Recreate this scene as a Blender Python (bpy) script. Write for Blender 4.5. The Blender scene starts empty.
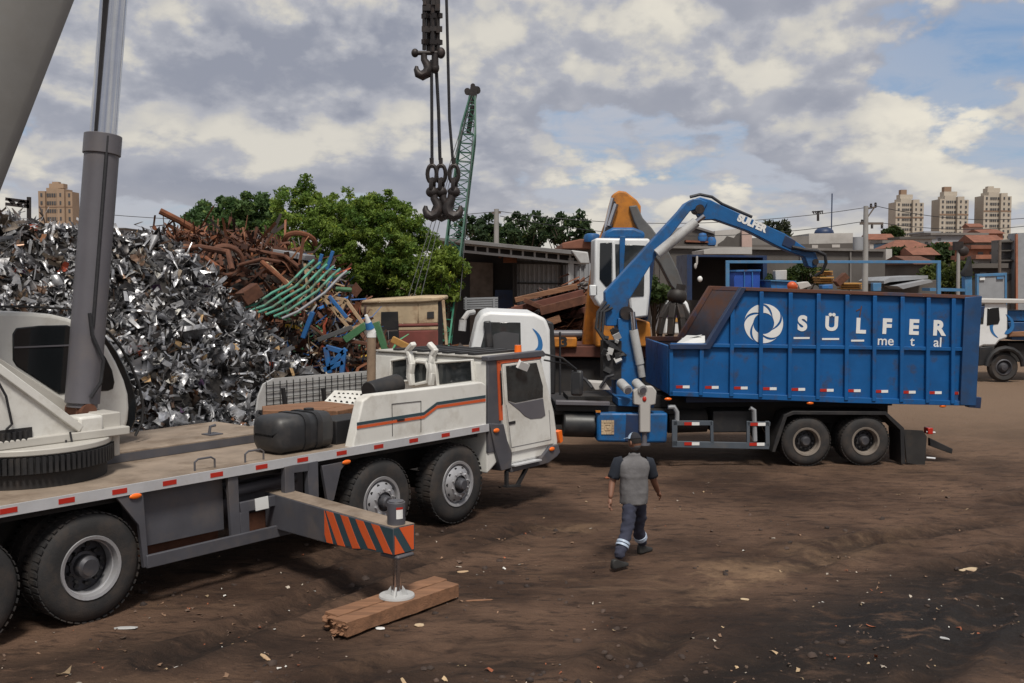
import bpy, bmesh, math, random
import numpy as np
from mathutils import Vector, Matrix, Euler
R=math.radians
random.seed(7); rng=np.random.default_rng(7)
scene=bpy.context.scene
COL=scene.collection

# ------------------------------------------------------------------ camera
FPX=1050.0; HC=3.6; PHI=math.atan(64.5/1050)
cam_d=bpy.data.cameras.new("camera"); cam=bpy.data.objects.new("camera",cam_d); COL.objects.link(cam)
cam.location=(0,0,HC); cam.rotation_euler=(math.pi/2-PHI,0,0)
cam_d.sensor_width=36; cam_d.lens=FPX/1024*36; cam_d.clip_start=.1; cam_d.clip_end=6000
scene.camera=cam
scene.render.resolution_x=1024; scene.render.resolution_y=683
_c,_s=math.cos(PHI),math.sin(PHI)
def ray(px,py):
    u=(px-512)/FPX; v=(341.5-py)/FPX
    return Vector((u,_c+v*_s,v*_c-_s))
def at(px,py,Y):
    r=ray(px,py); k=Y/r.y
    return Vector((r.x*k,Y,HC+r.z*k))
def gnd(px,py,z=0):
    r=ray(px,py); k=(z-HC)/r.z
    return Vector((r.x*k,r.y*k,z))

class Frame:
    def __init__(s,O,th): s.O=O; s.th=th; s.c=math.cos(th); s.s=math.sin(th)
    def w2l(s,p):
        dx,dy=p[0]-s.O[0],p[1]-s.O[1]
        return Vector((dx*s.c+dy*s.s,-dx*s.s+dy*s.c,p[2]))
    def l2w(s,p): return Vector((s.O[0]+p[0]*s.c-p[1]*s.s,s.O[1]+p[0]*s.s+p[1]*s.c,p[2]))
    def side(s,px,py,yl):
        r=ray(px,py); den=-r.x*s.s+r.y*s.c; num=yl-(s.O[0]*s.s-s.O[1]*s.c); k=num/den
        return s.w2l((r.x*k,r.y*k,HC+r.z*k))
    def sec(s,px,py,xl):
        r=ray(px,py); den=r.x*s.c+r.y*s.s; k=(xl+s.O[0]*s.c+s.O[1]*s.s)/den
        return s.w2l((r.x*k,r.y*k,HC+r.z*k))
    def hor(s,px,py,z): return s.w2l(gnd(px,py,z))

# ------------------------------------------------------------------ mesh builder
def _basis(d):
    d=d.normalized()
    a=Vector((0,0,1)) if abs(d.z)<.9 else Vector((1,0,0))
    u=d.cross(a).normalized(); v=u.cross(d).normalized()
    return u,v
class MB:
    def __init__(s): s.v=[];s.f=[];s.m=[]
    def add(s,vs,fs,mi=0):
        o=len(s.v); s.v.extend([tuple(p) for p in vs])
        for f in fs: s.f.append([i+o for i in f]); s.m.append(mi)
        return s
    def box(s,c,size,rot=None,mi=0):
        x,y,z=[q/2 for q in size]
        vs=[Vector((a*x,b*y,d*z)) for d in (-1,1) for b in (-1,1) for a in (-1,1)]
        if rot is not None:
            M=Euler(rot).to_matrix(); vs=[M@v for v in vs]
        vs=[v+Vector(c) for v in vs]
        return s.add(vs,[(0,2,3,1),(4,5,7,6),(0,1,5,4),(2,6,7,3),(0,4,6,2),(1,3,7,5)],mi)
    def bx(s,x0,x1,y0,y1,z0,z1,mi=0):
        return s.box(((x0+x1)/2,(y0+y1)/2,(z0+z1)/2),(x1-x0,y1-y0,z1-z0),None,mi)
    def cyl(s,p0,p1,r0,r1=None,n=16,cap=True,mi=0):
        p0,p1=Vector(p0),Vector(p1); r1=r0 if r1 is None else r1
        u,v=_basis(p1-p0); vs=[];fs=[]
        for p,r in ((p0,r0),(p1,r1)):
            for i in range(n):
                a=2*math.pi*i/n; vs.append(p+u*r*math.cos(a)+v*r*math.sin(a))
        for i in range(n):
            j=(i+1)%n; fs.append((i,j,n+j,n+i))
        if cap: fs.append(tuple(range(n))[::-1]); fs.append(tuple(range(n,2*n)))
        return s.add(vs,fs,mi)
    def tube(s,pts,r,n=8,mi=0,cap=True):
        pts=[Vector(p) for p in pts]; k=len(pts)
        rs=r if isinstance(r,(list,tuple)) else [r]*k
        vs=[];fs=[];u=None
        for i,p in enumerate(pts):
            d=(pts[min(i+1,k-1)]-pts[max(i-1,0)])
            if d.length<1e-9: d=Vector((0,0,1))
            d.normalize()
            if u is None: u,_=_basis(d)
            u=(u-d*u.dot(d))
            if u.length<1e-6: u,_=_basis(d)
            u.normalize(); v=d.cross(u)
            for j in range(n):
                a=2*math.pi*j/n; vs.append(p+u*rs[i]*math.cos(a)+v*rs[i]*math.sin(a))
        for i in range(k-1):
            for j in range(n):
                q=(j+1)%n; fs.append((i*n+j,i*n+q,(i+1)*n+q,(i+1)*n+j))
        if cap: fs.append(tuple(range(n))[::-1]); fs.append(tuple(range((k-1)*n,k*n)))
        return s.add(vs,fs,mi)
    def prism3(s,poly,vec,mi=0):
        poly=[Vector(p) for p in poly]; vec=Vector(vec); n=len(poly)
        vs=poly+[p+vec for p in poly]
        fs=[tuple(range(n))[::-1],tuple(range(n,2*n))]+[(i,(i+1)%n,n+(i+1)%n,n+i) for i in range(n)]
        return s.add(vs,fs,mi)
    def prism(s,poly,y0,y1,mi=0):
        return s.prism3([Vector((p[0],y0,p[-1])) for p in poly],(0,y1-y0,0),mi)
    def loft(s,rings,mi=0,cap=True):
        n=len(rings[0]); vs=[p for r in rings for p in r]; fs=[]
        for i in range(len(rings)-1):
            for j in range(n):
                q=(j+1)%n; fs.append((i*n+j,i*n+q,(i+1)*n+q,(i+1)*n+j))
        if cap: fs.append(tuple(range(n))[::-1]); fs.append(tuple(range((len(rings)-1)*n,len(rings)*n)))
        return s.add(vs,fs,mi)
    def lathe(s,prof,o,axis,n=32,mi=0):
        o=Vector(o); axis=Vector(axis).normalized(); u,v=_basis(axis); vs=[];fs=[];k=len(prof)
        for r,t in prof:
            for j in range(n):
                a=2*math.pi*j/n; vs.append(o+axis*t+u*r*math.cos(a)+v*r*math.sin(a))
        for i in range(k-1):
            for j in range(n):
                q=(j+1)%n; fs.append((i*n+j,i*n+q,(i+1)*n+q,(i+1)*n+j))
        return s.add(vs,fs,mi)
    def beam(s,p0,p1,w,h,up=(0,0,1),mi=0):
        p0,p1=Vector(p0),Vector(p1); d=(p1-p0).normalized(); up=Vector(up)
        if abs(d.dot(up.normalized()))>.98: up=Vector((1,0,0))
        a=d.cross(up).normalized()*w/2; b=a.cross(d).normalized()*h/2
        vs=[p0-a-b,p0+a-b,p0+a+b,p0-a+b,p1-a-b,p1+a-b,p1+a+b,p1-a+b]
        return s.add(vs,[(3,2,1,0),(4,5,6,7),(0,1,5,4),(1,2,6,5),(2,3,7,6),(3,0,4,7)],mi)
    def ell(s,c,rad,n=12,k=8,mi=0,rot=None):
        c=Vector(c); rings=[]
        M=Euler(rot).to_matrix() if rot else Matrix.Identity(3)
        for i in range(k+1):
            t=math.pi*(i/k); t=min(max(t,.06),math.pi-.06)
            rings.append([c+M@Vector((rad[0]*math.sin(t)*math.cos(2*math.pi*j/n),rad[1]*math.sin(t)*math.sin(2*math.pi*j/n),-rad[2]*math.cos(t))) for j in range(n)])
        return s.loft(rings,mi)
    def build(s,name,mats,parent=None,bevel=0,smooth=True,world=False,seg=2,angle=38,origin=None):
        mats=mats if isinstance(mats,(list,tuple)) else [mats]
        V=[Vector(p) for p in s.v]; loc=None
        if parent is not None and world:
            Mi=parent_matrix(parent).inverted(); V=[Mi@p for p in V]
        if parent is None:
            if origin is None:
                xs=[p.x for p in V];ys=[p.y for p in V];zs=[p.z for p in V]
                origin=Vector(((min(xs)+max(xs))/2,(min(ys)+max(ys))/2,min(zs)))
            loc=Vector(origin); V=[p-loc for p in V]
        me=bpy.data.meshes.new(name); me.from_pydata([tuple(p) for p in V],[],s.f)
        for m in mats: me.materials.append(m)
        if any(s.m): me.polygons.foreach_set("material_index",s.m)
        if len(s.f)<30000:
            bm=bmesh.new(); bm.from_mesh(me); bmesh.ops.recalc_face_normals(bm,faces=bm.faces); bm.to_mesh(me); bm.free()
        if smooth:
            me.polygons.foreach_set("use_smooth",[True]*len(me.polygons)); me.set_sharp_from_angle(angle=R(angle))
        me.update()
        o=bpy.data.objects.new(name,me); COL.objects.link(o)
        if parent is not None: o.parent=parent
        else: o.location=loc
        if bevel>0:
            b=o.modifiers.new("bevel","BEVEL"); b.width=bevel; b.segments=seg; b.limit_method='ANGLE'; b.angle_limit=R(40); b.harden_normals=False
        return o
def parent_matrix(o):
    M=Matrix.LocRotScale(o.location,o.rotation_euler,o.scale)
    return parent_matrix(o.parent)@M if o.parent else M
def tag(o,label=None,cat=None,group=None,kind=None):
    if label: o['label']=label
    if cat: o['category']=cat
    if group: o['group']=group
    if kind: o['kind']=kind
    return o
def thing(name,label,cat,loc=(0,0,0),rz=0,group=None):
    o=bpy.data.objects.new(name,None); COL.objects.link(o); o.empty_display_size=.2
    o.location=loc; o.rotation_euler=(0,0,rz); return tag(o,label,cat,group)
def copy_tree(o,parent=None):
    c=o.copy(); COL.objects.link(c); c.parent=parent
    for ch in list(o.children): copy_tree(ch,c)
    return c
def npmesh(name,V,F,mats,cols=None,parent=None,loc=None,smooth=False,mi=None):
    """V (n,3) array, F (m,k) array of equal sized faces, cols (n,3) colour per vertex"""
    V=np.asarray(V,dtype=np.float32); F=np.asarray(F,dtype=np.int32)
    me=bpy.data.meshes.new(name)
    if loc is not None: V=V-np.array(loc,dtype=np.float32)
    me.vertices.add(len(V)); me.vertices.foreach_set("co",V.ravel())
    k=F.shape[1]; me.loops.add(F.size); me.loops.foreach_set("vertex_index",F.ravel())
    me.polygons.add(len(F)); me.polygons.foreach_set("loop_start",np.arange(0,F.size,k,dtype=np.int32))
    me.polygons.foreach_set("loop_total",np.full(len(F),k,dtype=np.int32))
    for m in (mats if isinstance(mats,(list,tuple)) else [mats]): me.materials.append(m)
    if mi is not None: me.polygons.foreach_set("material_index",np.asarray(mi,dtype=np.int32))
    if cols is not None:
        a=me.color_attributes.new("tint",'FLOAT_COLOR','POINT')
        c4=np.ones((len(V),4),dtype=np.float32); c4[:,:3]=cols; a.data.foreach_set("color",c4.ravel())
    me.update(calc_edges=True)
    if smooth: me.polygons.foreach_set("use_smooth",[True]*len(F))
    o=bpy.data.objects.new(name,me); COL.objects.link(o)
    if parent is not None: o.parent=parent
    if loc is not None: o.location=loc
    return o

# ------------------------------------------------------------------ materials
def pm(name,col,rough=.5,metal=0.0,var=.18,scale=2.5,dirt=None,damt=.4,dscale=1.6,dlo=.5,dhi=.7,bump=0,bscale=25,attr=False,spec=.5,coat=0,stretch=None):
    m=bpy.data.materials.new(name); m.use_nodes=True; nt=m.node_tree; N=nt.nodes; L=nt.links
    b=N["Principled BSDF"]; b.inputs["Roughness"].default_value=rough; b.inputs["Metallic"].default_value=metal
    b.inputs["Specular IOR Level"].default_value=spec; b.inputs["Coat Weight"].default_value=coat
    tc=N.new("ShaderNodeTexCoord"); src=tc.outputs["Object"]
    if stretch:
        mp=N.new("ShaderNodeMapping"); mp.inputs["Scale"].default_value=stretch; L.new(src,mp.inputs[0]); src=mp.outputs[0]
    n1=N.new("ShaderNodeTexNoise"); n1.inputs["Scale"].default_value=scale; n1.inputs["Detail"].default_value=6; n1.inputs["Roughness"].default_value=.6
    L.new(src,n1.inputs["Vector"])
    mr=N.new("ShaderNodeMapRange"); mr.inputs[1].default_value=.3; mr.inputs[2].default_value=.7
    mr.inputs[3].default_value=1-var; mr.inputs[4].default_value=1+var; L.new(n1.outputs["Fac"],mr.inputs[0])
    mx=N.new("ShaderNodeMix"); mx.data_type='RGBA'; mx.blend_type='MULTIPLY'; mx.inputs[0].default_value=1
    if attr:
        at_=N.new("ShaderNodeAttribute"); at_.attribute_name="tint"; L.new(at_.outputs["Color"],mx.inputs[6])
    else: mx.inputs[6].default_value=(*col,1)
    L.new(mr.outputs[0],mx.inputs[7]); out=mx.outputs[2]
    if dirt:
        n2=N.new("ShaderNodeTexNoise"); n2.inputs["Scale"].default_value=dscale; n2.inputs["Detail"].default_value=9; n2.inputs["Roughness"].default_value=.68
        L.new(src,n2.inputs["Vector"])
        r2=N.new("ShaderNodeMapRange"); r2.inputs[1].default_value=dlo; r2.inputs[2].default_value=dhi; r2.inputs[3].default_value=0; r2.inputs[4].default_value=damt
        L.new(n2.outputs["Fac"],r2.inputs[0])
        m2=N.new("ShaderNodeMix"); m2.data_type='RGBA'; L.new(r2.outputs[0],m2.inputs[0]); L.new(out,m2.inputs[6]); m2.inputs[7].default_value=(*dirt,1); out=m2.outputs[2]
        rr=N.new("ShaderNodeMapRange"); rr.inputs[1].default_value=0; rr.inputs[2].default_value=1; rr.inputs[3].default_value=rough; rr.inputs[4].default_value=min(1,rough+.35)
        L.new(r2.outputs[0],rr.inputs[0]); L.new(rr.outputs[0],b.inputs["Roughness"])
        if metal>0:
            rm=N.new("ShaderNodeMapRange"); rm.inputs[3].default_value=metal; rm.inputs[4].default_value=0; L.new(r2.outputs[0],rm.inputs[0]); L.new(rm.outputs[0],b.inputs["Metallic"])
    L.new(out,b.inputs["Base Color"])
    if bump>0:
        n3=N.new("ShaderNodeTexNoise"); n3.inputs["Scale"].default_value=bscale; n3.inputs["Detail"].default_value=5; L.new(src,n3.inputs["Vector"])
        bp=N.new("ShaderNodeBump"); bp.inputs["Strength"].default_value=bump; bp.inputs["Distance"].default_value=.02
        L.new(n3.outputs["Fac"],bp.inputs["Height"]); L.new(bp.outputs[0],b.inputs["Normal"])
    return m
RUSTC=(.13,.05,.025); DUST=(.20,.15,.11)
M={}
M['white']=pm('white_paint',(.68,.67,.635),.4,var=.06,dirt=(.30,.25,.19),damt=.6,dscale=1.7,dlo=.5,dhi=.76)
M['boomgrey']=pm('boom_grey_paint',(.215,.21,.20),.45,var=.06,dirt=(.17,.155,.135),damt=.4,dscale=.9)
M['white_clean']=pm('clean_white_paint',(.70,.71,.72),.35,var=.05,dirt=(.4,.37,.33),damt=.3,dscale=1.5,dlo=.52,dhi=.8)
M['boomwhite']=pm('boom_paint',(.46,.44,.405),.45,var=.06,dirt=(.30,.27,.22),damt=.4,dscale=.9)
M['darkgrey']=pm('dark_grey_paint',(.075,.075,.088),.5,var=.15,dirt=(.16,.125,.10),damt=.5,dscale=2.2,dlo=.48,dhi=.75)
M['midgrey']=pm('mid_grey_paint',(.115,.11,.125),.42,var=.08,dirt=(.17,.14,.12),damt=.3,dscale=2)
M['black']=pm('black_paint',(.014,.014,.016),.55,var=.2,dirt=(.055,.045,.038),damt=.5,dscale=3)
M['blackplastic']=pm('black_plastic',(.022,.023,.026),.42,var=.15,dirt=(.12,.10,.085),damt=.45,dscale=2.5,dlo=.5,dhi=.8)
M['under']=pm('grimy_steel',(.022,.02,.02),.8,var=.3,dirt=(.06,.045,.035),damt=.6,dscale=4)
M['tyre']=pm('tyre_rubber',(.022,.021,.022),.8,var=.2,dirt=(.085,.062,.048),damt=.65,dscale=3,dlo=.45,dhi=.75,bump=.2,bscale=60)
M['rim']=pm('rim_paint',(.42,.42,.44),.42,metal=.5,var=.12,dirt=(.12,.09,.07),damt=.6,dscale=6,dlo=.5,dhi=.8)
M['towerbrown']=pm('brown_tower_wall',(.33,.235,.165),.85,var=.1,scale=.08,dirt=(.22,.16,.12),damt=.5,dscale=.1)
M['rimdark']=pm('dark_rim_paint',(.20,.17,.145),.55,var=.2,dirt=(.07,.05,.04),damt=.7,dscale=6)
M['hub']=pm('hub_steel',(.07,.07,.08),.5,metal=.4,var=.3,dirt=(.1,.07,.05),damt=.5,dscale=8)
M['deck']=pm('dusty_deck_plate',(.25,.195,.15),.75,var=.25,dirt=(.10,.065,.04),damt=.85,dscale=1.9,dlo=.48,dhi=.72,bump=.15,bscale=40)
M['alu']=pm('strip_aluminium',(.62,.63,.66),.4,metal=.4,var=.1,dirt=(.35,.3,.26),damt=.4,dscale=3)
M['red']=pm('red_reflector',(.42,.025,.015),.3,var=.1)
M['whiteref']=pm('white_reflector',(.75,.75,.74),.3,var=.05)
M['amber']=pm('amber_lens',(.85,.16,.015),.25,var=.05)
M['orange']=pm('orange_paint',(.62,.10,.025),.45,var=.1,dirt=(.2,.07,.04),damt=.35,dscale=5)
M['teal']=pm('dark_teal_stripe',(.03,.06,.075),.45,var=.1)
M['glass']=pm('dark_glass',(.012,.014,.016),.06,var=.1,spec=.6)
M['glassgrey']=pm('cab_glass',(.03,.034,.036),.05,var=.4,scale=4,spec=.7)
M['chrome']=pm('chrome_rod',(.55,.56,.60),.13,metal=1,var=.1)
M['blue']=pm('container_blue',(.005,.088,.275),.5,spec=.35,var=.16,scale=1.8,dirt=(.045,.04,.05),damt=.75,dscale=3.1,dlo=.53,dhi=.68,bump=.5,bscale=1.6)
M['blueshade']=pm('shaded_blue_paint',(.010,.055,.155),.5,var=.2,dirt=(.03,.035,.05),damt=.6,dscale=3)  # darker copy of the blue, shade put into the colour
M['blue2']=pm('loader_blue',(.006,.098,.285),.45,var=.18,dirt=(.035,.04,.055),damt=.7,dscale=3.5,dlo=.47,dhi=.68)
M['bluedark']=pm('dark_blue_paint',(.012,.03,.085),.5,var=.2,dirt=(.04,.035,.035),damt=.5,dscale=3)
M['palblue']=pm('pale_blue_paint',(.065,.19,.36),.5,var=.12,dirt=(.2,.15,.12),damt=.4,dscale=4)
M['rust']=pm('rusty_steel',(.125,.05,.028),.85,var=.4,scale=3,dirt=(.07,.03,.02),damt=.7,dscale=4,dlo=.42,dhi=.65,bump=.3,bscale=15)
M['rust2']=pm('bright_rust',(.185,.066,.03),.85,var=.35,scale=4,dirt=(.09,.04,.025),damt=.6,dscale=5)
M['rustbeam']=pm('rusty_red_beam',(.13,.045,.03),.75,var=.25,dirt=(.06,.03,.025),damt=.6,dscale=3)
M['rustinside']=pm('worn_container_inside',(.05,.05,.07),.7,var=.3,dirt=(.11,.05,.03),damt=.85,dscale=1.6,dlo=.42,dhi=.62)
M['toprail']=pm('rusty_top_rail',(.02,.045,.10),.6,var=.3,dirt=(.12,.05,.03),damt=.95,dscale=1.9,dlo=.30,dhi=.5)
M['tanpipe']=pm('tan_pipe_paint',(.24,.17,.115),.7,var=.25,scale=4,dirt=(.12,.07,.045),damt=.6,dscale=5)
M['timber']=pm('worn_timber',(.225,.112,.06),.8,var=.3,scale=2,dirt=(.12,.06,.035),damt=.6,dscale=3,bump=.5,bscale=12,stretch=(.6,6,6))
M['yellow']=pm('machine_orange',(.50,.18,.018),.55,var=.2,dirt=(.13,.06,.03),damt=.8,dscale=2.4,dlo=.45,dhi=.7)
M['grab']=pm('grapple_steel',(.026,.021,.019),.6,var=.3,dirt=(.09,.05,.03),damt=.5,dscale=3)
M['stickgrey']=pm('grey_stick_paint',(.10,.10,.10),.5,var=.2,dirt=(.1,.07,.05),damt=.6,dscale=3)
M['cylgrey']=pm('pale_grey_paint',(.42,.42,.42),.45,var=.1,dirt=(.2,.16,.13),damt=.5,dscale=4)
M['cable']=pm('wire_rope',(.03,.03,.034),.55,metal=.3,var=.3,scale=30)
M['hookmetal']=pm('hook_steel',(.035,.03,.03),.5,metal=.4,var=.3,dirt=(.07,.04,.03),damt=.5,dscale=8)
M['lattice']=pm('green_lattice_paint',(.04,.26,.16),.5,var=.2,dirt=(.12,.07,.05),damt=.4,dscale=2)
M['latticeD']=pm('dark_lattice_paint',(.025,.09,.06),.6,var=.2)
M['conc']=pm('grey_concrete',(.19,.175,.165),.9,var=.2,scale=.35,dirt=(.12,.11,.10),damt=.6,dscale=.5,bump=.2,bscale=6)
M['conc2']=pm('stained_concrete',(.105,.095,.088),.9,var=.25,scale=.25,dirt=(.07,.06,.055),damt=.7,dscale=.35,bump=.2,bscale=6)
M['plaster']=pm('pale_plaster',(.46,.44,.42),.9,var=.12,scale=.3,dirt=(.25,.22,.2),damt=.5,dscale=.4)
M['pink']=pm('pink_plaster',(.50,.36,.32),.9,var=.12,scale=.3,dirt=(.3,.25,.22),damt=.4,dscale=.4)
M['brick']=pm('bare_brick',(.32,.13,.08),.9,var=.25,scale=1.2,dirt=(.2,.13,.1),damt=.5,dscale=.8)
M['tileroof']=pm('terracotta_roof',(.20,.08,.05),.85,var=.25,scale=1.5,dirt=(.17,.08,.05),damt=.5,dscale=.8)
M['tower']=pm('beige_tower_wall',(.45,.40,.335),.85,var=.08,scale=.08,dirt=(.36,.29,.22),damt=.4,dscale=.1)
M['tower2']=pm('brown_tower_band',(.27,.18,.125),.85,var=.08,scale=.1)
M['winglass']=pm('window_glass',(.07,.07,.075),.25,var=.3,scale=.5)
M['sheet']=pm('grey_sheet_metal',(.30,.31,.33),.55,metal=.2,var=.12,dirt=(.2,.17,.15),damt=.4,dscale=.6)
M['roofmetal']=pm('shed_roof_metal',(.17,.165,.165),.6,var=.15,dirt=(.12,.09,.07),damt=.5,dscale=.8)
M['truss']=pm('white_truss_paint',(.42,.42,.42),.6,var=.1,dirt=(.2,.16,.14),damt=.4,dscale=1.5)
M['shadow']=pm('shadow_dark_boarding',(.035,.033,.034),.9,var=.3,scale=.5)  # near-black colour that paints in shade; also on dark boards and posts
M['cream']=pm('faded_cream_paint',(.52,.40,.26),.7,var=.15,dirt=(.2,.09,.05),damt=.75,dscale=2.2,dlo=.5,dhi=.66)
M['maroon']=pm('faded_maroon_paint',(.20,.055,.045),.7,var=.2,dirt=(.12,.06,.04),damt=.6,dscale=3)
M['greenpipe']=pm('mint_green_paint',(.09,.36,.26),.55,var=.25,dirt=(.16,.09,.06),damt=.8,dscale=4,dlo=.47,dhi=.62)
M['greensteel']=pm('green_paint',(.06,.17,.075),.55,var=.2,dirt=(.15,.09,.05),damt=.4,dscale=3)
M['bluesteel']=pm('scrap_blue_paint',(.02,.13,.36),.55,var=.25,dirt=(.1,.06,.05),damt=.75,dscale=4)
M['beige']=pm('beige_paint',(.48,.33,.20),.6,var=.2,dirt=(.2,.1,.06),damt=.5,dscale=3)
M['wood']=pm('pole_wood',(.13,.105,.09),.9,var=.3,scale=3)
M['polec']=pm('concrete_pole',(.30,.29,.28),.9,var=.15,scale=1)
M['skip']=pm('royal_blue_paint',(.015,.07,.36),.5,var=.15)
M['yellowwood']=pm('yellow_pallet_wood',(.42,.22,.06),.8,var=.3,scale=2)
M['trunk']=pm('tree_bark',(.09,.065,.05),.95,var=.3,scale=6,bump=.5,bscale=20)
M['purple']=pm('purple_board',(.10,.03,.17),.6)
M['mesh']=pm('mesh_panel_paint',(.42,.42,.42),.55,var=.08,dirt=(.25,.22,.19),damt=.4,dscale=3)
M['logo']=pm('logo_blue',(.02,.14,.36),.5,var=.05)
M['skin']=pm('skin',(.20,.095,.06),.55,var=.08,scale=12)
M['shirt']=pm('grey_shirt_cloth',(.135,.13,.135),.9,var=.15,scale=9,bump=.3,bscale=20)
M['sleeve']=pm('dark_sleeve_cloth',(.012,.016,.026),.9,var=.15,scale=12)
M['trouser']=pm('navy_trouser_cloth',(.034,.037,.062),.9,var=.22,scale=8,bump=.4,bscale=18)
M['reflect']=pm('reflective_band',(.42,.50,.62),.4,var=.08)
M['shoe']=pm('dark_shoe_leather',(.022,.021,.02),.6,var=.2,scale=14)
M['hair']=pm('short_black_hair',(.012,.009,.008),.85,var=.3,scale=40)
M['capdark']=pm('dark_cap_cloth',(.018,.018,.024),.9,var=.2,scale=14)
M['cap']=pm('pale_blue_cap_cloth',(.38,.48,.62),.85,var=.1,scale=12)
def leafmat(name):
    m=bpy.data.materials.new(name); m.use_nodes=True; N=m.node_tree.nodes; L=m.node_tree.links
    b=N["Principled BSDF"]; b.inputs["Roughness"].default_value=.6; b.inputs["Specular IOR Level"].default_value=.3
    a=N.new("ShaderNodeAttribute"); a.attribute_name="tint"; L.new(a.outputs["Color"],b.inputs["Base Color"])
    t=N.new("ShaderNodeBsdfTranslucent"); L.new(a.outputs["Color"],t.inputs["Color"])
    x=N.new("ShaderNodeMixShader"); x.inputs[0].default_value=.42; L.new(b.outputs[0],x.inputs[1]); L.new(t.outputs[0],x.inputs[2])
    L.new(x.outputs[0],N["Material Output"].inputs["Surface"]); return m
M['leaf']=leafmat('leaf')
M['scrapmetal']=pm('loose_scrap_metal',(1,1,1),.36,metal=.65,var=.3,scale=9,attr=True,dirt=(.05,.035,.028),damt=.8,dscale=5,dlo=.5,dhi=.68)
M['scrappaint']=pm('loose_painted_scrap',(1,1,1),.7,metal=0,var=.3,scale=5,attr=True,dirt=(.08,.035,.02),damt=.5,dscale=5,dlo=.5,dhi=.68)
M['debris']=pm('ground_litter',(1,1,1),.85,var=.2,scale=20,attr=True)
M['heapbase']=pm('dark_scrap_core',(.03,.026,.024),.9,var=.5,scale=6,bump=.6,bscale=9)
M['board']=pm('grey_board',(.27,.28,.30),.6,var=.1)

# ------------------------------------------------------------------ numpy value noise
def vnoise(x,y,seed=0):
    xi=np.floor(x).astype(np.int64); yi=np.floor(y).astype(np.int64); xf=x-xi; yf=y-yi
    def h(a,b):
        n=(a*374761393+b*668265263+seed*144665)&0x7fffffff
        n=((n^(n>>13))*1274126177)&0x7fffffff
        return ((n^(n>>16))&0xffff)/65535.0
    u=xf*xf*(3-2*xf); v=yf*yf*(3-2*yf)
    return (h(xi,yi)*(1-u)+h(xi+1,yi)*u)*(1-v)+(h(xi,yi+1)*(1-u)+h(xi+1,yi+1)*u)*v
def fbm(x,y,o=4,seed=0):
    t=0;a=.5
    for i in range(o): t=t+a*vnoise(x*2**i+i*17.3,y*2**i+i*9.1,seed+i); a*=.5
    return t
def sstep(a,b,x):
    t=np.clip((x-a)/(b-a),0,1); return t*t*(3-2*t)
# ------------------------------------------------------------------ world, sun
SUN_EL=R(60); SUN_AZ_VEC=Vector((.16,-1,0)).normalized()   # towards the sun, behind the camera to the right
w=bpy.data.worlds.new("World"); scene.world=w; w.use_nodes=True
nt=w.node_tree; N=nt.nodes; L=nt.links; N.clear()
out=N.new("ShaderNodeOutputWorld"); bg=N.new("ShaderNodeBackground"); bg.inputs[1].default_value=.1; L.new(bg.outputs[0],out.inputs[0])
sky=N.new("ShaderNodeTexSky"); sky.sky_type='NISHITA'; sky.sun_disc=False; sky.sun_elevation=SUN_EL
sky.sun_rotation=math.atan2(SUN_AZ_VEC.x,SUN_AZ_VEC.y); sky.air_density=1.0; sky.dust_density=1.0; sky.ozone_density=1.5
def math_(op,a,b=None,c=None):
    n=N.new("ShaderNodeMath"); n.operation=op
    for i,q in enumerate((a,b,c)):
        if q is None: continue
        if isinstance(q,(int,float)): n.inputs[i].default_value=q
        else: L.new(q,n.inputs[i])
    return n.outputs[0]
tc=N.new("ShaderNodeTexCoord"); sep=N.new("ShaderNodeSeparateXYZ"); L.new(tc.outputs["Generated"],sep.inputs[0])
zc=math_('MAXIMUM',sep.outputs[2],0.0)
def cloudcoord(dz,fx,fz,k):
    dn=math_('ADD',math_('ADD',zc,dz),k)
    cx=N.new("ShaderNodeCombineXYZ")
    L.new(math_('MULTIPLY',sep.outputs[0],fx),cx.inputs[0]); L.new(math_('MULTIPLY',sep.outputs[1],fx*.5),cx.inputs[1])
    L.new(math_('MULTIPLY',math_('LOGARITHM',dn,2.718),fz),cx.inputs[2])
    return cx.outputs[0]
def noise(co,scale,detail,rough,off,dist=0.0):
    mp=N.new("ShaderNodeMapping"); mp.inputs["Location"].default_value=off; L.new(co,mp.inputs[0])
    n=N.new("ShaderNodeTexNoise"); n.inputs["Scale"].default_value=scale; n.inputs["Detail"].default_value=detail; n.inputs["Roughness"].default_value=rough; n.inputs["Distortion"].default_value=dist
    L.new(mp.outputs[0],n.inputs["Vector"]); return n
def billow(co,scale,off):
    """rounded heads: inverted cell distance at three sizes, edges broken up by noise"""
    nz=noise(co,scale*1.4,6,.6,off)
    ad=N.new("ShaderNodeMix"); ad.data_type='RGBA'; ad.blend_type='LINEAR_LIGHT'; ad.inputs[0].default_value=.20/scale; L.new(co,ad.inputs[6]); L.new(nz.outputs["Color"],ad.inputs[7])
    v=N.new("ShaderNodeTexVoronoi"); v.feature='F1'; v.inputs["Scale"].default_value=scale; v.inputs["Detail"].default_value=3; v.inputs["Roughness"].default_value=.5; v.inputs["Lacunarity"].default_value=2.3; v.normalize=True
    mp=N.new("ShaderNodeMapping"); mp.inputs["Location"].default_value=off; L.new(ad.outputs[2],mp.inputs[0]); L.new(mp.outputs[0],v.inputs["Vector"])
    return math_('SUBTRACT',1.0,v.outputs["Distance"])
def ss(x,a,b,c=0.,d=1.):
    n=N.new("ShaderNodeMapRange"); n.interpolation_type='SMOOTHSTEP'
    for i,q in enumerate((a,b,c,d)): n.inputs[i+1].default_value=q
    L.new(x,n.inputs[0]); return n.outputs[0]
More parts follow.
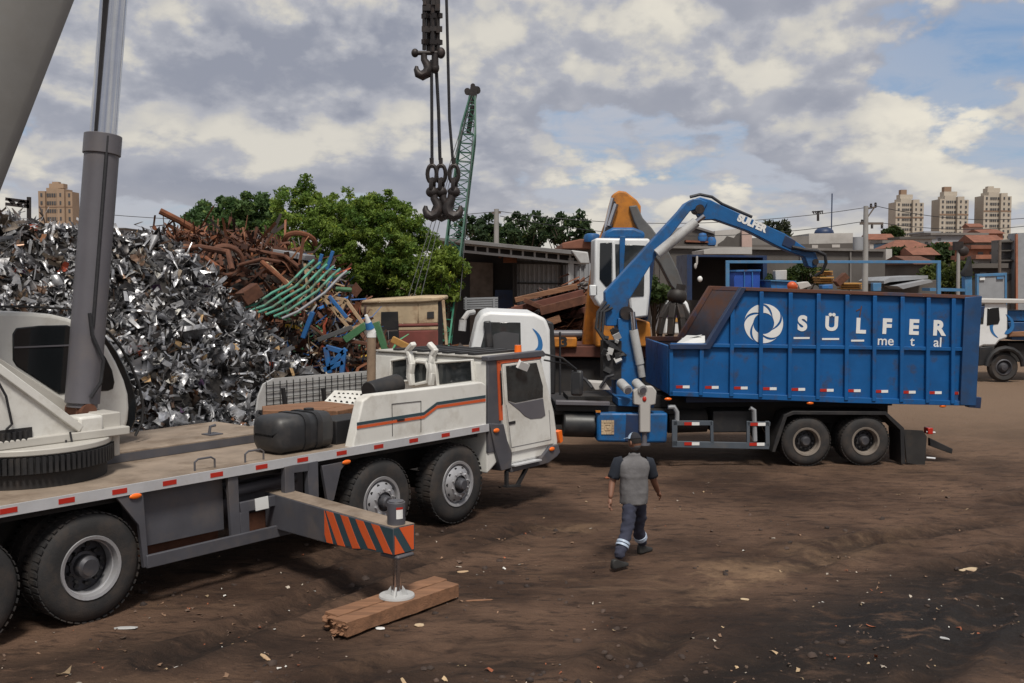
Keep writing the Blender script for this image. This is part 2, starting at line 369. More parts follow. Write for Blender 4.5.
def mixc(f,a,b):
    n=N.new("ShaderNodeMix"); n.data_type='RGBA'; L.new(f,n.inputs[0])
    for k,q in ((6,a),(7,b)):
        if isinstance(q,tuple): n.inputs[k].default_value=(*q,1)
        else: L.new(q,n.inputs[k])
    return n.outputs[2]
FX,FZ,KZ=4.5,2.5,.16
def dens(dz,det):
    co=cloudcoord(dz,FX,FZ,KZ)
    big=noise(co,.85,3,.5,(4.3,2.0,7.7)).outputs["Fac"]; mid=noise(co,2.1,det,.58,(1.2,6.1,3.4)).outputs["Fac"]
    return math_('ADD',math_('ADD',math_('MULTIPLY',big,.62),math_('MULTIPLY',mid,.40)),math_('MULTIPLY',billow(co,1.7,(2.2,3.1,.4)),.42))
D0=dens(0,11); D1=dens(.020,8); D2=dens(.055,3)
hp_=N.new("ShaderNodeVectorMath"); hp_.operation='DISTANCE'; L.new(tc.outputs["Generated"],hp_.inputs[0]); hp_.inputs[1].default_value=(.41,.87,.27)
DC=math_('SUBTRACT',D0,ss(hp_.outputs["Value"],.02,.12,.12,0))
T=.68
cover=ss(DC,T,T+.045)
lit1=ss(math_('SUBTRACT',D0,D1),-.05,.055)          # small heads, sharp shading from above
lit2=ss(math_('SUBTRACT',D0,D2),-.10,.11)           # whole cloud: bright tops, grey bases
thick=ss(DC,T+.02,T+.20,1,0)                        # thin edges glow
lit=math_('ADD',math_('ADD',math_('MULTIPLY',lit1,.36),math_('MULTIPLY',lit2,.44)),math_('MULTIPLY',thick,.20))
cr=N.new("ShaderNodeValToRGB"); e=cr.color_ramp.elements
e[0].position=.08; e[0].color=(2.9,3.1,3.75,1); e[1].position=1.0; e[1].color=(8.2,7.7,6.6,1)
q=e.new(.46); q.color=(4.35,4.45,4.9,1)
q=e.new(.70); q.color=(6.0,5.8,5.4,1)
L.new(lit,cr.inputs[0])
# behind: blue sky veiled by thin high cloud
veil=noise(cloudcoord(0,5.0,5.5,.2),1.6,8,.62,(7,1,2),.6).outputs["Fac"]
vf=math_('MULTIPLY',ss(veil,.25,.55),.92)
vf2=math_('MULTIPLY',vf,ss(hp_.outputs["Value"],.05,.26,.45,1.0))
blue=N.new("ShaderNodeMix"); blue.data_type='RGBA'; blue.inputs[0].default_value=.45; L.new(sky.outputs[0],blue.inputs[6]); blue.inputs[7].default_value=(1.35,2.9,5.6,1)
back=mixc(vf2,blue.outputs[2],(4.7,4.9,5.5))
full=mixc(cover,back,cr.outputs[0])
hz=ss(zc,0,.10,.5,0)
full=mixc(hz,full,(5.4,5.15,4.9))
L.new(full,bg.inputs[0])
sd=bpy.data.lights.new("sun","SUN"); sd.energy=3.3; sd.angle=R(12); sd.color=(1,.95,.86)
so=bpy.data.objects.new("sun",sd); COL.objects.link(so)
sv=Vector((SUN_AZ_VEC.x*math.cos(SUN_EL),SUN_AZ_VEC.y*math.cos(SUN_EL),math.sin(SUN_EL)))
so.rotation_euler=sv.to_track_quat('Z','Y').to_euler(); so.location=(10,-10,30)
scene.view_settings.view_transform='Standard'; scene.view_settings.look='None'; scene.view_settings.exposure=.02; scene.view_settings.gamma=1
scene.view_settings.use_curve_mapping=False
scene.cycles.use_denoising=True
try: scene.cycles.denoiser='OPENIMAGEDENOISE'
except Exception: pass
w.cycles.sampling_method='MANUAL'; w.cycles.sample_map_resolution=512
scene.cycles.max_bounces=5; scene.cycles.use_adaptive_sampling=True

# ------------------------------------------------------------------ ground
TRK=Frame((6.05,21.05),R(2.8)); CR=Frame((-5.411,11.602),math.atan2(.779,.627))
def axis(lo,hi,step,far):
    a=list(np.arange(lo,hi+1e-6,step)); d=step; x=hi; up=[]
    while x<far: d*=1.28; x+=d; up.append(x)
    d=step; x=lo; dn=[]
    while x>-far: d*=1.28; x-=d; dn.append(x)
    return np.array(dn[::-1]+a+up)
gx=axis(-9,14,.085,3500.); gy=axis(6.5,24,.085,3500.)
GX,GY=np.meshgrid(gx,gy)
def hill(X,Y): return 9.5*sstep(95,280,Y)*sstep(5,45,X)
PATHS=[[gnd(560,700),gnd(700,615),gnd(850,545),gnd(1060,490)],[gnd(640,720),gnd(790,640),gnd(930,575),gnd(1120,520)],
       [gnd(900,720),gnd(960,640),gnd(1010,590),gnd(1100,550)],[gnd(430,560),gnd(560,520),gnd(700,500),gnd(900,490)],
       [gnd(300,690),gnd(480,640),gnd(640,590),gnd(760,560),gnd(1000,520)],[gnd(120,640),gnd(330,560),gnd(480,520)],[gnd(160,665),gnd(370,575),gnd(520,530)]]
RUT=[0]
def ground_z(X,Y):
    near=np.exp(-(np.maximum(0,np.abs(X-2)-12)/8)**2)*np.exp(-(np.maximum(0,Y-26)/12)**2)
    z=(fbm(X*.55,Y*.55,4,3)-.47)*.09+(fbm(X*3,Y*3,4,11)-.47)*.045+(fbm(X*11,Y*11,3,21)-.44)*.016
    RUT[0]=np.zeros(X.shape)
    for k,P in enumerate(PATHS):
        best=np.full(X.shape,9.0); along=np.zeros(X.shape); acc=0
        for a,b in zip(P[:-1],P[1:]):
            dx,dy=b.x-a.x,b.y-a.y; l=math.hypot(dx,dy)
            t=np.clip(((X-a.x)*dx+(Y-a.y)*dy)/l/l,0,1)
            d=np.hypot(X-(a.x+t*dx),Y-(a.y+t*dy)); m=d<best
            best=np.where(m,d,best); along=np.where(m,acc+t*l,along); acc+=l
        wob=best+(fbm(X*2,Y*2,2,50+k)-.4)*.12
        fade=sstep(.35,.6,fbm(along*.6,along*0+k*7.3,2,60+k)+.1)
        rut=-np.exp(-(wob/.19)**2)*.05+np.exp(-((wob-.30)/.10)**2)*.035
        lug=np.exp(-(wob/.17)**4)*.012*(np.sin(along*26+wob*9)>0.1)
        z=z+(rut+lug)*fade*1.5; RUT[0]=np.maximum(RUT[0],np.exp(-(wob/.3)**2)*fade)
    # churned wet mud on the right
    ch=np.exp(-(((X-6.6)/2.6)**2+((Y-10.6)/2.0)**2))
    RUT[0]=np.maximum(RUT[0],sstep(.25,.9,ch)*sstep(.36,.52,fbm(X*1.7,Y*3.4,4,31))); z=z+ch*(np.abs(fbm(X*2.2+Y*.7,Y*4.5-X*1.2,4,31)-.47))*.26-ch*.02
    return z*near-.012+hill(X,Y)
GZ=ground_z(GX,GY); MUD=RUT[0].ravel()
ny,nx=GX.shape
V=np.stack([GX.ravel(),GY.ravel(),GZ.ravel()],1)
i=np.arange(ny*nx).reshape(ny,nx)
F=np.stack([i[:-1,:-1].ravel(),i[:-1,1:].ravel(),i[1:,1:].ravel(),i[1:,:-1].ravel()],1)
gm=bpy.data.materials.new("oily_brown_soil"); gm.use_nodes=True; N=gm.node_tree.nodes; L=gm.node_tree.links
b=N["Principled BSDF"]; tc=N.new("ShaderNodeTexCoord")
def gnoise(scale,det,ro,loc=(0,0,0),sc=(1,1,1),rot=0):
    mp=N.new("ShaderNodeMapping"); mp.inputs["Location"].default_value=loc; mp.inputs["Scale"].default_value=sc; mp.inputs["Rotation"].default_value=(0,0,rot); L.new(tc.outputs["Object"],mp.inputs[0])
    n=N.new("ShaderNodeTexNoise"); n.inputs["Scale"].default_value=scale; n.inputs["Detail"].default_value=det; n.inputs["Roughness"].default_value=ro
    L.new(mp.outputs[0],n.inputs["Vector"]); return n.outputs["Fac"]
def gmr(x,a,b_,c=0,d=1):
    n=N.new("ShaderNodeMapRange"); n.interpolation_type='SMOOTHSTEP'; n.inputs[1].default_value=a; n.inputs[2].default_value=b_; n.inputs[3].default_value=c; n.inputs[4].default_value=d; L.new(x,n.inputs[0]); return n.outputs[0]
def gmix(f,a,b_):
    n=N.new("ShaderNodeMix"); n.data_type='RGBA'
    L.new(f,n.inputs[0])
    for k,q in ((6,a),(7,b_)):
        if isinstance(q,tuple): n.inputs[k].default_value=(*q,1)
        else: L.new(q,n.inputs[k])
    return n.outputs[2]
def gmul(a,b_):
    n=N.new("ShaderNodeMath"); n.operation='MULTIPLY'; n.use_clamp=True
    for k,q in enumerate((a,b_)):
        if isinstance(q,float): n.inputs[k].default_value=q
        else: L.new(q,n.inputs[k])
    return n.outputs[0]
def blob(cx,cy,rx,ry,rot=0):
    mp=N.new("ShaderNodeMapping"); mp.vector_type='TEXTURE'; mp.inputs["Location"].default_value=(cx,cy,0); mp.inputs["Scale"].default_value=(rx,ry,1000); mp.inputs["Rotation"].default_value=(0,0,rot); L.new(tc.outputs["Object"],mp.inputs[0])
    ln=N.new("ShaderNodeVectorMath"); ln.operation='LENGTH'; L.new(mp.outputs[0],ln.inputs[0])
    return gmr(ln.outputs["Value"],.2,1.0,1,0)
col=gmix(gmr(gnoise(.35,6,.6),.35,.66),(.047,.026,.0175),(.152,.090,.060))
col=gmix(gmul(gmr(gnoise(.8,8,.65,(5,2,0),(1,1.8,1),.5),.52,.72),.65),col,(.14,.083,.052))
col=gmix(gmul(gmr(gnoise(2.6,8,.7,(1,8,0),(1,2.2,1),.5),.5,.66),.7),col,(.014,.009,.008))
streak=gnoise(2.4,7,.66,(3,5,0),(.28,2.6,1),-.74)
col=gmix(gmul(gmr(streak,.50,.70),.6),col,(.026,.017,.013))
col=gmix(gmul(gmr(gnoise(1.1,7,.66,(13,2,0),(.35,2.2,1),-.74),.54,.72),.6),col,(.17,.105,.068))
# pale dry tan patches, dark oily wet patch, far pale yard
for (px,py,rx,ry,a) in ((735,572,1.5,.8,.9),(800,560,1.9,.6,.6),(690,600,1.0,.35,.6),(860,540,2.0,.7,.45),(560,530,1.1,.5,.5),(650,640,.8,.25,.5),(770,655,.7,.2,.4)):
    g=gnd(px,py); col=gmix(gmul(gmul(blob(g.x,g.y,rx,ry,.45),gmr(gnoise(1.9,7,.68,(px*.1,0,0)),.42,.62)),a),col,(.26,.165,.10))
ma=N.new("ShaderNodeAttribute"); ma.attribute_name="tint"
mudf=gmul(ma.outputs["Fac"],gmr(gnoise(5,7,.7,(2,2,0)),.32,.55,.25,1))
col=gmix(gmul(mudf,.8),col,(.017,.0105,.0085))
wet=None
for (px,py,rx,ry,a) in ((930,625,3.6,2.0,1.0),(1000,580,2.8,1.4,.95),(790,672,2.4,.9,.9),(120,660,3.4,.9,.6),(480,668,2.0,.5,.5)):
    g=gnd(px,py); m=gmul(gmul(blob(g.x,g.y,rx,ry,.3),gmr(gnoise(2.2,8,.7,(0,px*.1,0),(1,2,1),.4),.33,.50)),a)
    col=gmix(m,col,(.013,.009,.0075)); wet=m if wet is None else wet
far=gmr(gnoise(.02,2,.5),.0,.1)
sp=N.new("ShaderNodeSeparateXYZ"); L.new(tc.outputs["Object"],sp.inputs[0])
col=gmix(gmul(gmr(sp.outputs[1],17,30),.9),col,(.20,.135,.092))
col=gmix(gmul(gmr(gnoise(38,4,.7),.62,.75),.5),col,(.20,.15,.11))
L.new(col,b.inputs["Base Color"])
rg=N.new("ShaderNodeMapRange"); rg.inputs[3].default_value=.88; rg.inputs[4].default_value=.62; L.new(wet,rg.inputs[0]); L.new(rg.outputs[0],b.inputs["Roughness"])
b.inputs["Specular IOR Level"].default_value=.22
bp=N.new("ShaderNodeBump"); bp.inputs["Strength"].default_value=1; bp.inputs["Distance"].default_value=.055
hs=N.new("ShaderNodeMath"); hs.operation='ADD'; L.new(gnoise(14,8,.7),hs.inputs[0]); L.new(gmul(gnoise(3.5,5,.6,(3,1,0),(1,2.5,1),.5),.9),hs.inputs[1])
L.new(hs.outputs[0],bp.inputs["Height"]); L.new(bp.outputs[0],b.inputs["Normal"])
ground=npmesh("ground",V,F,gm,np.repeat(MUD[:,None],3,1),smooth=True); tag(ground,kind='structure')
def gz(x,y): return float(ground_z(np.array([x]),np.array([y]))[0])
# ------------------------------------------------------------------ wheels
_wheel_cache={}
def wheel(parent,x,y,z,r,w,style,sgn=-1,full=True):
    """y = outer face; sgn -1: faces towards -y"""
    key=(r,w,style,sgn)
    if key not in _wheel_cache:
        rr=.57*r if style!='dark' else .56*r
        t=MB(); pr=[(rr,.03),(rr+.02*r,.0),(r*.74,-.012),(r*.88,.0),(r*.965,.035),(r*.995,.065),(r,.1),(r,w-.1),(r*.995,w-.065),(r*.965,w-.035),(r*.85,w),(rr,w-.02),(rr,.03)]
        t.lathe(pr,(0,0,0),(0,-sgn,0),n=48)
        k=46
        for i in range(k):
            a=2*math.pi*(i+.5)/k
            for q in (0,1):
                aa=a+q*math.pi/k; c=Vector((math.cos(aa)*r*.9985,-sgn*(.085 if q==0 else w-.085),math.sin(aa)*r*.9985))
                t.box(c,(.012,.12,.046*r/.55),(0,-aa,0))
        g=MB()
        if style=='convex':   # steering wheel: bright dished-out rim
            pf=[(rr+.012,.01),(rr+.005,-.012),(rr-.03,-.006),(rr-.05,.05),(rr-.075,.055),(rr*.80,.01),(rr*.62,-.035),(rr*.42,-.05),(rr*.40,-.05)]
            g.lathe(pf,(0,0,0),(0,-sgn,0),n=40)
            for i in range(10):
                a=2*math.pi*i/10; c=Vector((math.cos(a)*rr*.71,sgn*.0,math.sin(a)*rr*.71))
                g.cyl(c+Vector((0,sgn*-.01,0)),c+Vector((0,sgn*.014,0)),.022,n=10,mi=1)
                a+=math.pi/10; c=Vector((math.cos(a)*rr*.52,sgn*.04,math.sin(a)*rr*.52)); g.cyl(c,c+Vector((0,sgn*.035,0)),.016,n=6,mi=0)
            rm=[M['rim'],M['black']]
        else:
            pf=[(rr+.012,.01),(rr+.005,-.012),(rr-.028,-.006),(rr-.04,.03),(rr-.042,.07),(rr-.052,.075),(rr-.055,w*.54)]
            g.lathe(pf,(0,0,0),(0,-sgn,0),n=40)
            g.lathe([(rr-.056,w*.54),(rr-.06,w*.62),(rr*.6,w*.60),(rr*.45,w*.50),(rr*.40,w*.45)],(0,0,0),(0,-sgn,0),n=40,mi=2)
            for i in range(10):
                a=2*math.pi*i/10; c=Vector((math.cos(a)*rr*.68,-sgn*(w*.60),math.sin(a)*rr*.68)); g.cyl(c,c+Vector((0,sgn*.02,0)),.026*r/.55,n=10,mi=1)
                a+=math.pi/10; c=Vector((math.cos(a)*rr*.55,-sgn*w*.49,math.sin(a)*rr*.55)); g.cyl(c,c+Vector((0,sgn*.06,0)),.018,n=6,mi=1)
            rm=[M['rim'] if style=='dish' else M['rimdark'],M['black'],M['hub']]
        h=MB()
        if style=='convex': h.lathe([(.001,-.13),(rr*.2,-.13),(rr*.27,-.11),(rr*.3,-.03),(rr*.42,-.025),(rr*.43,.05)],(0,0,0),(0,-sgn,0),n=24)
        else: h.lathe([(.001,.02),(rr*.26,.02),(rr*.36,.05),(rr*.38,w*.42),(rr*.47,w*.44),(rr*.48,w*.52)],(0,0,0),(0,-sgn,0),n=24)
        a=t.build('wheel',M['tyre'],parent); a.location=(x,y,z)
        b=g.build('rim',rm,a); c=h.build('hub',M['hub'],a)
        _wheel_cache[key]=a; return a
    src=_wheel_cache[key]
    c=src.copy(); COL.objects.link(c); c.parent=parent; c.location=(x,y,z); c.rotation_euler=(0,random.uniform(0,6),0)
    if full:
        for ch in list(src.children):
            d=ch.copy(); COL.objects.link(d); d.parent=c
    return c

# ================================================================== mobile crane truck
crane=thing('crane_truck','white and dark grey four axle mobile crane truck with boom raised and outrigger out','crane truck',(CR.O[0],CR.O[1],0),CR.th)
YN=-1.375
def cp(px,py,yl=YN): return CR.side(px,py,yl)
def poly(pts,yl=YN): return [ (lambda q:(q.x,q.z))(cp(a,b,yl)) for a,b in pts]
def plate(pts,y0,y1,yl=None): 
    m=MB(); m.prism(poly(pts,y0 if yl is None else yl),y0,y1); return m
WR=.575
for x,st in ((0,'dish'),(-1.32,'dish'),(4.18,'convex'),(5.72,'convex')):
    wheel(crane,x,YN+.05,WR,WR,.34,st)
    wheel(crane,x,1.30,WR,WR,.34,st,1)
    if st=='dish': wheel(crane,x,YN+.45,WR,WR,.34,st,-1,False)
m=MB(); m.bx(-2.6,7.9,-.5,.5,.72,1.18); 
for x in (-1.32,0,4.13,5.6): m.cyl((x,-.95,WR),(x,.95,WR),.13); m.ell((x,0,WR),(.3,.35,.28))
m.bx(-2.6,6.3,-1.2,1.2,1.19,1.30)
m.build('chassis_frame',M['under'],crane)
# cross shaft clutter below deck, seen through side openings
m=MB(); m.cyl((1.9,-.95,1.0),(3.0,-.95,1.03),.07); m.bx(1.85,3.1,-.9,-.55,.6,.95); m.cyl((1.9,-1.1,.85),(2.6,-1.1,.86),.05); m.bx(.7,3.3,-.75,-.5,.5,1.19)
m.build('hydraulic_pipes',M['midgrey'],crane)
m=MB(); m.bx(-2.6,6.34,YN+.012,-.05,1.305,1.385); m.build('deck_plate',M['deck'],crane,bevel=.006)
m=MB(); m.bx(.2,3.45,-.04,1.35,1.30,1.51,0); d=m.build('raised_deck',[M['deck']],crane,bevel=.008)
m=MB(); m.bx(.2,3.45,-.055,-.043,1.39,1.49); m.build('deck_riser',M['darkgrey'],crane)
m=MB(); m.bx(-2.6,6.34,-.04,1.37,1.28,1.372); m.build('far_deck_plate',M['deck'],crane)
# bright edge strip with reflectors
m=MB(); m.bx(-2.6,6.36,YN-.012,YN+.010,1.285,1.395); strip=m.build('edge_strip',M['alu'],crane)
for px,py in ((8,510),(66,500),(119,490),(169,481.5),(216,474),(261,467),(302,460),(341,453.5),(378,447.5),(413,442),(445,437),(475,432)):
    q=cp(px,py); m=MB(); m.bx(q.x-.085,q.x+.085,YN-.016,YN-.011,1.315,1.368); m.build('reflector',M['red'],strip)
for x0,z0 in ((1.35,1.385),(2.05,1.385)):
    m=MB(); m.tube([(x0,-1.2,z0),(x0,-1.2,z0+.10),(x0+.05,-1.2,z0+.13),(x0+.22,-1.2,z0+.13),(x0+.27,-1.2,z0+.10),(x0+.27,-1.2,z0)],.012); m.build('deck_handle',M['darkgrey'],crane)
m=MB(); m.bx(2.55,2.75,.2,.4,1.51,1.525); m.tube([(2.6,.3,1.52),(2.62,.3,1.62),(2.7,.3,1.63)],.02); m.build('lashing_ring',M['darkgrey'],crane)
# fender brackets, side panels and guards
m=plate([(116,497),(143,492),(149,566),(144,568),(139,525)],YN+.0,YN+.05); m.build('mudguard_bracket',M['darkgrey'],crane,bevel=.004)
m=plate([(322,466),(348,461),(341,470),(334,500),(328,503)],YN+.0,YN+.05); m.build('mudguard_bracket',M['darkgrey'],crane,bevel=.004)
for a in ((135,496),(346,462)):
    q=cp(*a); m=MB(); m.ell((q.x,YN-.012,q.z-.0),(.075,.018,.03)); m.build('side_marker',M['amber'],crane)
m=plate([(143,492),(229,478),(231,531),(149,549)],YN+.13,YN+.16,YN); m.build('side_panel',M['darkgrey'],crane,bevel=.003)
m=MB(); m.beam(cp(146,562),cp(294,527),.05,.14); m.build('side_guard',M['darkgrey'],crane,bevel=.006)
m=plate([(228,478),(238,476),(241,541),(232,543)],YN+.01,YN+.06); m.build('guard_post',M['darkgrey'],crane,bevel=.004)
m=plate([(240,503),(287,493),(288,503),(241,513)],YN+.01,YN+.06); m.build('guard_crossbar',M['darkgrey'],crane,bevel=.004)
m=plate([(240,513),(249,511),(250,536),(241,538)],YN+.01,YN+.06); m.build('guard_post',M['darkgrey'],crane,bevel=.004)
m=plate([(255,499),(268,496),(269,508),(256,511)],YN-.0,YN+.009); m.build('instruction_plate',M['whiteref'],crane)
m=plate([(250,520),(290,512),(290,533),(251,541)],YN+.3,YN+.33,YN); m.build('rusty_tray',M['rust'],crane)
m=plate([(150,549),(231,531),(231,543),(150,561)],YN+.25,YN+.28,YN); m.build('rusty_tray',M['rust'],crane)
# outrigger housing with two uprights
for pts in ([(285,467),(294,465),(296,530),(286,532)],[(308,463),(318,461),(319,500),(309,503)],[(294,465),(309,463),(309,471),(294,473)]):
    m=plate(pts,YN-.03,YN+.05); m.build('outrigger_housing',M['darkgrey'],crane,bevel=.004)
# the beam: from housing to the jack
JX,JY=2.27,-3.52
P0=Vector((2.53,-1.15,0)); P1=Vector((JX-.005,JY-.14,0)); dr=(P1-P0).normalized(); nr=Vector((dr.y,-dr.x,0))   # nr towards rear (-x)
if nr.x>0: nr=-nr
Lb=(P1-P0).length
def bsec(t,hw,zb,zt): 
    c=P0+dr*t
    return [c+nr*hw+Vector((0,0,zb)),c-nr*hw+Vector((0,0,zb)),c-nr*hw+Vector((0,0,zt)),c+nr*hw+Vector((0,0,zt))]
prof=[(0,.15,.54,.97),(Lb*.5,.15,.56,.955),(Lb*.74,.15,.585,.95),(Lb*.80,.15,.635,.948),(Lb-.02,.15,.645,.945)]
m=MB(); m.loft([bsec(*p) for p in prof]); beam=m.build('outrigger_beam',M['darkgrey'],crane,bevel=.012)
m=MB(); m.loft([bsec(t,.143,zt-.002,zt+.004) for t,_,_,zt in prof]); m.build('beam_top_plate',M['deck'],beam)
# hazard stripes on the rear face and end
def zr(t):
    for a,b_ in zip(prof[:-1],prof[1:]):
        if a[0]<=t<=b_[0]:
            u=(t-a[0])/(b_[0]-a[0]); return a[2]+(b_[2]-a[2])*u, a[3]+(b_[3]-a[3])*u
    return prof[-1][2],prof[-1][3]
def stripe(t,u,k):   # t along, u 0 bottom..1 top
    zb,zt=zr(min(max(t,0),Lb-.02)); return P0+dr*t+nr*(.15+k)+Vector((0,0,zb+.015+(zt-zb-.03)*u))
ts=Lb*.50; te=Lb-.02
def strips(face,mat,k0,k1,seq,name):
    for s0,s1,slope in seq:
        pts=[]
        for u in np.linspace(0,1,5): pts.append((s0+slope*(1-u),u))
        for u in np.linspace(1,0,5): pts.append((s1+slope*(1-u),u))
        q=[face(min(max(t,ts),te),u,k0) for t,u in pts]; r_=[face(min(max(t,ts),te),u,k1) for t,u in pts]
        m=MB(); n=len(q); m.add(q+r_,[tuple(range(n)),tuple(range(n,2*n))]+[(i,(i+1)%n,n+(i+1)%n,n+i) for i in range(n)]); m.build(name,mat,beam,smooth=False)
bg_=[(ts,te,0)]
strips(stripe,M['teal'],.001,.004,bg_,'stripe_ground')
strips(stripe,M['orange'],.003,.007,[(ts-.12,ts+.0,.16),(ts+.03,ts+.17,.22),(ts+.31,ts+.45,.22),(ts+.59,ts+.73,.22),(ts+.87,ts+1.01,.22)],'hazard_stripe')
e0=P1
def endp(a,u,k): return P1-dr*.02+nr*(.142-a*.284)+dr*k+Vector((0,0,.657+.278*u))
def quad(face,mat,pts,k0,k1,name,par):
    q=[face(a,u,k0) for a,u in pts]; r_=[face(a,u,k1) for a,u in pts]; n=len(q)
    m=MB(); m.add(q+r_,[tuple(range(n)),tuple(range(n,2*n))]+[(i,(i+1)%n,n+(i+1)%n,n+i) for i in range(n)]); m.build(name,mat,par,smooth=False)
quad(endp,M['teal'],[(0,0),(1,0),(1,1),(0,1)],.001,.004,'stripe_ground',beam)
quad(endp,M['orange'],[(.25,1),(.95,1),(.95,.05),(.85,.05)],.003,.007,'hazard_stripe',beam)
quad(endp,M['orange'],[(.03,.0),(.03,.75),(.50,.0)],.003,.007,'hazard_stripe',beam)
m=MB(); m.cyl((JX,JY,.90),(JX,JY,1.19),.098,n=28); m.cyl((JX,JY,1.19),(JX,JY,1.203),.085,n=28); jk=m.build('jack_housing',M['darkgrey'],crane,bevel=.01)
m=MB()
for i in range(7):
    a0=-2.35+i*.11; a1=a0+.11
    p=[Vector((JX+.100*math.cos(a),JY+.100*math.sin(a),z)) for a,z in ((a0,1.02),(a1,1.02),(a1,1.12),(a0,1.12))]
    m.add(p,[(0,1,2,3)])
m.build('warning_label',M['whiteref'],jk)
m=MB()
for i in range(7):
    a0=-2.35+i*.11; a1=a0+.11
    p=[Vector((JX+.101*math.cos(a),JY+.101*math.sin(a),z)) for a,z in ((a0,1.12),(a1,1.12),(a1,1.145),(a0,1.145))]
    m.add(p,[(0,1,2,3)])
m.build('warning_label',M['red'],jk)
m=MB(); m.bx(JX-.125,JX+.125,JY-.15,JY+.13,.595,.642); m.build('jack_collar',M['darkgrey'],beam,bevel=.02)
m=MB(); m.cyl((JX,JY,.18),(JX,JY,.64),.042,n=20); m.build('jack_rod',M['chrome'],crane)
m=MB(); m.cyl((JX,JY,.156),(JX,JY,.176),.195,.19,n=36); m.cyl((JX,JY,.176),(JX,JY,.215),.07,.055,n=20)
for a in range(4):
    an=a*math.pi/2+.5; m.prism3([Vector((JX+math.cos(an)*.06,JY+math.sin(an)*.06,.175)),Vector((JX+math.cos(an)*.13,JY+math.sin(an)*.13,.175)),Vector((JX+math.cos(an)*.06,JY+math.sin(an)*.06,.27))],(-math.sin(an)*.02,math.cos(an)*.02,0))
m.build('float_plate',M['cylgrey'],crane)

# deck lockers
m=plate([(352,452),(363,401),(371,395),(482,382),(487,385),(487,431)],YN+.005,YN+.17,YN); lk=m.build('locker',M['white'],crane,bevel=.022,seg=3)
def line(pts,w,k0,k1,mat,par,name):
    """thin stripe along pixel path on the near plane (pixel width w, vertical)"""
    m=MB(); up=poly([(a,b-w/2) for a,b in pts]); dn=poly([(a,b+w/2) for a,b in pts])
    for i in range(len(pts)-1): m.prism([up[i],up[i+1],dn[i+1],dn[i]],YN-k1,YN-k0)
    return m.build(name,mat,par,smooth=False)
line([(357,424),(424,413.5),(437,403.5),(485.5,396.5)],2.9,-.004,.004,M['teal'],lk,'stripe')
line([(357,427.5),(424,417),(437,407),(485.5,400)],2.6,-.004,.005,M['orange'],lk,'stripe')
for pts in ([(392,404),(421,401)],[(392,404),(392.6,436)],[(421,401),(421,432)]):
    m=MB(); m.beam(cp(*pts[0])+Vector((0,0,0)),cp(*pts[1]),.006,.006); m.build('hatch_seam',M['black'],lk)
m=MB(); q=cp(400,420); m.bx(q.x-.06,q.x+.08,YN-.012,YN+.004,q.z-.012,q.z+.012); m.build('hatch_latch',M['black'],lk)
m=MB(); m.bx(3.62,4.3,-1.05,-.55,1.386,1.70); m.build('valve_box',M['black'],crane,bevel=.01)
# fuel tank
m=MB(); rings=[]
def rrect(x,y0,y1,z0,z1,r,n=5):
    out=[]
    for cx,cz,a0 in ((y1-r,z1-r,0),(y0+r,z1-r,1),(y0+r,z0+r,2),(y1-r,z0+r,3)):
        for i in range(n): 
            a=(a0+i/(n-1))*math.pi/2; out.append(Vector((x,cx+r*math.cos(a),cz+r*math.sin(a))))
    return out
TX0,TX1=CR.side(251,425,-.66).x,CR.side(337.5,430,-1.2).x; TYA,TYB=-1.20,-.62
for x,k in ((TX0,.12),(TX0+.03,.05),(TX0+.09,0),(TX1-.09,0),(TX1-.03,.05),(TX1,.12)):
    rings.append(rrect(x,TYA+k,TYB-k,1.39+k,1.86-k,.13))
m.loft(rings); tk=m.build('fuel_tank',M['blackplastic'],crane,smooth=True,angle=50)
for x in (TX0+.42,TX1-.34):
    m=MB(); m.loft([rrect(x,TYA-.014,TYB+.014,1.384,1.874,.135),rrect(x+.08,TYA-.014,TYB+.014,1.384,1.874,.135)]); m.build('tank_strap',M['black'],tk)
m=MB(); m.cyl((TX0+.72,-.92,1.855),(TX0+.72,-.92,1.90),.065,n=16); m.build('filler_cap',M['black'],tk)
# muffler, exhaust, far side backboard with mesh, plates on deck
m=MB(); a=CR.side(370,392,-.7); b=CR.side(398,384,-.7); m.cyl(a-(b-a)*.05,b,.15,n=24); m.build('air_intake',M['black'],crane,bevel=.01)
m=MB(); pts=[CR.side(a,b,1.33) for a,b in ((257,410),(259,396),(264,384),(274,378.5),(380,370),(385,402))]; m.prism3(pts,(0,.04,0)); mp_=m.build('mesh_panel',M['mesh'],crane)
m=MB()
x0,x1=CR.side(263,400,1.33).x,CR.side(380,390,1.33).x
z0=1.40
for k in range(19):
    x=x0+.06+k*(x1-x0-.1)/18; m.bx(x-.004,x+.004,1.315,1.327,1.5,CR.side(300,377.5,1.33).z-.02)
for k in range(6):
    z=1.46+k*.1; m.bx(x0+.04,x1,1.305,1.317,z-.004,z+.004)
m.build('mesh_wire',M['black'],mp_)
for px in (285,325):
    m=MB(); a=CR.side(px,405,1.2); b=CR.side(px-2,388,1.2); m.beam(a,b,.05,.05); m.build('stake',M['black'],crane)
m=MB()
pts=[CR.side(324.5,402,.80),CR.side(335,390.6,1.1),CR.side(363,391,1.1),CR.side(366,407,.80)]; m.prism3(pts,(0,.012,.004))
pf=m.build('perforated_plate',M['white'],crane)
m=MB()
for i in range(6):
    for j in range(3):
        u=(i+.6+.4*j)/7; v=(j+.5)/3.4; a=pts[0].lerp(pts[3],u); b=pts[1].lerp(pts[2],u); p=a.lerp(b,v); m.cyl(p-Vector((0,.006,.001)),p-Vector((0,.001,.001)),.026,n=10)
m.build('plate_hole',M['black'],pf)
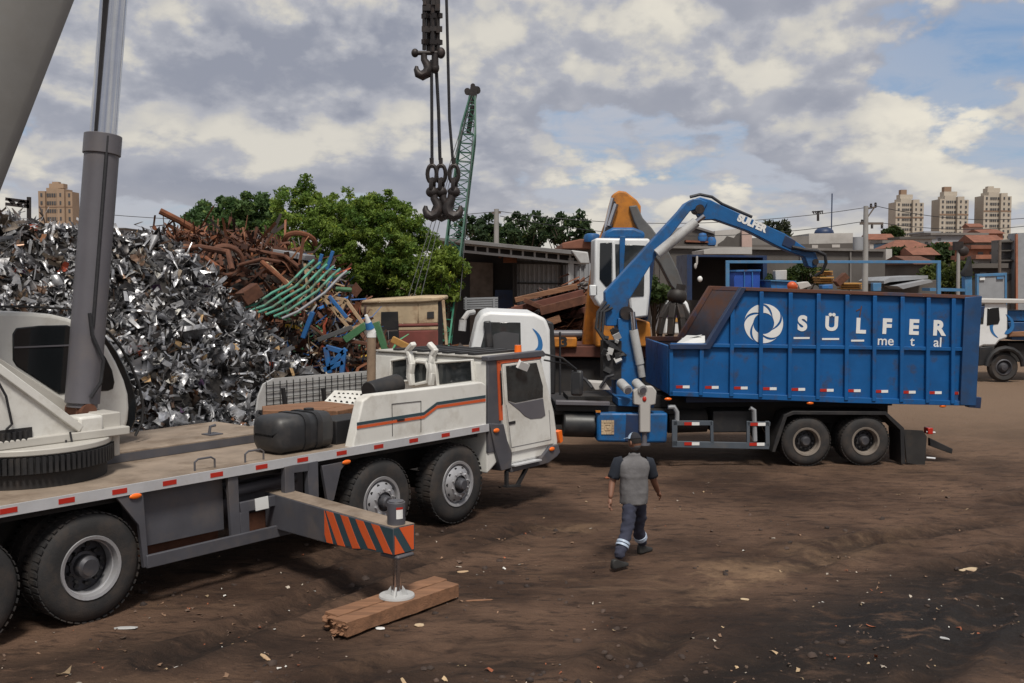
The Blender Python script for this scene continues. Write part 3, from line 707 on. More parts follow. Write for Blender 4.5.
# driver's cab
XB,XF=6.36,7.66
cabpoly=[(XB,.62),(XB,2.33),(XB+.06,2.385),(XF-.05,2.385),(XF+.03,2.34),(XF+.40,1.40),(XF+.50,.92),(XF+.46,.70),(6.95,.70),(6.62,.78)]
m=MB(); m.prism(cabpoly,YN+.02,1.10); cab=m.build('driver_cab',M['white'],crane,bevel=.045,seg=3)
m=MB(); m.prism([(XB-.004,.95),(XB-.004,2.36),(XF-.02,2.40),(XF-.02,2.33),(6.66,2.30),(6.66,.95)],YN+.004,YN+.05); m.build('cab_pillar',M['darkgrey'],cab,bevel=.008)
m=MB(); m.prism([(XB-.03,2.34),(XB-.03,2.41),(XF+.02,2.43),(XF+.10,2.37),(XF+.06,2.33)],YN-.03,YN+.12); m.build('cab_roof_edge',M['darkgrey'],cab,bevel=.012)
m=MB(); m.bx(XB-.02,XF-.1,YN+.1,1.08,2.388,2.405); m.build('cab_roof',M['boomwhite'],cab)
m=MB()
for k in range(7):
    y=YN+.35+k*.27; m.bx(XB+.08,XF-.1,y,y+.13,2.407,2.44)
m.build('roof_tread',M['black'],cab)
line([(498.6,362),(498.6,420)],1,0,0,M['orange'],cab,'_x') if False else None
m=MB(); a=poly([(496.8,362),(500.2,362),(502.5,420),(499.3,420.5)]); m.prism(a,YN-.012,YN+.01); m.build('orange_trim',M['orange'],cab)
m=MB(); a=poly([(496.8,360.5),(540.5,355.6),(541,358.4),(497,364)]); m.prism(a,YN-.012,YN+.01); m.build('orange_trim',M['orange'],cab)
door=plate([(502.2,364.5),(539.8,360),(546,385),(553.6,443.5),(511,452.5),(504.9,400)],YN-.010,YN+.03,YN).build('door',M['white'],cab,bevel=.008)
plate([(505.2,366),(535.8,362.6),(542.2,386),(542.2,397.5),(514.8,402.8),(507.2,400.5)],YN-.018,YN-.006,YN).build('window',M['glassgrey'],door,bevel=.004)
plate([(507.2,401.3),(514.8,403.8),(542.4,398.5),(544.7,415.5),(541,418),(530,419),(524,416),(518.6,410.5)],YN-.017,YN-.006,YN).build('lower_trim',M['midgrey'],door,bevel=.004)
plate([(508.3,421.8),(514.5,420.6),(514.7,423.4),(508.6,424.6)],YN-.02,YN-.008,YN).build('handle',M['black'],door)
m=MB(); 
for a,b in (((511.5,447.5),(551,439.5)),((551,439.5),(549,410)),((506.5,405),(511.5,447.5))): m.beam(cp(*a,YN-.011),cp(*b,YN-.011),.006,.008)
m.build('door_seam',M['midgrey'],door)
m=MB(); m.tube([cp(500.6,371,YN-.04),cp(500.8,373,YN-.06),cp(502.3,403,YN-.06),cp(502,405,YN-.04)],.012); m.build('grab_rail',M['black'],cab)
m=MB(); a=cp(523,366,YN-.1); m.box(a,(.24,.05,.12),(0.3,.3,0)); m.tube([cp(519,359,YN),a],.01); m.build('blind_spot_mirror',M['whiteref'],cab,bevel=.02)
plate([(488.7,423.4),(502.4,423.8),(506,440),(511,453),(510,468),(499.9,471),(494,450)],YN-.03,YN+.2,YN).build('front_fender',M['darkgrey'],cab,bevel=.012)
plate([(511,453),(540,448.5),(545,446),(538,459),(510,467)],YN+.12,YN+.2,YN).build('step_recess',M['under'],cab)
plate([(509.8,466),(538.7,459.5),(549,446),(557,444),(559,452),(556,456),(547,463),(509.8,472.5)],YN-.03,YN+.10,YN).build('front_bumper',M['darkgrey'],cab,bevel=.012)
m=MB(); a=cp(510,466); b=cp(537,460); m.beam(a+Vector((0,.0,.01)),b+Vector((0,.0,.01)),.2,.02); m.build('step_tread',M['alu'],cab)
m=MB(); m.beam(cp(506.5,471),cp(506.5,487),.05,.05); m.beam(cp(526.5,468),cp(517,486),.05,.05); m.beam(cp(505,486.5),cp(519,485.5),.08,.03); m.build('hanging_step',M['black'],cab)
plate([(557,432),(561,430),(562,441),(559.5,443)],YN-.02,YN+.08,YN).build('turn_signal',M['amber'],cab)
for px,py in ((496,430.5),(551.5,449)):
    q=cp(px,py,YN-.03); m=MB(); m.ell((q.x,YN-.04,q.z),(.07,.022,.035)); m.build('side_marker',M['amber'],cab)
m=MB(); q=CR.side(518,353,YN+.25); m.cyl((q.x,YN+.25,2.40),(q.x,YN+.25,2.52),.06,.055,n=14); m.build('beacon',M['amber'],cab)
# rear wall windows
def backw(pts,mat,name,k=.012,bev=.01):
    q=[CR.sec(a,b,XB) for a,b in pts]; m=MB(); m.prism3([Vector((XB-k,p.y,p.z)) for p in q],(k+.004,0,0)); return m.build(name,mat,cab,bevel=bev)
backw([(437.5,364),(471,361.5),(472,380.5),(439.5,384.5)],M['glassgrey'],'rear_window')
backw([(412.5,368),(418,363.5),(425,364.5),(427,370),(426.5,380),(413,383),(410.7,377)],M['glassgrey'],'rear_window')
backw([(393,361.5),(407,359.5),(408.5,379),(392,382)],M['glassgrey'],'rear_window')
def backframe(pts,wd,name):
    m=MB(); q=[CR.sec(a_,b_,XB-.03) for a_,b_ in pts]; q=[Vector((XB-.03,p.y,p.z)) for p in q]
    for u,v in zip(q,q[1:]+q[:1]): m.beam(u,v+(v-u).normalized()*wd*.5,wd,.07,(1,0,0))
    return m.build(name,M['white'],cab,bevel=.012)
backframe([(409,366),(417,361),(426.5,362),(429,369.5),(428,382),(412,385.5),(408.5,377)],.05,'window_frame')
for px,s_ in ((411,-1),(432,1)):
    m=MB(); pts=[CR.sec(px-s_*1,386,XB-.10),CR.sec(px,374,XB-.10),CR.sec(px-s_*1,364,XB-.10),CR.sec(px+s_*.5,356,XB-.08),CR.sec(px+s_*3,350,XB-.08),CR.sec(px-s_*2,344.5,XB-.10)]
    for u,v in zip(pts[:-1],pts[1:]): m.beam(u,v+(v-u).normalized()*.03,.075,.10,(1,0,0))
    m.build('boom_rest',M['white'],cab,bevel=.02)
backframe([(436,362.5),(472.5,360),(473.5,382),(438,386)],.03,'window_frame')
backframe([(391.5,360.5),(408,358),(409.5,380.5),(390.5,383.5)],.03,'window_frame')
m=MB(); m.tube([cp(543,354,YN+.1),cp(562,358,YN-.1),cp(576,369,YN-.2),cp(577,380,YN-.2)],.018); m.tube([cp(544,360,YN+.1),cp(566,364,YN-.1),cp(577,372,YN-.2)],.014); arm=m.build('mirror_arm',M['black'],cab)
m=MB(); q=cp(577,383,YN-.2); m.box(q,(.10,.2,.42),(0,.05,.3)); m.build('mirror',M['blackplastic'],arm,bevel=.04)
# exhaust stack with pale cap
m=MB(); a=CR.side(371,392,.5); b=CR.side(371.5,336,.5); m.cyl(a-Vector((0,0,.3)),b,.07,n=14); ex=m.build('upright_pipe',M['tanpipe'],crane)
m=MB(); c=CR.side(371.5,333,.5); d_=CR.side(366,315,.5); m.cyl(b-Vector((0,0,.02)),c,.075,n=14,mi=0); m.cyl(c,d_,.075,.025,n=14,mi=0); m.cyl(c+(d_-c)*.25,c+(d_-c)*.6,.07,.05,n=14,mi=1); m.build('pipe_cap',[M['whiteref'],M['logo']],ex)

# ------------------------------------------------------------------ superstructure
RZ0,RZ1=1.545,1.735; RR=.90
m=MB(); m.cyl((0,0,1.38),(0,0,RZ0),RR*.93,n=48); m.build('slew_pedestal',M['under'],crane,bevel=.01)  # dark colour stands in for shade under the slew ring
m=MB(); m.lathe([(RR*.93,RZ0),(RR*.97,RZ0),(RR*.97,RZ1),(RR*.93,RZ1)],(0,0,0),(0,0,1),n=64)
for k in range(92):
    a=2*math.pi*k/92; m.box((math.cos(a)*RR*.985,math.sin(a)*RR*.985,(RZ0+RZ1)/2),(.06,.036,RZ1-RZ0-.02),(0,0,a))
m.build('slew_ring',M['black'],crane)
m=MB(); m.cyl((0,0,RZ1+.002),(0,0,RZ1+.07),RR*.99,n=56); m.bx(-1.9,.9,-.62,.62,RZ1+.072,1.90); m.build('slew_platform',M['boomwhite'],crane,bevel=.012)
def splate(y0,y1,pts): 
    m=MB(); q=[CR.side(a,b,y0) for a,b in pts]; m.prism3([Vector((p.x,y0,p.z)) for p in q],(0,y1-y0,0)); return m
sp1=splate(-.56,-.50,[(-140,300),(-60,327),(0,370),(80,430),(97,427),(99,447),(80,456),(40,462),(-60,470),(-140,470)]).build('turntable_side',M['white'],crane,bevel=.012)
m=MB(); m.beam(CR.side(-60,325,-.58),CR.side(80.5,429,-.58),.05,.09); m.build('turntable_flange',M['white'],sp1,bevel=.01)
splate(.18,.24,[(-140,270),(-40,330),(0,358),(68,402),(92,420),(92,440),(-140,455)]).build('turntable_side',M['boomwhite'],crane,bevel=.012)
m=MB(); m.bx(.62,.86,-.5,.6,RZ1+.10,2.06); m.build('ram_bracket',M['boomwhite'],crane,bevel=.015)
m=MB(); q=CR.side(84,436,-.6); m.bx(q.x-.05,q.x+.24,-.60,-.3,1.82,2.06); m.build('turntable_front',M['white'],crane,bevel=.03)
m=MB(); q=CR.side(115,440,-.45); m.cyl((q.x,-.4,q.z-.18),(q.x,-.4,q.z+.14),.075,n=16); m.bx(q.x-.22,q.x,-.46,-.34,q.z-.02,q.z+.1); m.build('slew_lock',M['boomwhite'],crane,bevel=.01)
m=MB(); q=CR.side(14,434,-.6)
for k in range(5): m.cyl((q.x-.12+k*.06,-.60,q.z-.08),(q.x-.12+k*.06,-.60,q.z+.02),.022,n=8)
m.bx(q.x-.2,q.x+.2,-.59,-.57,q.z-.12,q.z+.05); m.build('valve_block',M['black'],crane)
m=MB(); m.tube([CR.side(-4,378,-.62),CR.side(6,396,-.64),CR.side(12,424,-.62),CR.side(6,430,-.6)],.014); m.build('hose',M['cable'],crane); m=MB(); m.tube([CR.side(70,432,-.62),CR.side(72,442,-.63),CR.side(66,448,-.62),CR.side(66,440,-.62)],.012); m.build('hose',M['cable'],crane)
# operator cab
opts=[(-60,313),(0,311.5),(30,312),(52,314),(69,318),(84,324.5),(96.6,332.5),(108,346),(117,362),(125,380),(129,394),(130,408),(129,420),(126,431),(119,438),(0,441),(-60,441)]
YO=.45
oc=MB(); oc.prism(poly(opts,YO),YO,YO+.95); oc=oc.build('operator_cab',M['white'],crane,bevel=.05,seg=3)
wp=[(16,328),(40,325.5),(67,325),(84,332),(96.6,344),(106,358),(112,370),(114.5,382),(113,389),(108,391),(93.7,391.8),(58.6,394),(36,379),(16,366),(12.5,360),(12.3,334)]
MB().prism(poly(wp,YO),YO-.012,YO+.02).build('window',M['glass'],oc,bevel=.012)
m=MB(); m.beam(CR.side(14,347.5,YO-.014),CR.side(100,344,YO-.014),.012,.018); m.build('window_rail',M['midgrey'],oc)
gl=[(98,327),(110,337),(120,350),(129,367),(137,387),(141,405),(140,420),(134,434),(126,431),(129,420),(130,408),(129,394),(125,380),(117,362),(108,346),(96.6,332.5)]
MB().prism(poly(gl,YO),YO+.08,YO+.88).build('windscreen',M['glass'],oc,bevel=.02)
for yy in (YO+.02,YO+.45,YO+.9):
    m=MB(); m.tube([CR.side(a,b,YO)+Vector((0,yy-YO,0)) for a,b in ((96,324),(110,333),(122,348),(132,366),(140,386),(144,405),(143,422),(136,436))],.018,n=6); m.build('guard_bar',M['black'],oc)
m=MB(); m.tube([CR.side(a,b,YO)+Vector((0,.02,0)) for a,b in ((-40,307),(20,306.5),(70,309),(96,324))],.015,n=6); m.build('roof_rail',M['black'],oc)
# lift ram
rb=Vector((.66,-.02,2.14)); rc=Vector((1.0,-.02,5.24)); rd=(rc-rb).normalized(); rtop=rb+rd*6.3
m=MB(); m.cyl(rb,rc,.193,n=32); m.cyl(rc-rd*.22,rc+rd*.01,.212,n=32); m.cyl(rb-rd*.05,rb+rd*.06,.17,n=24); ram=m.build('ram_cylinder',M['midgrey'],crane,bevel=.006)
m=MB(); m.cyl(rc,rtop,.152,n=32); m.build('ram_rod',M['chrome'],ram)
m=MB(); m.cyl((rb.x-.02,-.22,rb.z-.08),(rb.x-.02,.18,rb.z-.08),.09,n=18); m.bx(rb.x-.12,rb.x+.10,-.12,.10,rb.z-.3,rb.z-.02); m.build('ram_foot',M['rust'],ram)
m=MB(); m.tube([rb+Vector((.0,-.21,1.05)),rb+Vector((.02,-.22,.8)),rb+Vector((.14,-.24,.5)),rb+Vector((.1,-.24,.25)),rb+Vector((-.02,-.22,.08))],.022); m.tube([rb+rd*3.1+Vector((-.05,-.19,0)),rb+rd*.9+Vector((-.05,-.19,0))],.02,n=6); m.build('ram_hose',M['cable'],ram)
# telescopic boom
EL=R(67.8); bd=Vector((math.cos(EL),0,math.sin(EL))); bn=Vector((math.sin(EL),0,-math.cos(EL)))   # bn: underside normal
def boomsec(t,w,h,ch,low):
    # low: point on the underside centre line
    c=low+bd*t
    pts=[(-w/2,-h),(-w/2,-ch),(-w/2+ch*.75,0),(w/2-ch*.75,0),(w/2,-ch),(w/2,-h),(w/2-.06,-h-.04),(-w/2+.06,-h-.04)]
    return [c+Vector((0,a,0))+bn*b for a,b in pts]
q=CR.side(40,95,-.3); low=Vector((q.x,0,q.z))-bd*4.2
m=MB(); m.loft([boomsec(0.2,.74,.78,.16,low),boomsec(9.8,.74,.78,.16,low)]); boom=m.build('boom',M['boomgrey'],crane,bevel=.02,seg=3)
for t0,t1,k in ((9.8,13.5,.06),(13.5,17,.11),(17,20.9,.16)):
    m=MB(); m.loft([boomsec(t0,.74-2*k,.78-2*k,.14,low-bn*k),boomsec(t1,.74-2*k,.78-2*k,.14,low-bn*k)]); m.build('boom_section',M['boomgrey'],boom,bevel=.015)
tip=low+bd*20.9
m=MB(); m.loft([[low+bd*a+Vector((0,-.376,0))+bn*b for a,b in ((.3,-.1),(.3,-.6),(9.6,-.6),(9.6,-.1))],[low+bd*a+Vector((0,-.369,0))+bn*b for a,b in ((.3,-.1),(.3,-.6),(9.6,-.6),(9.6,-.1))]]); 
m=MB(); m.ell(low+bd*5.75+Vector((0,-.39,0))+bn*-.28,(.05,.03,.13),rot=(0,.4,0)); m.build('boom_fitting',M['black'],boom)
m=MB(); m.bx(-1.75,-1.15,-.45,.45,1.9,3.2); m.build('boom_pivot',M['boomwhite'],crane,bevel=.03)
m=MB(); m.bx(-2.5,-1.6,-1.2,1.2,1.78,2.5); m.build('counterweight',M['darkgrey'],crane,bevel=.05)
HX=6.6
m=MB(); m.loft([[tip+Vector((-.3,y,0)) for y in (-.2,.2)]+[tip+Vector((-.3,y,.5)) for y in (.2,-.2)],[Vector((HX+.3,y,tip.z-.1)) for y in (-.2,.2)]+[Vector((HX+.3,y,tip.z+.25)) for y in (.2,-.2)]]); 
for y in (-.12,.12): m.cyl((HX,y-.04,tip.z+.05),(HX,y+.04,tip.z+.05),.25,n=20)
m.build('boom_head',M['boomwhite'],boom)
# ------------------------------------------------------------------ hook block and slings (hang from the boom)
def hk(px,py,yl=0): return CR.l2w(CR.side(px,py,yl))
HB=hk(432,52)
hook=thing('hook_block','dark steel crane hook block hanging on wire ropes high above the yard','hook block',tuple(HB))
ppx=.0159
zt=CR.l2w(tip).z
def P(px,py,dy=0):
    # a point near the hook plane
    return at(px,py,HB.y+dy)
m=MB()
for px,dy in ((424.5,0),(427.5,.12),(434,0),(437.5,.12)):
    a=P(px,46,dy); m.cyl(a,Vector((a.x*.4+HB.x*.6,a.y,zt)),.03,n=6)
m.build('hoist_rope',M['cable'],hook,world=True)
m=MB()
for px,dy,w_,y1 in ((424.2,0,.05,50),(428.6,.08,.06,54),(432.6,-.06,.05,52),(437.2,.05,.07,54)):
    for k in range(9):
        y0=-60+k*13; m.cyl(P(px,y0,dy),P(px,min(y0+9,y1),dy),w_*.62,n=8)
        if y0+13<y1: m.box(P(px+.6,y0+11,dy),(w_*1.1,w_*2.0,.075),(0,0,k*.8))
m.beam(P(423,8),P(440,8),.08,.10); m.beam(P(423,30),P(440,31),.06,.07); m.beam(P(423,-40),P(440,-40),.1,.3)
m.build('chain_bundle',M['hookmetal'],hook,world=True)
m=MB(); m.cyl(P(415,53),P(442,53),.035,n=12); m.ell(P(415,53),(.06,.06,.07)); m.ell(P(441,53),(.07,.06,.09)); m.build('crosshead',M['hookmetal'],hook,world=True)
def hookshape(m,cx,top,sc,dy,flip=1):
    # small J hook, sizes in px
    pts=[(0,0),(0,5),(flip*2.5,9),(flip*4,13),(flip*2.5,17.5),(-flip*1.5,19.5),(-flip*5.5,18),(-flip*7,14),(-flip*6.6,11)]
    m.tube([P(cx+a*sc,top+b*sc,dy) for a,b in pts],[.045*sc,.05*sc,.06*sc,.07*sc,.075*sc,.075*sc,.06*sc,.04*sc,.022*sc],n=10)
m=MB(); hookshape(m,424,54,1.1,0,1); m.build('hook',M['hookmetal'],hook,world=True)
m=MB(); m.cyl(P(435,54),P(435,66),.055,.06,n=10); m.ell(P(435,68),(.07,.06,.09)); m.build('swivel',M['hookmetal'],hook,world=True)
def ring(m,cx,cy,rx,ry,dy,r=.02,n=14,yaw=0):
    m.tube([P(cx+rx*math.cos(2*math.pi*i/n)*math.cos(yaw),cy+ry*math.sin(2*math.pi*i/n),dy+rx*math.cos(2*math.pi*i/n)*math.sin(yaw)*ppx) for i in range(n+1)],r,n=6,cap=False)
for i,(px0,py0,px1,lab,fl,dy) in enumerate(((431.5,66,432,'leftmost of the three dark wire sling hooks dangling beside the green lattice boom',1,0),(437,66,441,'middle of the three dark wire sling hooks dangling beside the green lattice boom',1,.05),(447,-60,454,'rightmost of the three dark wire sling hooks, its rope passing beside the hook block',-1,-.05))):
    base=P(px1,212,dy); t=thing('sling_hook',lab,'sling hook',tuple(base),0,'wire sling hooks under the crane block')
    m=MB()
    if i==2:
        a=P(446.5,0,dy); m.tube([Vector((HB.x+.2,HB.y-.05,zt)),a,P(449.5,120,dy),P(px1-1,163,dy)],.026,n=6)
    elif i==1:
        m.tube([P(436,64,dy),P(438.5,110,dy),P(px1-1,160,dy)],.03,n=6)
    else: m.tube([P(px0,60,dy),P(431.8,110,dy),P(px1,160,dy)],.028,n=6)
    m.build('sling_rope',M['cable'],t,world=True)
    m=MB(); m.cyl(P(px1-.4,158,dy),P(px1,168,dy),.035,.03,n=8); ring(m,px1,174,4.6,9,dy,.036); ring(m,px1+.3,186,4,7,dy,.036,yaw=1.2); m.build('shackle',M['hookmetal'],t,world=True)
    m=MB(); m.ell(P(px1,192,dy),(.10,.08,.09)); hookshape(m,px1+2*fl,192,1.25,dy,fl); m.build('hook',M['hookmetal'],t,world=True)
# timber mat under the outrigger
TA=gnd(338,626,.1); 
ta=Vector((gnd(345,614,.2).x,gnd(345,614,.2).y,0)); 
JW=CR.l2w((JX,JY,0)); tdir=CR.l2w((3.03,-3.55,0))-CR.l2w((1.42,-3.56,0)); tdir.z=0; tdir.normalize(); tn=Vector((tdir.y,-tdir.x,0))
tl=[]
for k,(off,sh,L0,lab) in enumerate(((-.115,.02,1.66,'far worn brown timber sleeper under the orange striped outrigger foot'),(.117,-.06,1.70,'near worn brown timber sleeper under the outrigger foot, its split end to the left'))):
    c=Vector((JW.x,JW.y,0))+tn*off+tdir*(-.02+sh)
    m=MB(); rings=[]
    for j in range(13):
        t=-L0/2+L0*j/12; jit=lambda: random.uniform(-.008,.008)
        rings.append([c+tdir*t+tn*a*(.104+jit())+Vector((0,0,z+jit()*(.3 if z>.1 else 1))) for a,z in ((-1,.0),(1,.0),(1,.153),(-1,.153))])
    m.loft(rings)
    for j in range(14): # splinters at the left end
        a=random.uniform(-.09,.09); z=random.uniform(.01,.13); p=c-tdir*(L0/2-.02)+tn*a+Vector((0,0,z)); m.beam(p,p-tdir*random.uniform(.02,.09)+Vector((0,0,random.uniform(-.03,.0))),random.uniform(.03,.07),random.uniform(.01,.022))
    o=m.build('timber_sleeper',M['timber'],None,bevel=.008); tag(o,lab,'timber','timber sleepers under the outrigger')
# timber planks lying on crane deck
for pts,hh,lab in ((((262,406),(324,401),(350,404),(322,409.5),(263,410.5)),.22,'long pale worn plank stack lying on the crane deck behind the fuel tank'),(((351,404),(364,405.5),(337,411),(323.5,409.8)),.26,'short brown timber block lying on the crane deck beside the black valve box')):
    m=MB(); m.prism3([CR.l2w(CR.hor(a_,b_,1.73)) for a_,b_ in pts],(0,0,-hh)); o=m.build('timber_plank',M['timber'],None,bevel=.01); tag(o,lab,'timber plank')
# ================================================================== blue hook lift truck
truck=thing('scrap_truck','white cabbed blue tipper truck with loader crane carrying the big blue container','truck',(TRK.O[0],TRK.O[1],0),TRK.th)
TY=-1.22
def tp(px,py,yl=TY): return TRK.side(px,py,yl)
def tpoly(pts,yl=TY): return [(lambda q:(q.x,q.z))(tp(a,b,yl)) for a,b in pts]
def tplate(pts,y0,y1,yl=None):
    m=MB(); m.prism(tpoly(pts,y0 if yl is None else yl),y0,y1); return m
r_=.47
for px in (807,866):
    q=tp(px,444.5,TY)
    wheel(truck,q.x,TY+.02,r_,r_,.27,'dark'); wheel(truck,q.x,TY+.31,r_,r_,.27,'dark',-1,False); wheel(truck,q.x,1.2,r_,r_,.27,'dark',1)
qf=tp(512,450,TY)
wheel(truck,qf.x,TY+.02,r_,r_,.27,'dark'); wheel(truck,qf.x,1.2,r_,r_,.27,'dark',1)
xr=tp(925,430).x; xl=tp(556,430).x
m=MB(); m.bx(xl-1.0,xr-.4,-.42,-.32,.72,1.06); m.bx(xl-1.0,xr-.4,.32,.42,.72,1.06)
for px in (807,866,512): x=tp(px,444,TY).x; m.cyl((x,-1,r_),(x,1,r_),.1); m.ell((x,0,r_),(.25,.3,.25))
m.bx(xl+.3,xr-.35,-.5,.5,1.065,1.28); m.bx(xl,xl+2.4,-.9,.9,.98,1.05); m.build('chassis_frame',M['under'],truck)
m=MB(); m.bx(tp(715,430).x,tp(760,430).x,-1.05,-.45,tp(715,434).z,1.05); m.build('battery_box',M['black'],truck,bevel=.02)
m=MB(); m.cyl((tp(673,427).x,-.7,.8),(tp(712,427).x,-.7,.82),.22,n=20); m.build('air_tank',M['under'],truck)
# wheel arch
arch=[(778,440),(783,413),(793,411),(880,411.5),(889,414),(903,430),(903,463),(900,463),(899,432),(887,416.5),(880,414.5),(793,414),(786,416),(781,440)]
m=MB(); m.prism(tpoly([(772,452),(775,440),(784,415),(793,411),(886,411.5),(904,428),(905,464),(901,464),(900,430),(885,415),(794,414.5),(787,417),(779,441),(775,452)]),TY-.01,TY+.55); m.build('mudguard',M['black'],truck,bevel=.006)
tplate([(905,430),(924,431),(928,437),(926,467),(908,463)],TY+.05,TY+.08,TY).build('mud_flap',M['under'],truck)
tplate([(930,438),(953,449),(952,454),(930,446)],TY+.3,TY+.4,TY+.3).build('tow_beam',M['black'],truck,bevel=.01)
m=MB(); q=tp(933,432); m.bx(q.x-.05,q.x+.05,TY+.1,TY+.3,q.z-.06,q.z+.06); m.build('tail_lamp',M['red'],truck,bevel=.01)
for yy in (434,460):
    m=MB(); q=tp(935,yy-1); m.cyl((q.x-.1,TY+.15,q.z),(q.x+.06,TY+.12,q.z-.01),.02,n=8); m.build('lamp_bracket',M['alu'],truck)
# side guard frame
SG=pm('guard_grey_paint',(.07,.085,.105),.5,var=.15,dirt=(.12,.1,.085),damt=.5,dscale=4)
m=MB()
def bar(a,b,w=.09,d=.05,y=TY): m.beam(tp(*a,y),tp(*b,y),d,w)
bar((672,444),(769,446),.12); bar((673,423),(712,423),.09); bar((747,423.5),(770,424),.08)
bar((674.5,420),(674.5,446),.1); bar((711.5,421),(712,443),.06); bar((748,421),(748,443),.06); bar((767,421),(767.5,446),.08)
sgd=m.build('side_guard',SG,truck,bevel=.006)
m=MB(); m.tube([tp(668,407,TY+.02),tp(674,407,TY+.02),tp(677,412,TY+.02),tp(677,424,TY+.02)],.045); m.build('fender_hoop',M['sheet'],sgd)
m=MB(); m.tube([tp(750,408,TY+.02),tp(754,410,TY+.02),tp(755,441,TY+.02)],.045); m.build('fender_hoop',M['sheet'],sgd)
def refl(par,px,py,w=15,h=3,y=TY,k=.03,plane=tp):
    for a,b,mt in ((px,px+w*.5,'red'),(px+w*.5,px+w,'whiteref')):
        p0=plane(a,py,y); p1=plane(b,py+h,y); m=MB(); m.bx(p0.x,p1.x,y-k-.004,y-k,p1.z,p0.z); m.build('reflector',M[mt],par)
refl(sgd,684,422); refl(sgd,684,442); refl(sgd,750,422.5); refl(sgd,749,442.5)
# fuel tanks
tplate([(597,413),(668,413),(667,443),(643,443),(597,442)],TY-.02,TY+.62,TY-.02).build('fuel_tank',M['blue2'],truck,bevel=.045,seg=3)
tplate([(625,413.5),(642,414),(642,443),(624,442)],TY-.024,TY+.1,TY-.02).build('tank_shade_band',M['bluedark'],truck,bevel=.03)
m=MB(); a=tp(563,424,TY+.3); b=tp(595,425,TY+.3); m.cyl(a,b,.24,n=24); m.build('air_tank',M['blackplastic'],truck,bevel=.03)
m=MB()
for i in range(5):
    for j in range(5):
        if 0<i<4 and 0<j<4 and not (i==2 and j==2): continue
        q=tp(602.5+i*2.6,421.5+j*2.9,TY-.03); m.box(q,(.042,.012,.046))
for i in (-1,1):
    q=tp(607.7+i*2.6,427.3,TY-.03); m.box(q,(.012,.012,.1)); q=tp(607.7,427.3+i*2.8,TY-.03); m.box(q,(.1,.012,.012))
q=tp(607.7,427.3,TY-.022); m.box(q,(.24,.006,.26)); m.build('tank_grille',M['cream'],truck)
m=MB(); q=tp(598,411.5,TY); m.box(q,(.09,.1,.03)); m.build('yellow_clip',M['yellow'],truck)
# deck between cab and container
tplate([(556,404),(640,406),(640,413),(556,411)],TY+.2,1.0,TY+.2).build('crane_base_frame',M['black'],truck,bevel=.01)
tplate([(556,401),(610,402),(610,406),(556,405)],TY+.05,TY+.25,TY+.05).build('foot_rail',M['midgrey'],truck,bevel=.01)
# cab
CY=-1.2
cpz=[(470,352),(477,322),(482,314),(490,311.5),(535,313.5),(546,319),(550,330),(552,452),(532,452),(528,440),(500,440),(492,452),(466,450),(467,400)]
cab2=MB(); cab2.prism(tpoly(cpz,CY),CY,1.2); cab2=cab2.build('cab',M['white_clean'],truck,bevel=.06,seg=3)
tplate([(479.5,352),(486,326),(490,322),(520.5,322.5),(521,350),(519,357),(480,357)],CY-.012,CY+.02,CY).build('window',M['glassgrey'],cab2,bevel=.01)
tplate([(489.5,345),(494,334),(503,331.5),(519,333.5),(519,350),(492,350)],CY-.02,CY-.008,CY).build('far_window_glint',M['winglass'],cab2)
m=MB(); m.beam(tp(490,348,CY-.05),tp(487,321,CY-.05),.10,.14); m.build('cab_mirror',M['blackplastic'],cab2,bevel=.03)
tplate([(476,357),(524,357),(524,430),(470,430),(472,380)],CY-.008,CY+.02,CY).build('door',M['white_clean'],cab2,bevel=.006)
m=MB(); m.bx(tp(472,330,CY).x-.02,tp(492,320,CY).x,-1.1,1.1,2.28,2.30); m.build('sun_visor',M['black'],cab2)
tplate([(547,321),(554,323),(556,352),(556,395),(548,395)],CY+.1,1.0,CY).build('cab_air_duct',M['black'],cab2,bevel=.03)
m=MB(); m.tube([tp(474,312,CY+.1),tp(468,313,CY+.0),tp(463,320,CY-.1)],.05,n=8); m.tube([tp(463,320,CY-.1),tp(462,331,CY-.12)],.07,n=8); m.build('cab_mirror',M['cylgrey'],cab2)
# swirl emblem builder (crescents round a circle)
def swirl(m,c,R0,n,face,k0,k1,a0=0,thick=.42,span=1.9,aspect=1,cut=None):
    """face(a,b,k) -> point; four crescents"""
    for i in range(n):
        s=a0+2*math.pi*i/n; outer=[];inner=[]
        K=16
        for j in range(K+1):
            t=j/K; a=s+span*t
            ro=R0*(.72+.28*min(1,t*2.2)**.7); wd=thick*min(1,t*5+.25)*(1-t)**.6
            ri=max(ro-R0*wd,R0*.40) if t<.999 else ro
            outer.append((ro*math.cos(a),ro*math.sin(a)*aspect)); inner.append((ri*math.cos(a),ri*math.sin(a)*aspect))
        q=outer+inner[::-1]
        m.prism3([face(c[0]+x,c[1]+y,k0) for x,y in q],face(0,0,k1)-face(0,0,k0))
m=MB(); q=tp(531,340,CY)
swirl(m,(q.x-.14,q.z-.10),.36,2,lambda a,b,k:Vector((a,CY-k,b)),.002,.006,a0=-1.1,thick=.38,span=2.2)
m.build('cab_emblem',M['logo'],cab2,smooth=False)
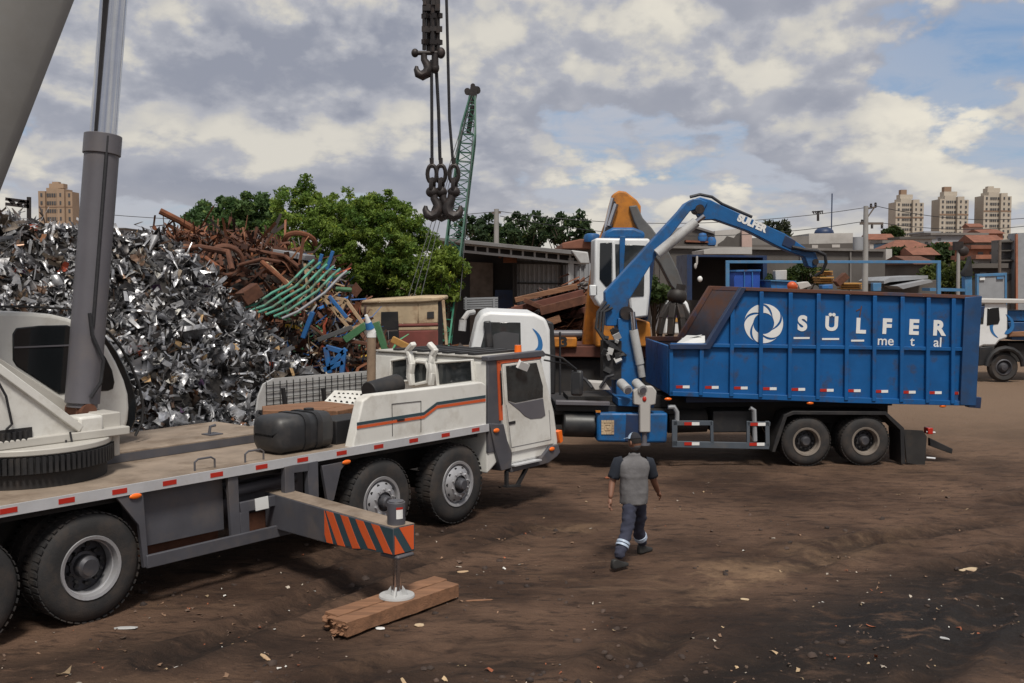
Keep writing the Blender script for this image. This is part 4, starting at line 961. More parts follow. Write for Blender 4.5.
# stabiliser leg, loader column, boom
tplate([(639,386),(652,386),(656,391),(655,404),(650,405),(650,432),(639,432),(639,405),(633,404),(633,391)],TY-.12,TY+.06,TY-.05).build('stabiliser_leg',M['plaster'],truck,bevel=.02)
m=MB(); q=tp(644.5,432,TY-.03); m.cyl((q.x,TY-.03,.47),(q.x,TY-.03,q.z+.05),.05,n=14); m.cyl((q.x,TY-.03,.44),(q.x,TY-.03,.47),.11,n=20); m.build('stabiliser_foot',M['midgrey'],truck)
m=MB(); q=tp(644.5,399,TY-.125); m.ell((q.x,TY-.125,q.z),(.04,.02,.05)); m.build('leg_lamp',M['red'],truck)
tplate([(618,398),(654,400),(654,408),(618,406)],TY,.9,TY).build('stabiliser_beam',M['blue2'],truck,bevel=.015)
for px in (622,637):
    m=MB(); a=tp(px-1,383,TY+.2); b=tp(px+6,390,TY-.15); m.cyl(a,b,.09,n=16); m.cyl(b,b+(b-a).normalized()*.03,.06,n=12,mi=1); m.build('outrigger_cylinder',[M['cylgrey'],M['midgrey']],truck)
BY=-.28
def lplate(pts,hw,yl=BY): 
    m=MB(); m.prism(tpoly(pts,yl-hw),yl-hw,yl+hw); return m
lplate([(616,404),(616,376),(619,345),(618,318),(636,318),(640,345),(642,376),(640,404)],.30).build('loader_column',M['blue2'],truck,bevel=.02)
lplate([(606,326),(605.5,292),(680,210.5),(686,203),(693,199),(700,198.6),(708,202),(703,212),(696.5,209),(690,211.5),(662,247),(629,300),(626,322),(616,326)],.17).build('main_boom',M['blue2'],truck,bevel=.015)
ob=lplate([(694,200),(700,197),(711,200),(720,204.5),(752,219),(785,233.5),(797,242),(809,250),(816,253),(818,259),(817,267),(812,268),(808,266),(805,257),(793,253),(778,246.5),(748,231),(715,219.5),(702,220),(697,212)],.13).build('outer_boom',M['blue2'],truck,bevel=.015)
lplate([(785.5,235),(796,241),(793,250),(782,245)],.145).build('boom_joint',M['bluedark'],ob,bevel=.01)
m=MB(); a=tp(700,209,BY-.2); m.cyl((a.x,BY-.21,a.z),(a.x,BY+.21,a.z),.09,n=16); a=tp(626,313,BY-.2); m.cyl((a.x,BY-.33,a.z),(a.x,BY+.33,a.z),.13,n=18); a=tp(813,262,BY); m.cyl((a.x,BY-.17,a.z),(a.x,BY+.17,a.z),.06,n=14); m.build('pivot_pin',M['hookmetal'],truck)
m=MB(); a=tp(657,254,BY-.24); b=tp(696,222,BY-.24); m.cyl(a,b,.10,n=18); m.build('lift_cylinder',M['cylgrey'],truck)
m=MB(); m.cyl(b,tp(704,216,BY-.24),.05,n=14); m.build('cylinder_rod',M['chrome'],truck)
m=MB(); a=tp(633.5,330,BY-.36); b=tp(640,364,BY-.36); m.cyl(a,b,.085,n=18); m.cyl(tp(632,312,BY-.36),a,.06,n=14,mi=1); m.cyl(b,tp(642,377,BY-.36),.07,n=14); m.build('slew_cylinder',[M['cylgrey'],M['chrome']],truck)
m=MB(); m.tube([tp(792,247,BY-.17),tp(806,250,BY-.18),tp(817,251,BY-.18),tp(825,255,BY-.18),tp(826,263,BY-.16),tp(822,272,BY-.1),tp(815,276,BY-.05)],.035); m.build('boom_hose',M['cable'],truck)
m=MB(); m.tube([tp(690,197,BY),tp(700,194.5,BY),tp(712,197,BY),tp(722,204,BY),tp(752,217,BY)],.03); m.build('boom_hose',M['cable'],truck)
for sh in (0,3,6):
    m=MB(); m.tube([tp(606+sh,302+sh,BY-.2),tp(598+sh,312,BY-.3),tp(596+sh,328+sh,BY-.35),tp(604+sh,340+sh,BY-.4),tp(614+sh,345+sh,BY-.38),tp(620+sh,356,BY-.35)],.03); m.build('column_hose',M['cable'],truck)
m=MB()
for i in range(12):
    a=tp(602+random.uniform(0,20),330+random.uniform(0,42),BY-.38); m.box(a,(random.uniform(.05,.14),.1,random.uniform(.05,.13)),(random.uniform(-.5,.5),random.uniform(-.5,.5),0),mi=random.choice((0,0,0,0,0,1)))
m.bx(tp(601,350,BY).x,tp(619,350,BY).x,BY-.33,BY+.1,tp(601,378,BY).z,tp(601,340,BY).z); m.build('valve_bank',[M['black'],M['cylgrey']],truck)
tplate([(590,382),(606,383),(611,390),(595,390)],TY+.05,TY+.5,TY+.05).build('pale_footplate',M['plaster'],truck,bevel=.01)
m=MB(); m.tube([tp(560,332,TY+.3),tp(560,395,TY+.3)],.02); m.tube([tp(574,372,TY+.2),tp(586,380,TY+.1),tp(592,388,TY)],.03); m.tube([tp(600,388,TY),tp(607,377,TY),tp(614,375,TY)],.03); m.build('side_hose',M['cable'],truck)
def text(s,size,mat,name,parent,loc,rot,ext=.004,bold=.0,sx=1):
    cu=bpy.data.curves.new(name,'FONT'); cu.body=s; cu.size=size; cu.extrude=ext; cu.offset=bold; cu.align_x='CENTER'; cu.align_y='CENTER'
    t=bpy.data.objects.new(name+"_curve",cu); COL.objects.link(t); bpy.context.view_layer.update()
    me=bpy.data.meshes.new_from_object(t.evaluated_get(bpy.context.evaluated_depsgraph_get())); bpy.data.objects.remove(t); bpy.data.curves.remove(cu)
    me.materials.clear(); me.materials.append(mat)
    o=bpy.data.objects.new(name,me); COL.objects.link(o); o.parent=parent; o.location=loc; o.rotation_euler=rot; o.scale=(sx,1,1); return o
a=tp(737,214.5,BY-.133); b=tp(766,227,BY-.133)
text("SULFER",.185,M['whiteref'],'boom_lettering',ob,(tp(752,223.5,BY-.134)),(math.pi/2,math.atan2(a.z-b.z,b.x-a.x),0),.003,.012,1.0)

# ================================================================== blue container (rests on the truck)
KC=TRK.l2w(tp(815,403,-1.25)); cont=thing('scrap_container','long ribbed blue steel scrap container with white lettering, riding on the truck','container',tuple(TRK.l2w(Vector((tp(815,400).x,0,1.33)))),TRK.th)
KF=Frame((cont.location.x,cont.location.y),TRK.th); KO=Vector((0,0,cont.location.z))
KY=-1.25
def kp(px,py,yl=KY): return KF.side(px,py,yl)-KO
def kpoly(pts,yl=KY): return [(lambda q:(q.x,q.z))(kp(a,b,yl)) for a,b in pts]
outline=[(669,395),(669,346),(706,346),(742,288),(978,296.5),(970,405),(840,401.5)]
op=kpoly(outline)
m=MB(); m.prism(op,KY,KY+.05); m.build('side_panel',M['blue'],cont,bevel=.004)
m=MB(); m.prism(op,-KY-.05,-KY); m.build('side_panel',M['blue'],cont,bevel=.004)
# inner linings, floor, ends
ip=kpoly([(670,394),(670,347),(706.5,347),(742.5,289),(976,297),(969,404),(840,400.5)])
m=MB(); m.prism(ip,-KY-.062,-KY-.054); m.prism(ip,KY+.054,KY+.062); m.build('inner_lining',M['rustinside'],cont)
x0,zb0=op[0]; xr_,zb1=op[-2]; xt,zt1=op[4]
m=MB(); m.prism([(x0,zb0),(x0,zb0+.06),(op[-1][0],op[-1][1]+.06),(xr_,zb1+.06),(xr_,zb1),op[-1]],KY+.07,-KY-.07); m.build('floor',M['rustinside'],cont)
m=MB(); m.prism([(x0-.02,zb0+.02),(x0-.02,op[1][1]),(x0+.04,op[1][1]),(x0+.04,zb0)],KY+.07,-KY-.07); m.build('front_panel',M['blue'],cont,bevel=.01)
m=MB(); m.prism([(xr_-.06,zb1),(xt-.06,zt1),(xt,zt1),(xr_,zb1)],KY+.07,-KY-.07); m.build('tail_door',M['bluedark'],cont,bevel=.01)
# ribs, band, rails
zmid=lambda px:344.7+(px-669)*(349.5-344.7)/(975-669)
for px in (700.5,731,760,789,817,845.5,873,900.5,926.5,951.5):
    top=None
    if px<706: ty=347
    elif px<742: ty=346-(px-706)/(742-706)*58+3
    else: ty=288+(px-742)/(978-742)*8.5+3
    by=395+(px-669)*(405-395)/(970-669)-1
    lean=-.035*(px-815)/100
    a=kp(px+.6,ty); b=kp(px-.6,by); m=MB(); m.beam(Vector((a.x,KY-.035,a.z)),Vector((b.x,KY-.035,b.z)),.075,.09,(0,1,0)); m.build('rib',M['blue'],cont,bevel=.008)
m=MB(); a=kp(670,344.7); b=kp(974,349.3); m.beam(Vector((a.x,KY-.03,a.z)),Vector((b.x,KY-.03,b.z)),.07,.055,(0,1,0)); 
m.build('mid_rail',M['blue'],cont,bevel=.008)
m=MB(); m.prism(kpoly([(742,287),(979,295.5),(979,299),(740,290.5)]),KY-.075,KY+.09); m.build('top_rail',M['toprail'],cont,bevel=.008)
m=MB(); m.prism(kpoly([(742,287),(979,295.5),(979,300),(739.5,291.5)]),-KY-.07,-KY+.07); m.build('top_rail',M['toprail'],cont,bevel=.008)
for s in (0,1):
    y0,y1=(KY-.10,KY+.08) if not s else (-KY-.08,-KY+.05)
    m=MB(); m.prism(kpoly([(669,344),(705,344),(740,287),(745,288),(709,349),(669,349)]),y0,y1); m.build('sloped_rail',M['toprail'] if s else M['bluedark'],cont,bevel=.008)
m=MB(); m.prism(kpoly([(669,344),(672.5,344),(672.5,395.5),(669,394.5)]),KY-.06,KY+.06); m.build('front_post',M['blue'],cont,bevel=.008)
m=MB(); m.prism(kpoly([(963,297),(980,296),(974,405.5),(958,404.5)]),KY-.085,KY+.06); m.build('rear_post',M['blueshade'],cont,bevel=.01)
m=MB(); m.prism(kpoly([(976,306),(983.5,306),(981,318),(975.5,318)]),KY-.07,KY+.1); m.build('door_hinge',M['bluedark'],cont,bevel=.01)
m=MB(); m.prism(kpoly([(968,396),(980,397),(979,408),(967,407)]),KY-.07,KY+.1); m.build('door_hinge',M['bluedark'],cont,bevel=.01)
m=MB(); m.prism(kpoly([(669,391),(970,401),(969,405.5),(840,402.5),(669,395.5)]),KY-.06,KY+.06); m.build('bottom_rail',M['blue'],cont,bevel=.008)
m=MB(); m.prism(kpoly([(690,397),(968,404),(968,411),(900,406),(690,403)]),KY+.25,KY+.40,KY+.25) if False else m.bx(kp(690,400).x,kp(945,400).x,KY+.35,KY+.5,-.13,.03); m.bx(kp(690,400).x,kp(945,400).x,-KY-.5,-KY-.35,-.13,.03); m.build('skid_rail',M['bluedark'],cont)
for px,py in ((676,385.5),(705,386),(734,386.6),(763,387.3),(791.5,388),(820,388.9),(847,389.3),(874.5,390),(902,390.8),(928,391.3),(951.5,391.8)):
    refl(cont,px,py,13.5,2.7,KY,.002,kp)
for px,py in ((668,399),(810,403),(942.5,406)):
    q=kp(px,py,KY-.02); m=MB(); m.ell((q.x,KY-.03,q.z),(.07,.03,.03)); m.build('side_marker',M['amber'],cont)
# lettering
LR=math.atan2(kp(802,324).z-kp(939,328.7).z,kp(939,328.7).x-kp(802,324).x)
def letters(s,px,py,size,bold,sx=1.0): 
    q=kp(px,py,KY); return text(s,size,M['whiteref'],'lettering',cont,(q.x,KY-.004,q.z),(math.pi/2,LR,0),.004,bold,sx)
letters("S",802.3,324,.38,.018,1.0); letters("Ü",831.5,324.2,.36,.016,1.0); letters("L",860.5,326.5,.38,.018,1.0); letters("F",886.6,327,.38,.018,1.0); letters("E",913.6,327.8,.38,.018,1.0); letters("R",938.6,328.7,.38,.018,1.0)
letters("me",885.5,341,.26,.002,1.0); letters("t",912.2,341.6,.26,.002); letters("al",937.6,342.6,.26,.002)
for px,py,wp_ in ((801.5,338,16),(830.5,339,17),(857.5,340.6,13)):
    a=kp(px-wp_/2,py-.9); b=kp(px+wp_/2,py+.9); m=MB(); m.bx(a.x,b.x,KY-.007,KY-.001,b.z,a.z); m.build('lettering',M['whiteref'],cont)
m=MB(); q=kp(763.6,323.5); R0=.37; ri=.54*R0
S_=lambda u: (lambda v:v*v*(3-2*v))(min(1,max(0,u)))
for i in range(5):
    a0_=.45+2*math.pi*i/5; oo=[];ii=[]
    for j in range(25):
        t=j/24; a_=a0_-2.27*t; ro=R0-(R0-ri)*S_((t-.43)/.57); rn=R0-(R0-ri)*S_(t/.55)
        oo.append((ro*math.cos(a_),ro*math.sin(a_))); ii.append((rn*math.cos(a_),rn*math.sin(a_)))
    pl=oo+ii[-2:0:-1]
    m.prism3([Vector((q.x+x,KY-.001,q.z+y)) for x,y in pl],(0,-.006,0))
m.build('emblem',M['whiteref'],cont,smooth=False)
m=MB(); q0,q1=kp(861.5,306),kp(859.5,317); m.beam(Vector((q0.x,KY-.003,q0.z)),Vector((q1.x,KY-.003,q1.z)),.02,.006,(0,1,0)); q0,q1=kp(856,311),kp(860,309); m.beam(Vector((q0.x,KY-.004,q0.z)),Vector((q1.x,KY-.004,q1.z)),.02,.006,(0,1,0)); m.build('rust_scrape',M['rust'],cont)
# scrap in the open front end (a white sheet poking out)
m=MB(); pts=[kp(676,345,-1.0),kp(704,344,-1.0),kp(707,340,-.7),kp(697,337,.1),kp(687,340,.3)]
m.prism3([KF.l2w(p+KO) for p in (Vector((kp(674,346,-1.05).x,-1.1,kp(674,344.5,-1.05).z)),Vector((kp(705,346,-1.05).x,-1.05,kp(705,343.5,-1.05).z+.02)),Vector((kp(706,338,-.5).x,-.4,kp(706,336,-.5).z)),Vector((kp(690,338,0).x,.3,kp(690,336,0).z)),Vector((kp(680,340,-.3).x,-.3,kp(680,341,-.3).z)))],(0,0,-.012))
sh=m.build('metal_sheet',M['whiteref'],None,smooth=False); tag(sh,'bent white metal sheet lying in the open low front of the blue container','metal sheet')
m=MB(); a=KF.l2w(kp(684,339,-.3)+KO); b=KF.l2w(kp(702,334.5,-.6)+KO); m.prism3([a,b,b+Vector((0,.3,-.03)),a+Vector((0,.3,0))],(0,0,-.01)); sh=m.build('metal_sheet',M['whiteref'],None,smooth=False); tag(sh,'narrow pale metal strip resting on the larger white sheet in the blue container','metal sheet')

# ================================================================== orange material handler behind the truck
HY=24.6
hb=at(600,345,HY); handler=thing('material_handler','orange scrap handler machine with raised white cab and hanging dark grapple','material handler',(hb.x,HY,0))
def hpl(pts,y0,y1,mat,name,par=handler,bev=.02):
    m=MB(); q=[at(a,b,y0) for a,b in pts]; m.prism3([Vector((p.x,y0,p.z)) for p in q],(0,y1-y0,0)); return m.build(name,mat,par,bevel=bev,world=True)
hpl([(582,352),(587,300),(593,262),(600,238),(606,222),(610,205),(613,194),(619,190.5),(626,191.5),(637,200),(641,206),(641,214),(640,226),(634,236),(620,252),(613,270),(607,300),(603,352)],HY+.3,HY+.75,M['yellow'],'boom',bev=.04)
hpl([(629,206),(637,205),(643,218),(652,228),(668,250),(678,270),(684,288),(678,293),(671,286),(660,264),(645,244),(634,222)],HY+.2,HY+.55,M['stickgrey'],'stick',bev=.03)
hpl([(607,240),(604,232),(609,214),(613,200),(616,202),(613,222),(612,238)],HY+.16,HY+.28,M['black'],'link_plate',bev=.02)
m=MB(); m.cyl(at(609,226,HY+.2),at(616,204,HY+.2),.07,n=14); m.cyl(at(603,250,HY+.2),at(609,228,HY+.2),.10,n=14,mi=1); m.tube([at(608,255,HY+.2),at(603,238,HY+.2),at(609,215,HY+.2),at(613,198,HY+.2)],.05); m.build('boom_cylinder',[M['chrome'],M['black']],handler,world=True)
# cab
hc=hpl([(595,238),(650,238.5),(650,292),(648,317),(631,319),(629,300),(606,300),(600,308),(594,298)],HY-1.0,HY+.2,M['white_clean'],'operator_cab',bev=.05)
hpl([(600,243),(612,242.5),(612,284),(606,287),(599.5,279)],HY-1.02,HY-.99,M['glass'],'window',hc,.01)
hpl([(615,244),(645,245.5),(644,296),(626,297),(616,284)],HY-1.02,HY-.99,M['glassgrey'],'window',hc,.01)
hpl([(612.5,242),(615,242),(615.5,290),(613,290)],HY-1.04,HY-.98,M['white_clean'],'window_post',hc,.005)
hpl([(604,239),(606,231),(613,227.5),(634,227.5),(645,232),(645,239)],HY-.95,HY+.15,M['blue2'],'roof',hc,.06)
hpl([(620,236),(625.5,236),(623.5,275),(619.5,275)],HY-1.08,HY-1.025,M['blue2'],'guard_post',hc,.01)
hpl([(650,246),(656,247),(648,320),(642,320)],HY-.9,HY-.6,M['bluedark'],'cab_ladder',handler,.02)
hpl([(590,285),(598,285),(598,296),(590,296)],HY-1.0,HY-.7,M['white_clean'],'cab_bracket',handler,.02)
hpl([(548,346),(662,347),(662,358),(548,357)],HY-.4,HY+1.6,M['rustbeam'],'undercarriage_beam',handler,.02)
hpl([(553.5,337.5),(577,337.5),(577,347.5),(553.5,347.5)],HY-.5,HY+.6,M['yellow'],'counterweight',handler,.03)
text("3",.30,M['black'],'number',handler,at(563.5,342.3,HY-.51)-handler.location,(math.pi/2,0,0),.004,.012,1.3)
m=MB(); m.cyl(at(548,334,HY-.3),at(582,334,HY-.3),.09,n=14); m.build('hydraulic_cylinder',M['midgrey'],handler,world=True)
m=MB(); m.bx(at(548,358,HY).x,at(662,358,HY).x,HY-.2,HY+1.4,.0,at(600,358,HY).z-.004); m.build('undercarriage',M['under'],handler,world=True,bevel=.05)
hpl([(596,322),(604,312),(634,320),(650,322),(652,347),(596,347)],HY-.7,HY+1.2,M['yellow'],'machine_house',handler,.04)
# grapple
m=MB(); m.cyl(at(679,284,HY+.35),at(676,301,HY+.35),.17,n=16); m.ell(at(677,296,HY+.35),(.24,.24,.22)); gr=m.build('grapple_rotator',M['grab'],handler,world=True)
for i,(dx,dy) in enumerate(((-1,-.3),(-.35,-.6),(.4,-.6),(1,-.3),(.9,.35),(-.9,.35))):
    c=at(675,302,HY+.35); pts=[c+Vector((0,0,.1)),c+Vector((dx*.16,dy*.2,-.08)),c+Vector((dx*.30,dy*.35,-.36)),c+Vector((dx*.38,dy*.42,-.72)),c+Vector((dx*.36,dy*.38,-.98)),c+Vector((dx*.24,dy*.25,-1.15))]
    m=MB()
    for q0,q1,ww in zip(pts[:-1],pts[1:],(.14,.17,.16,.13,.09)): m.beam(q0,q1+(q1-q0)*.12,ww,ww*.75,(dx,dy,0))
    m.build('grapple_tine',M['grab'],handler,world=True,bevel=.015)

# ================================================================== far right truck
FY=36.5
ft0=at(1003,377,FY); ftk=thing('parked_truck','white cabbed tipper with blue swirl emblem and blue body, parked at far right','truck',(ft0.x,FY,0))
def fpl(pts,y0,y1,mat,name,par=ftk,bev=.03):
    m=MB(); q=[at(a,b,y0) for a,b in pts]; m.prism3([Vector((p.x,y0,p.z)) for p in q],(0,y1-y0,0)); return m.build(name,mat,par,bevel=bev,world=True)
fc=fpl([(970,352),(972,310),(976,303),(985,301),(1006,301.5),(1008,306),(1008,338),(1000,341),(996,346),(984,346)],FY-.6,FY+1.7,M['white_clean'],'cab',bev=.07)
fpl([(987.5,308.5),(999,307.5),(1000,320),(998.5,324),(987,325.5)],FY-.62,FY-.59,M['glass'],'window',fc,.01)
fpl([(979,305),(985,304),(983.5,324),(978,324)],FY-.62,FY-.59,M['glassgrey'],'window',fc,.01)
m=MB(); q=at(1003.5,326,FY-.61); swirl(m,(q.x-.05,q.z),.42,2,lambda a,b,k:Vector((a,FY-.6-k,b)),.001,.012,a0=-1.2,thick=.4,span=2.5); m.build('cab_emblem',M['logo'],fc,smooth=False,world=True)
fpl([(980,347),(995,346),(992,365),(978,366)],FY-.6,FY+1.7,M['black'],'front_bumper')
m=MB(); c=at(1003,362.5,FY-.5)
fw=MB(); fw.lathe([(.28,.03),(.42,-.01),(.49,.05),(.5,.12),(.49,.25),(.3,.28)],Vector((c.x,FY-.6,.50)),(0,1,0),n=32); fw=fw.build('wheel',M['tyre'],ftk,world=True)
g=MB(); g.lathe([(.29,.02),(.25,.0),(.2,.1),(.14,.02),(.1,-.04),(.001,-.05)],Vector((c.x,FY-.6,.50)),(0,1,0),n=24); g.build('rim',M['hub'],fw,world=True)
m=MB(); pts=[]
for i in range(9):
    a=math.pi*i/8; pts.append(Vector((c.x-.62*math.cos(a),FY-.65,.55+.62*math.sin(a))))
m.tube(pts,.09,n=8); m.build('mudguard',M['black'],ftk,world=True)
fpl([(1008,311),(1090,312),(1090,322),(1008,321)],FY-.4,FY+1.5,M['blue2'],'body_side',bev=.02)
fpl([(1008,322),(1090,323),(1090,342),(1012,340)],FY-.45,FY+1.6,M['blueshade'],'body_side',bev=.02)
fpl([(1009,332),(1090,328),(1090,335),(1009,337)],FY-.55,FY-.46,M['timber'],'timber_rail',bev=.02)
fpl([(1008,343),(1090,343),(1090,362),(1012,362)],FY-.2,FY+1.2,M['under'],'chassis',bev=.02)
fpl([(972,301),(984,299),(1016,299.5),(1090,301),(1090,304),(972,303)],FY-.7,FY+1.8,M['plaster'],'roof_fairing',fc,.02)
# ================================================================== walking person
PY=12.95
def pj(px,py,Y): return at(px,py,Y)
J={}
J['pelvis']=pj(635,500,13.12); J['spine']=pj(634,484,13.12); J['chest']=pj(633.5,468,13.14); J['neckb']=pj(633.5,458.5,13.16); J['neck']=pj(634,452,13.18); J['head0']=pj(634.5,446,13.20); J['head1']=pj(635,438.5,13.22)
J['shl']=pj(618.5,463,13.12); J['ell']=pj(612,482,13.10); J['wrl']=pj(610.3,499,13.0)
J['shr']=pj(649,463.5,13.17); J['elr']=pj(653.5,480,13.22); J['wrr']=pj(658.3,492.5,13.36)
J['hl']=pj(629,503,13.08); J['kl']=pj(627.5,531,12.98); J['al']=pj(617.5,562,12.80); 
J['hr']=pj(640.5,503,13.17); J['kr']=pj(638,530,13.36); J['ar']=pj(643,549.5,13.52)
J['al'].z=.12; J['ar'].z=.12
def foot(a,d,L=.17): 
    h=a+Vector((-d[0]*.06,-d[1]*.06,-.065)); return h, a+Vector((d[0]*L*.6,d[1]*L*.6,-.075)), a+Vector((d[0]*L,d[1]*L,-.085))
dl=Vector((.80,.6,0)).normalized(); dr_=Vector((.72,.69,0)).normalized()
def skinmesh(chains,sub=2):
    """chains: (list of (point,radius(x,y)), parent index or None) joined into one skin-modified mesh; returns evaluated mesh"""
    vs=[];es=[];rs=[]
    names={}
    for pts,root in chains:
        prev=names.get(root) if root else None
        for nm,p,r in pts:
            i=len(vs); vs.append(tuple(p)); rs.append(r if isinstance(r,tuple) else (r,r))
            if nm: names[nm]=i
            if prev is not None: es.append((prev,i))
            prev=i
    me=bpy.data.meshes.new("tmp"); me.from_pydata(vs,es,[]); o=bpy.data.objects.new("tmp",me); COL.objects.link(o)
    md=o.modifiers.new("s","SKIN"); md.use_smooth_shade=True; md.branch_smoothing=.6
    for i,r in enumerate(rs):
        me.skin_vertices[0].data[i].radius=r; me.skin_vertices[0].data[i].use_root=(i==0)
    sb=o.modifiers.new("b","SUBSURF"); sb.levels=sub; sb.render_levels=sub
    bpy.context.view_layer.update()
    out=bpy.data.meshes.new_from_object(o.evaluated_get(bpy.context.evaluated_depsgraph_get()))
    bpy.data.objects.remove(o); bpy.data.meshes.remove(me); return out
lf=foot(J['al'],dl); rf=foot(J['ar'],dr_)
lerp=lambda a,b,t:a+(b-a)*t
chains=[([('pel',J['pelvis'],(.140,.108)),('sp',J['spine'],(.135,.100)),('ch',J['chest'],(.150,.105)),('nb',J['neckb'],(.075,.068)),('nk',J['neck'],.056)],None),
 ([('sl',J['shl'],.060),(None,lerp(J['shl'],J['ell'],.5),.054),('el',J['ell'],.046),(None,lerp(J['ell'],J['wrl'],.35),.044),('wl',J['wrl'],.029)],'ch'),
 ([('sr',J['shr'],.060),(None,lerp(J['shr'],J['elr'],.5),.054),('er',J['elr'],.046),(None,lerp(J['elr'],J['wrr'],.35),.044),('wr',J['wrr'],.029)],'ch'),
 ([('hl',J['hl'],.100),(None,lerp(J['hl'],J['kl'],.5),.096),('kl',J['kl'],.080),(None,lerp(J['kl'],J['al'],.4),.082),(None,lerp(J['kl'],J['al'],.85),.072),('al',J['al'],.054)],'pel'),
 ([('hr',J['hr'],.100),(None,lerp(J['hr'],J['kr'],.5),.096),('kr',J['kr'],.080),(None,lerp(J['kr'],J['ar'],.4),.082),(None,lerp(J['kr'],J['ar'],.85),.072),('ar',J['ar'],.054)],'pel')]
body=skinmesh(chains,3)
# head: shaped sphere with face, ears; hands: palm + fingers; all joined into the same mesh
bm=bmesh.new(); bm.from_mesh(body)
hv=(J['head0']+J['head1'])/2+Vector((0,0,.0))
fd=Vector((-.62,.76,-.12)).normalized(); sd_=Vector((fd.y,-fd.x,0)).normalized(); ud=sd_.cross(fd).normalized()
r0=bmesh.ops.create_uvsphere(bm,u_segments=24,v_segments=18,radius=1)
for v in r0['verts']:
    x,y,z=v.co       # x side, y front, z up
    sx=.074*(1-.18*max(0,-z)) ; sy=.094; sz=.115
    p=Vector((x*sx,y*sy,z*sz))
    if y>.3 and z<-.2: p.y+=.006
    if y>.85 and abs(x)<.25 and -.35<z<.1: p.y+=.02*(1-abs(x)/.25)        # nose
    if y>.6 and .1<z<.3 and .15<abs(x)<.55: p.y-=.008                        # eye sockets
    if z<-.75: p*=.93
    v.co=hv+sd_*p.x+fd*p.y+ud*p.z
for s in (-1,1):
    r0=bmesh.ops.create_uvsphere(bm,u_segments=10,v_segments=8,radius=1)
    for v in r0['verts']:
        x,y,z=v.co; v.co=hv+sd_*(s*.077+x*.010)+fd*(-.005+y*.020)+ud*(-.005+z*.031)

body2=bpy.data.meshes.new('person')
def hand(wr,el,side,flex):
    d=(wr-el).normalized(); out=Vector((side,.2,0)); fwd=Vector((.45,.85,0)); fwd=(fwd-d*fwd.dot(d)).normalized(); across=fwd; palmn=d.cross(across).normalized()
    ms=[]
    p=wr; ch=[([('w',wr-d*.01,.024),('p1',wr+d*.04,(.036,.022)),('p2',wr+d*.08,(.036,.018))],None)]
    ms.append(skinmesh(ch,1))
    L=[.068,.078,.072,.055]
    for k in range(4):
        b_=wr+d*.075+across*(.030-.02*k); L0=L[k]; inw=Vector((-side*.5,.0,0))+across*.1
        pts=[b_-d*.02,b_+d*L0*.4+inw*.004,b_+d*L0*.75+inw*(.012+flex*.01),b_+d*L0*.95+inw*(.03+flex*.02)]
        ms.append(skinmesh([([(None,q,.0092-.0008*i) for i,q in enumerate(pts)],None)],1))
    b_=wr+d*.025+across*.026
    pts=[b_,b_+across*.018+d*.022,b_+across*.024+d*.05,b_+across*.02+d*.068]
    ms.append(skinmesh([([(None,q,.0105-.0008*i) for i,q in enumerate(pts)],None)],1))
    return ms
for ms in (hand(J['wrl'],J['ell'],-1,.8),hand(J['wrr'],J['elr'],1,1.2)):
    for q in ms: bm.from_mesh(q); bpy.data.meshes.remove(q)
bm.to_mesh(body2); bm.free()
pm_=[M['skin'],M['shirt'],M['sleeve'],M['trouser'],M['reflect']]
for q in pm_: body2.materials.append(q)
def dseg(p,a,b):
    ab=b-a; t=max(0,min(1,(p-a).dot(ab)/ab.length_squared)); return (p-(a+ab*t)).length,t
for f in body2.polygons:
    c=f.center; mi=0
    segs=[('torso',J['pelvis'],J['neckb']),('head',J['neck'],J['head1']),('ual',J['shl'],J['ell']),('fal',J['ell'],J['wrl']+(J['wrl']-J['ell'])*.6),('uar',J['shr'],J['elr']),('far',J['elr'],J['wrr']+(J['wrr']-J['elr'])*.6),('tl',J['hl'],J['kl']),('sl',J['kl'],J['al']),('tr',J['hr'],J['kr']),('sr',J['kr'],J['ar'])]
    best=min(((dseg(c,a,b)[0]-(.10 if n=='torso' else .0),n,dseg(c,a,b)[1]) for n,a,b in segs))
    n,t=best[1],best[2]
    if n=='torso': mi=1 if c.z>J['pelvis'].z-.02 else 3
    elif n=='head': mi=0 if c.z>J['neckb'].z+.045 else 1
    elif n in('ual','uar'): mi=2 if t<.6 else 0
    elif n in('tl','tr'): mi=3 if c.z<J['pelvis'].z-.03 else (1 if c.z>J['pelvis'].z+.0 else 3)
    elif n in('sl','sr'):
        mi=3
    f.material_index=mi; f.use_smooth=True
pb=Vector((J['pelvis'].x,J['pelvis'].y,0))
for v in body2.vertices:
    if v.co.z<J['pelvis'].z and v.co.z>.14:
        q=v.co; k=(math.sin(q.z*46+q.x*20)+math.sin(q.z*83+q.y*31)+1.4*math.sin(q.z*27-q.x*33))*.0042; v.co=q+Vector((k,k*.6,0))
    v.co-=pb
person=bpy.data.objects.new("person",body2); COL.objects.link(person); person.location=pb
tag(person,'person walking away in grey shirt, navy work trousers with pale reflective bands and cap','person')
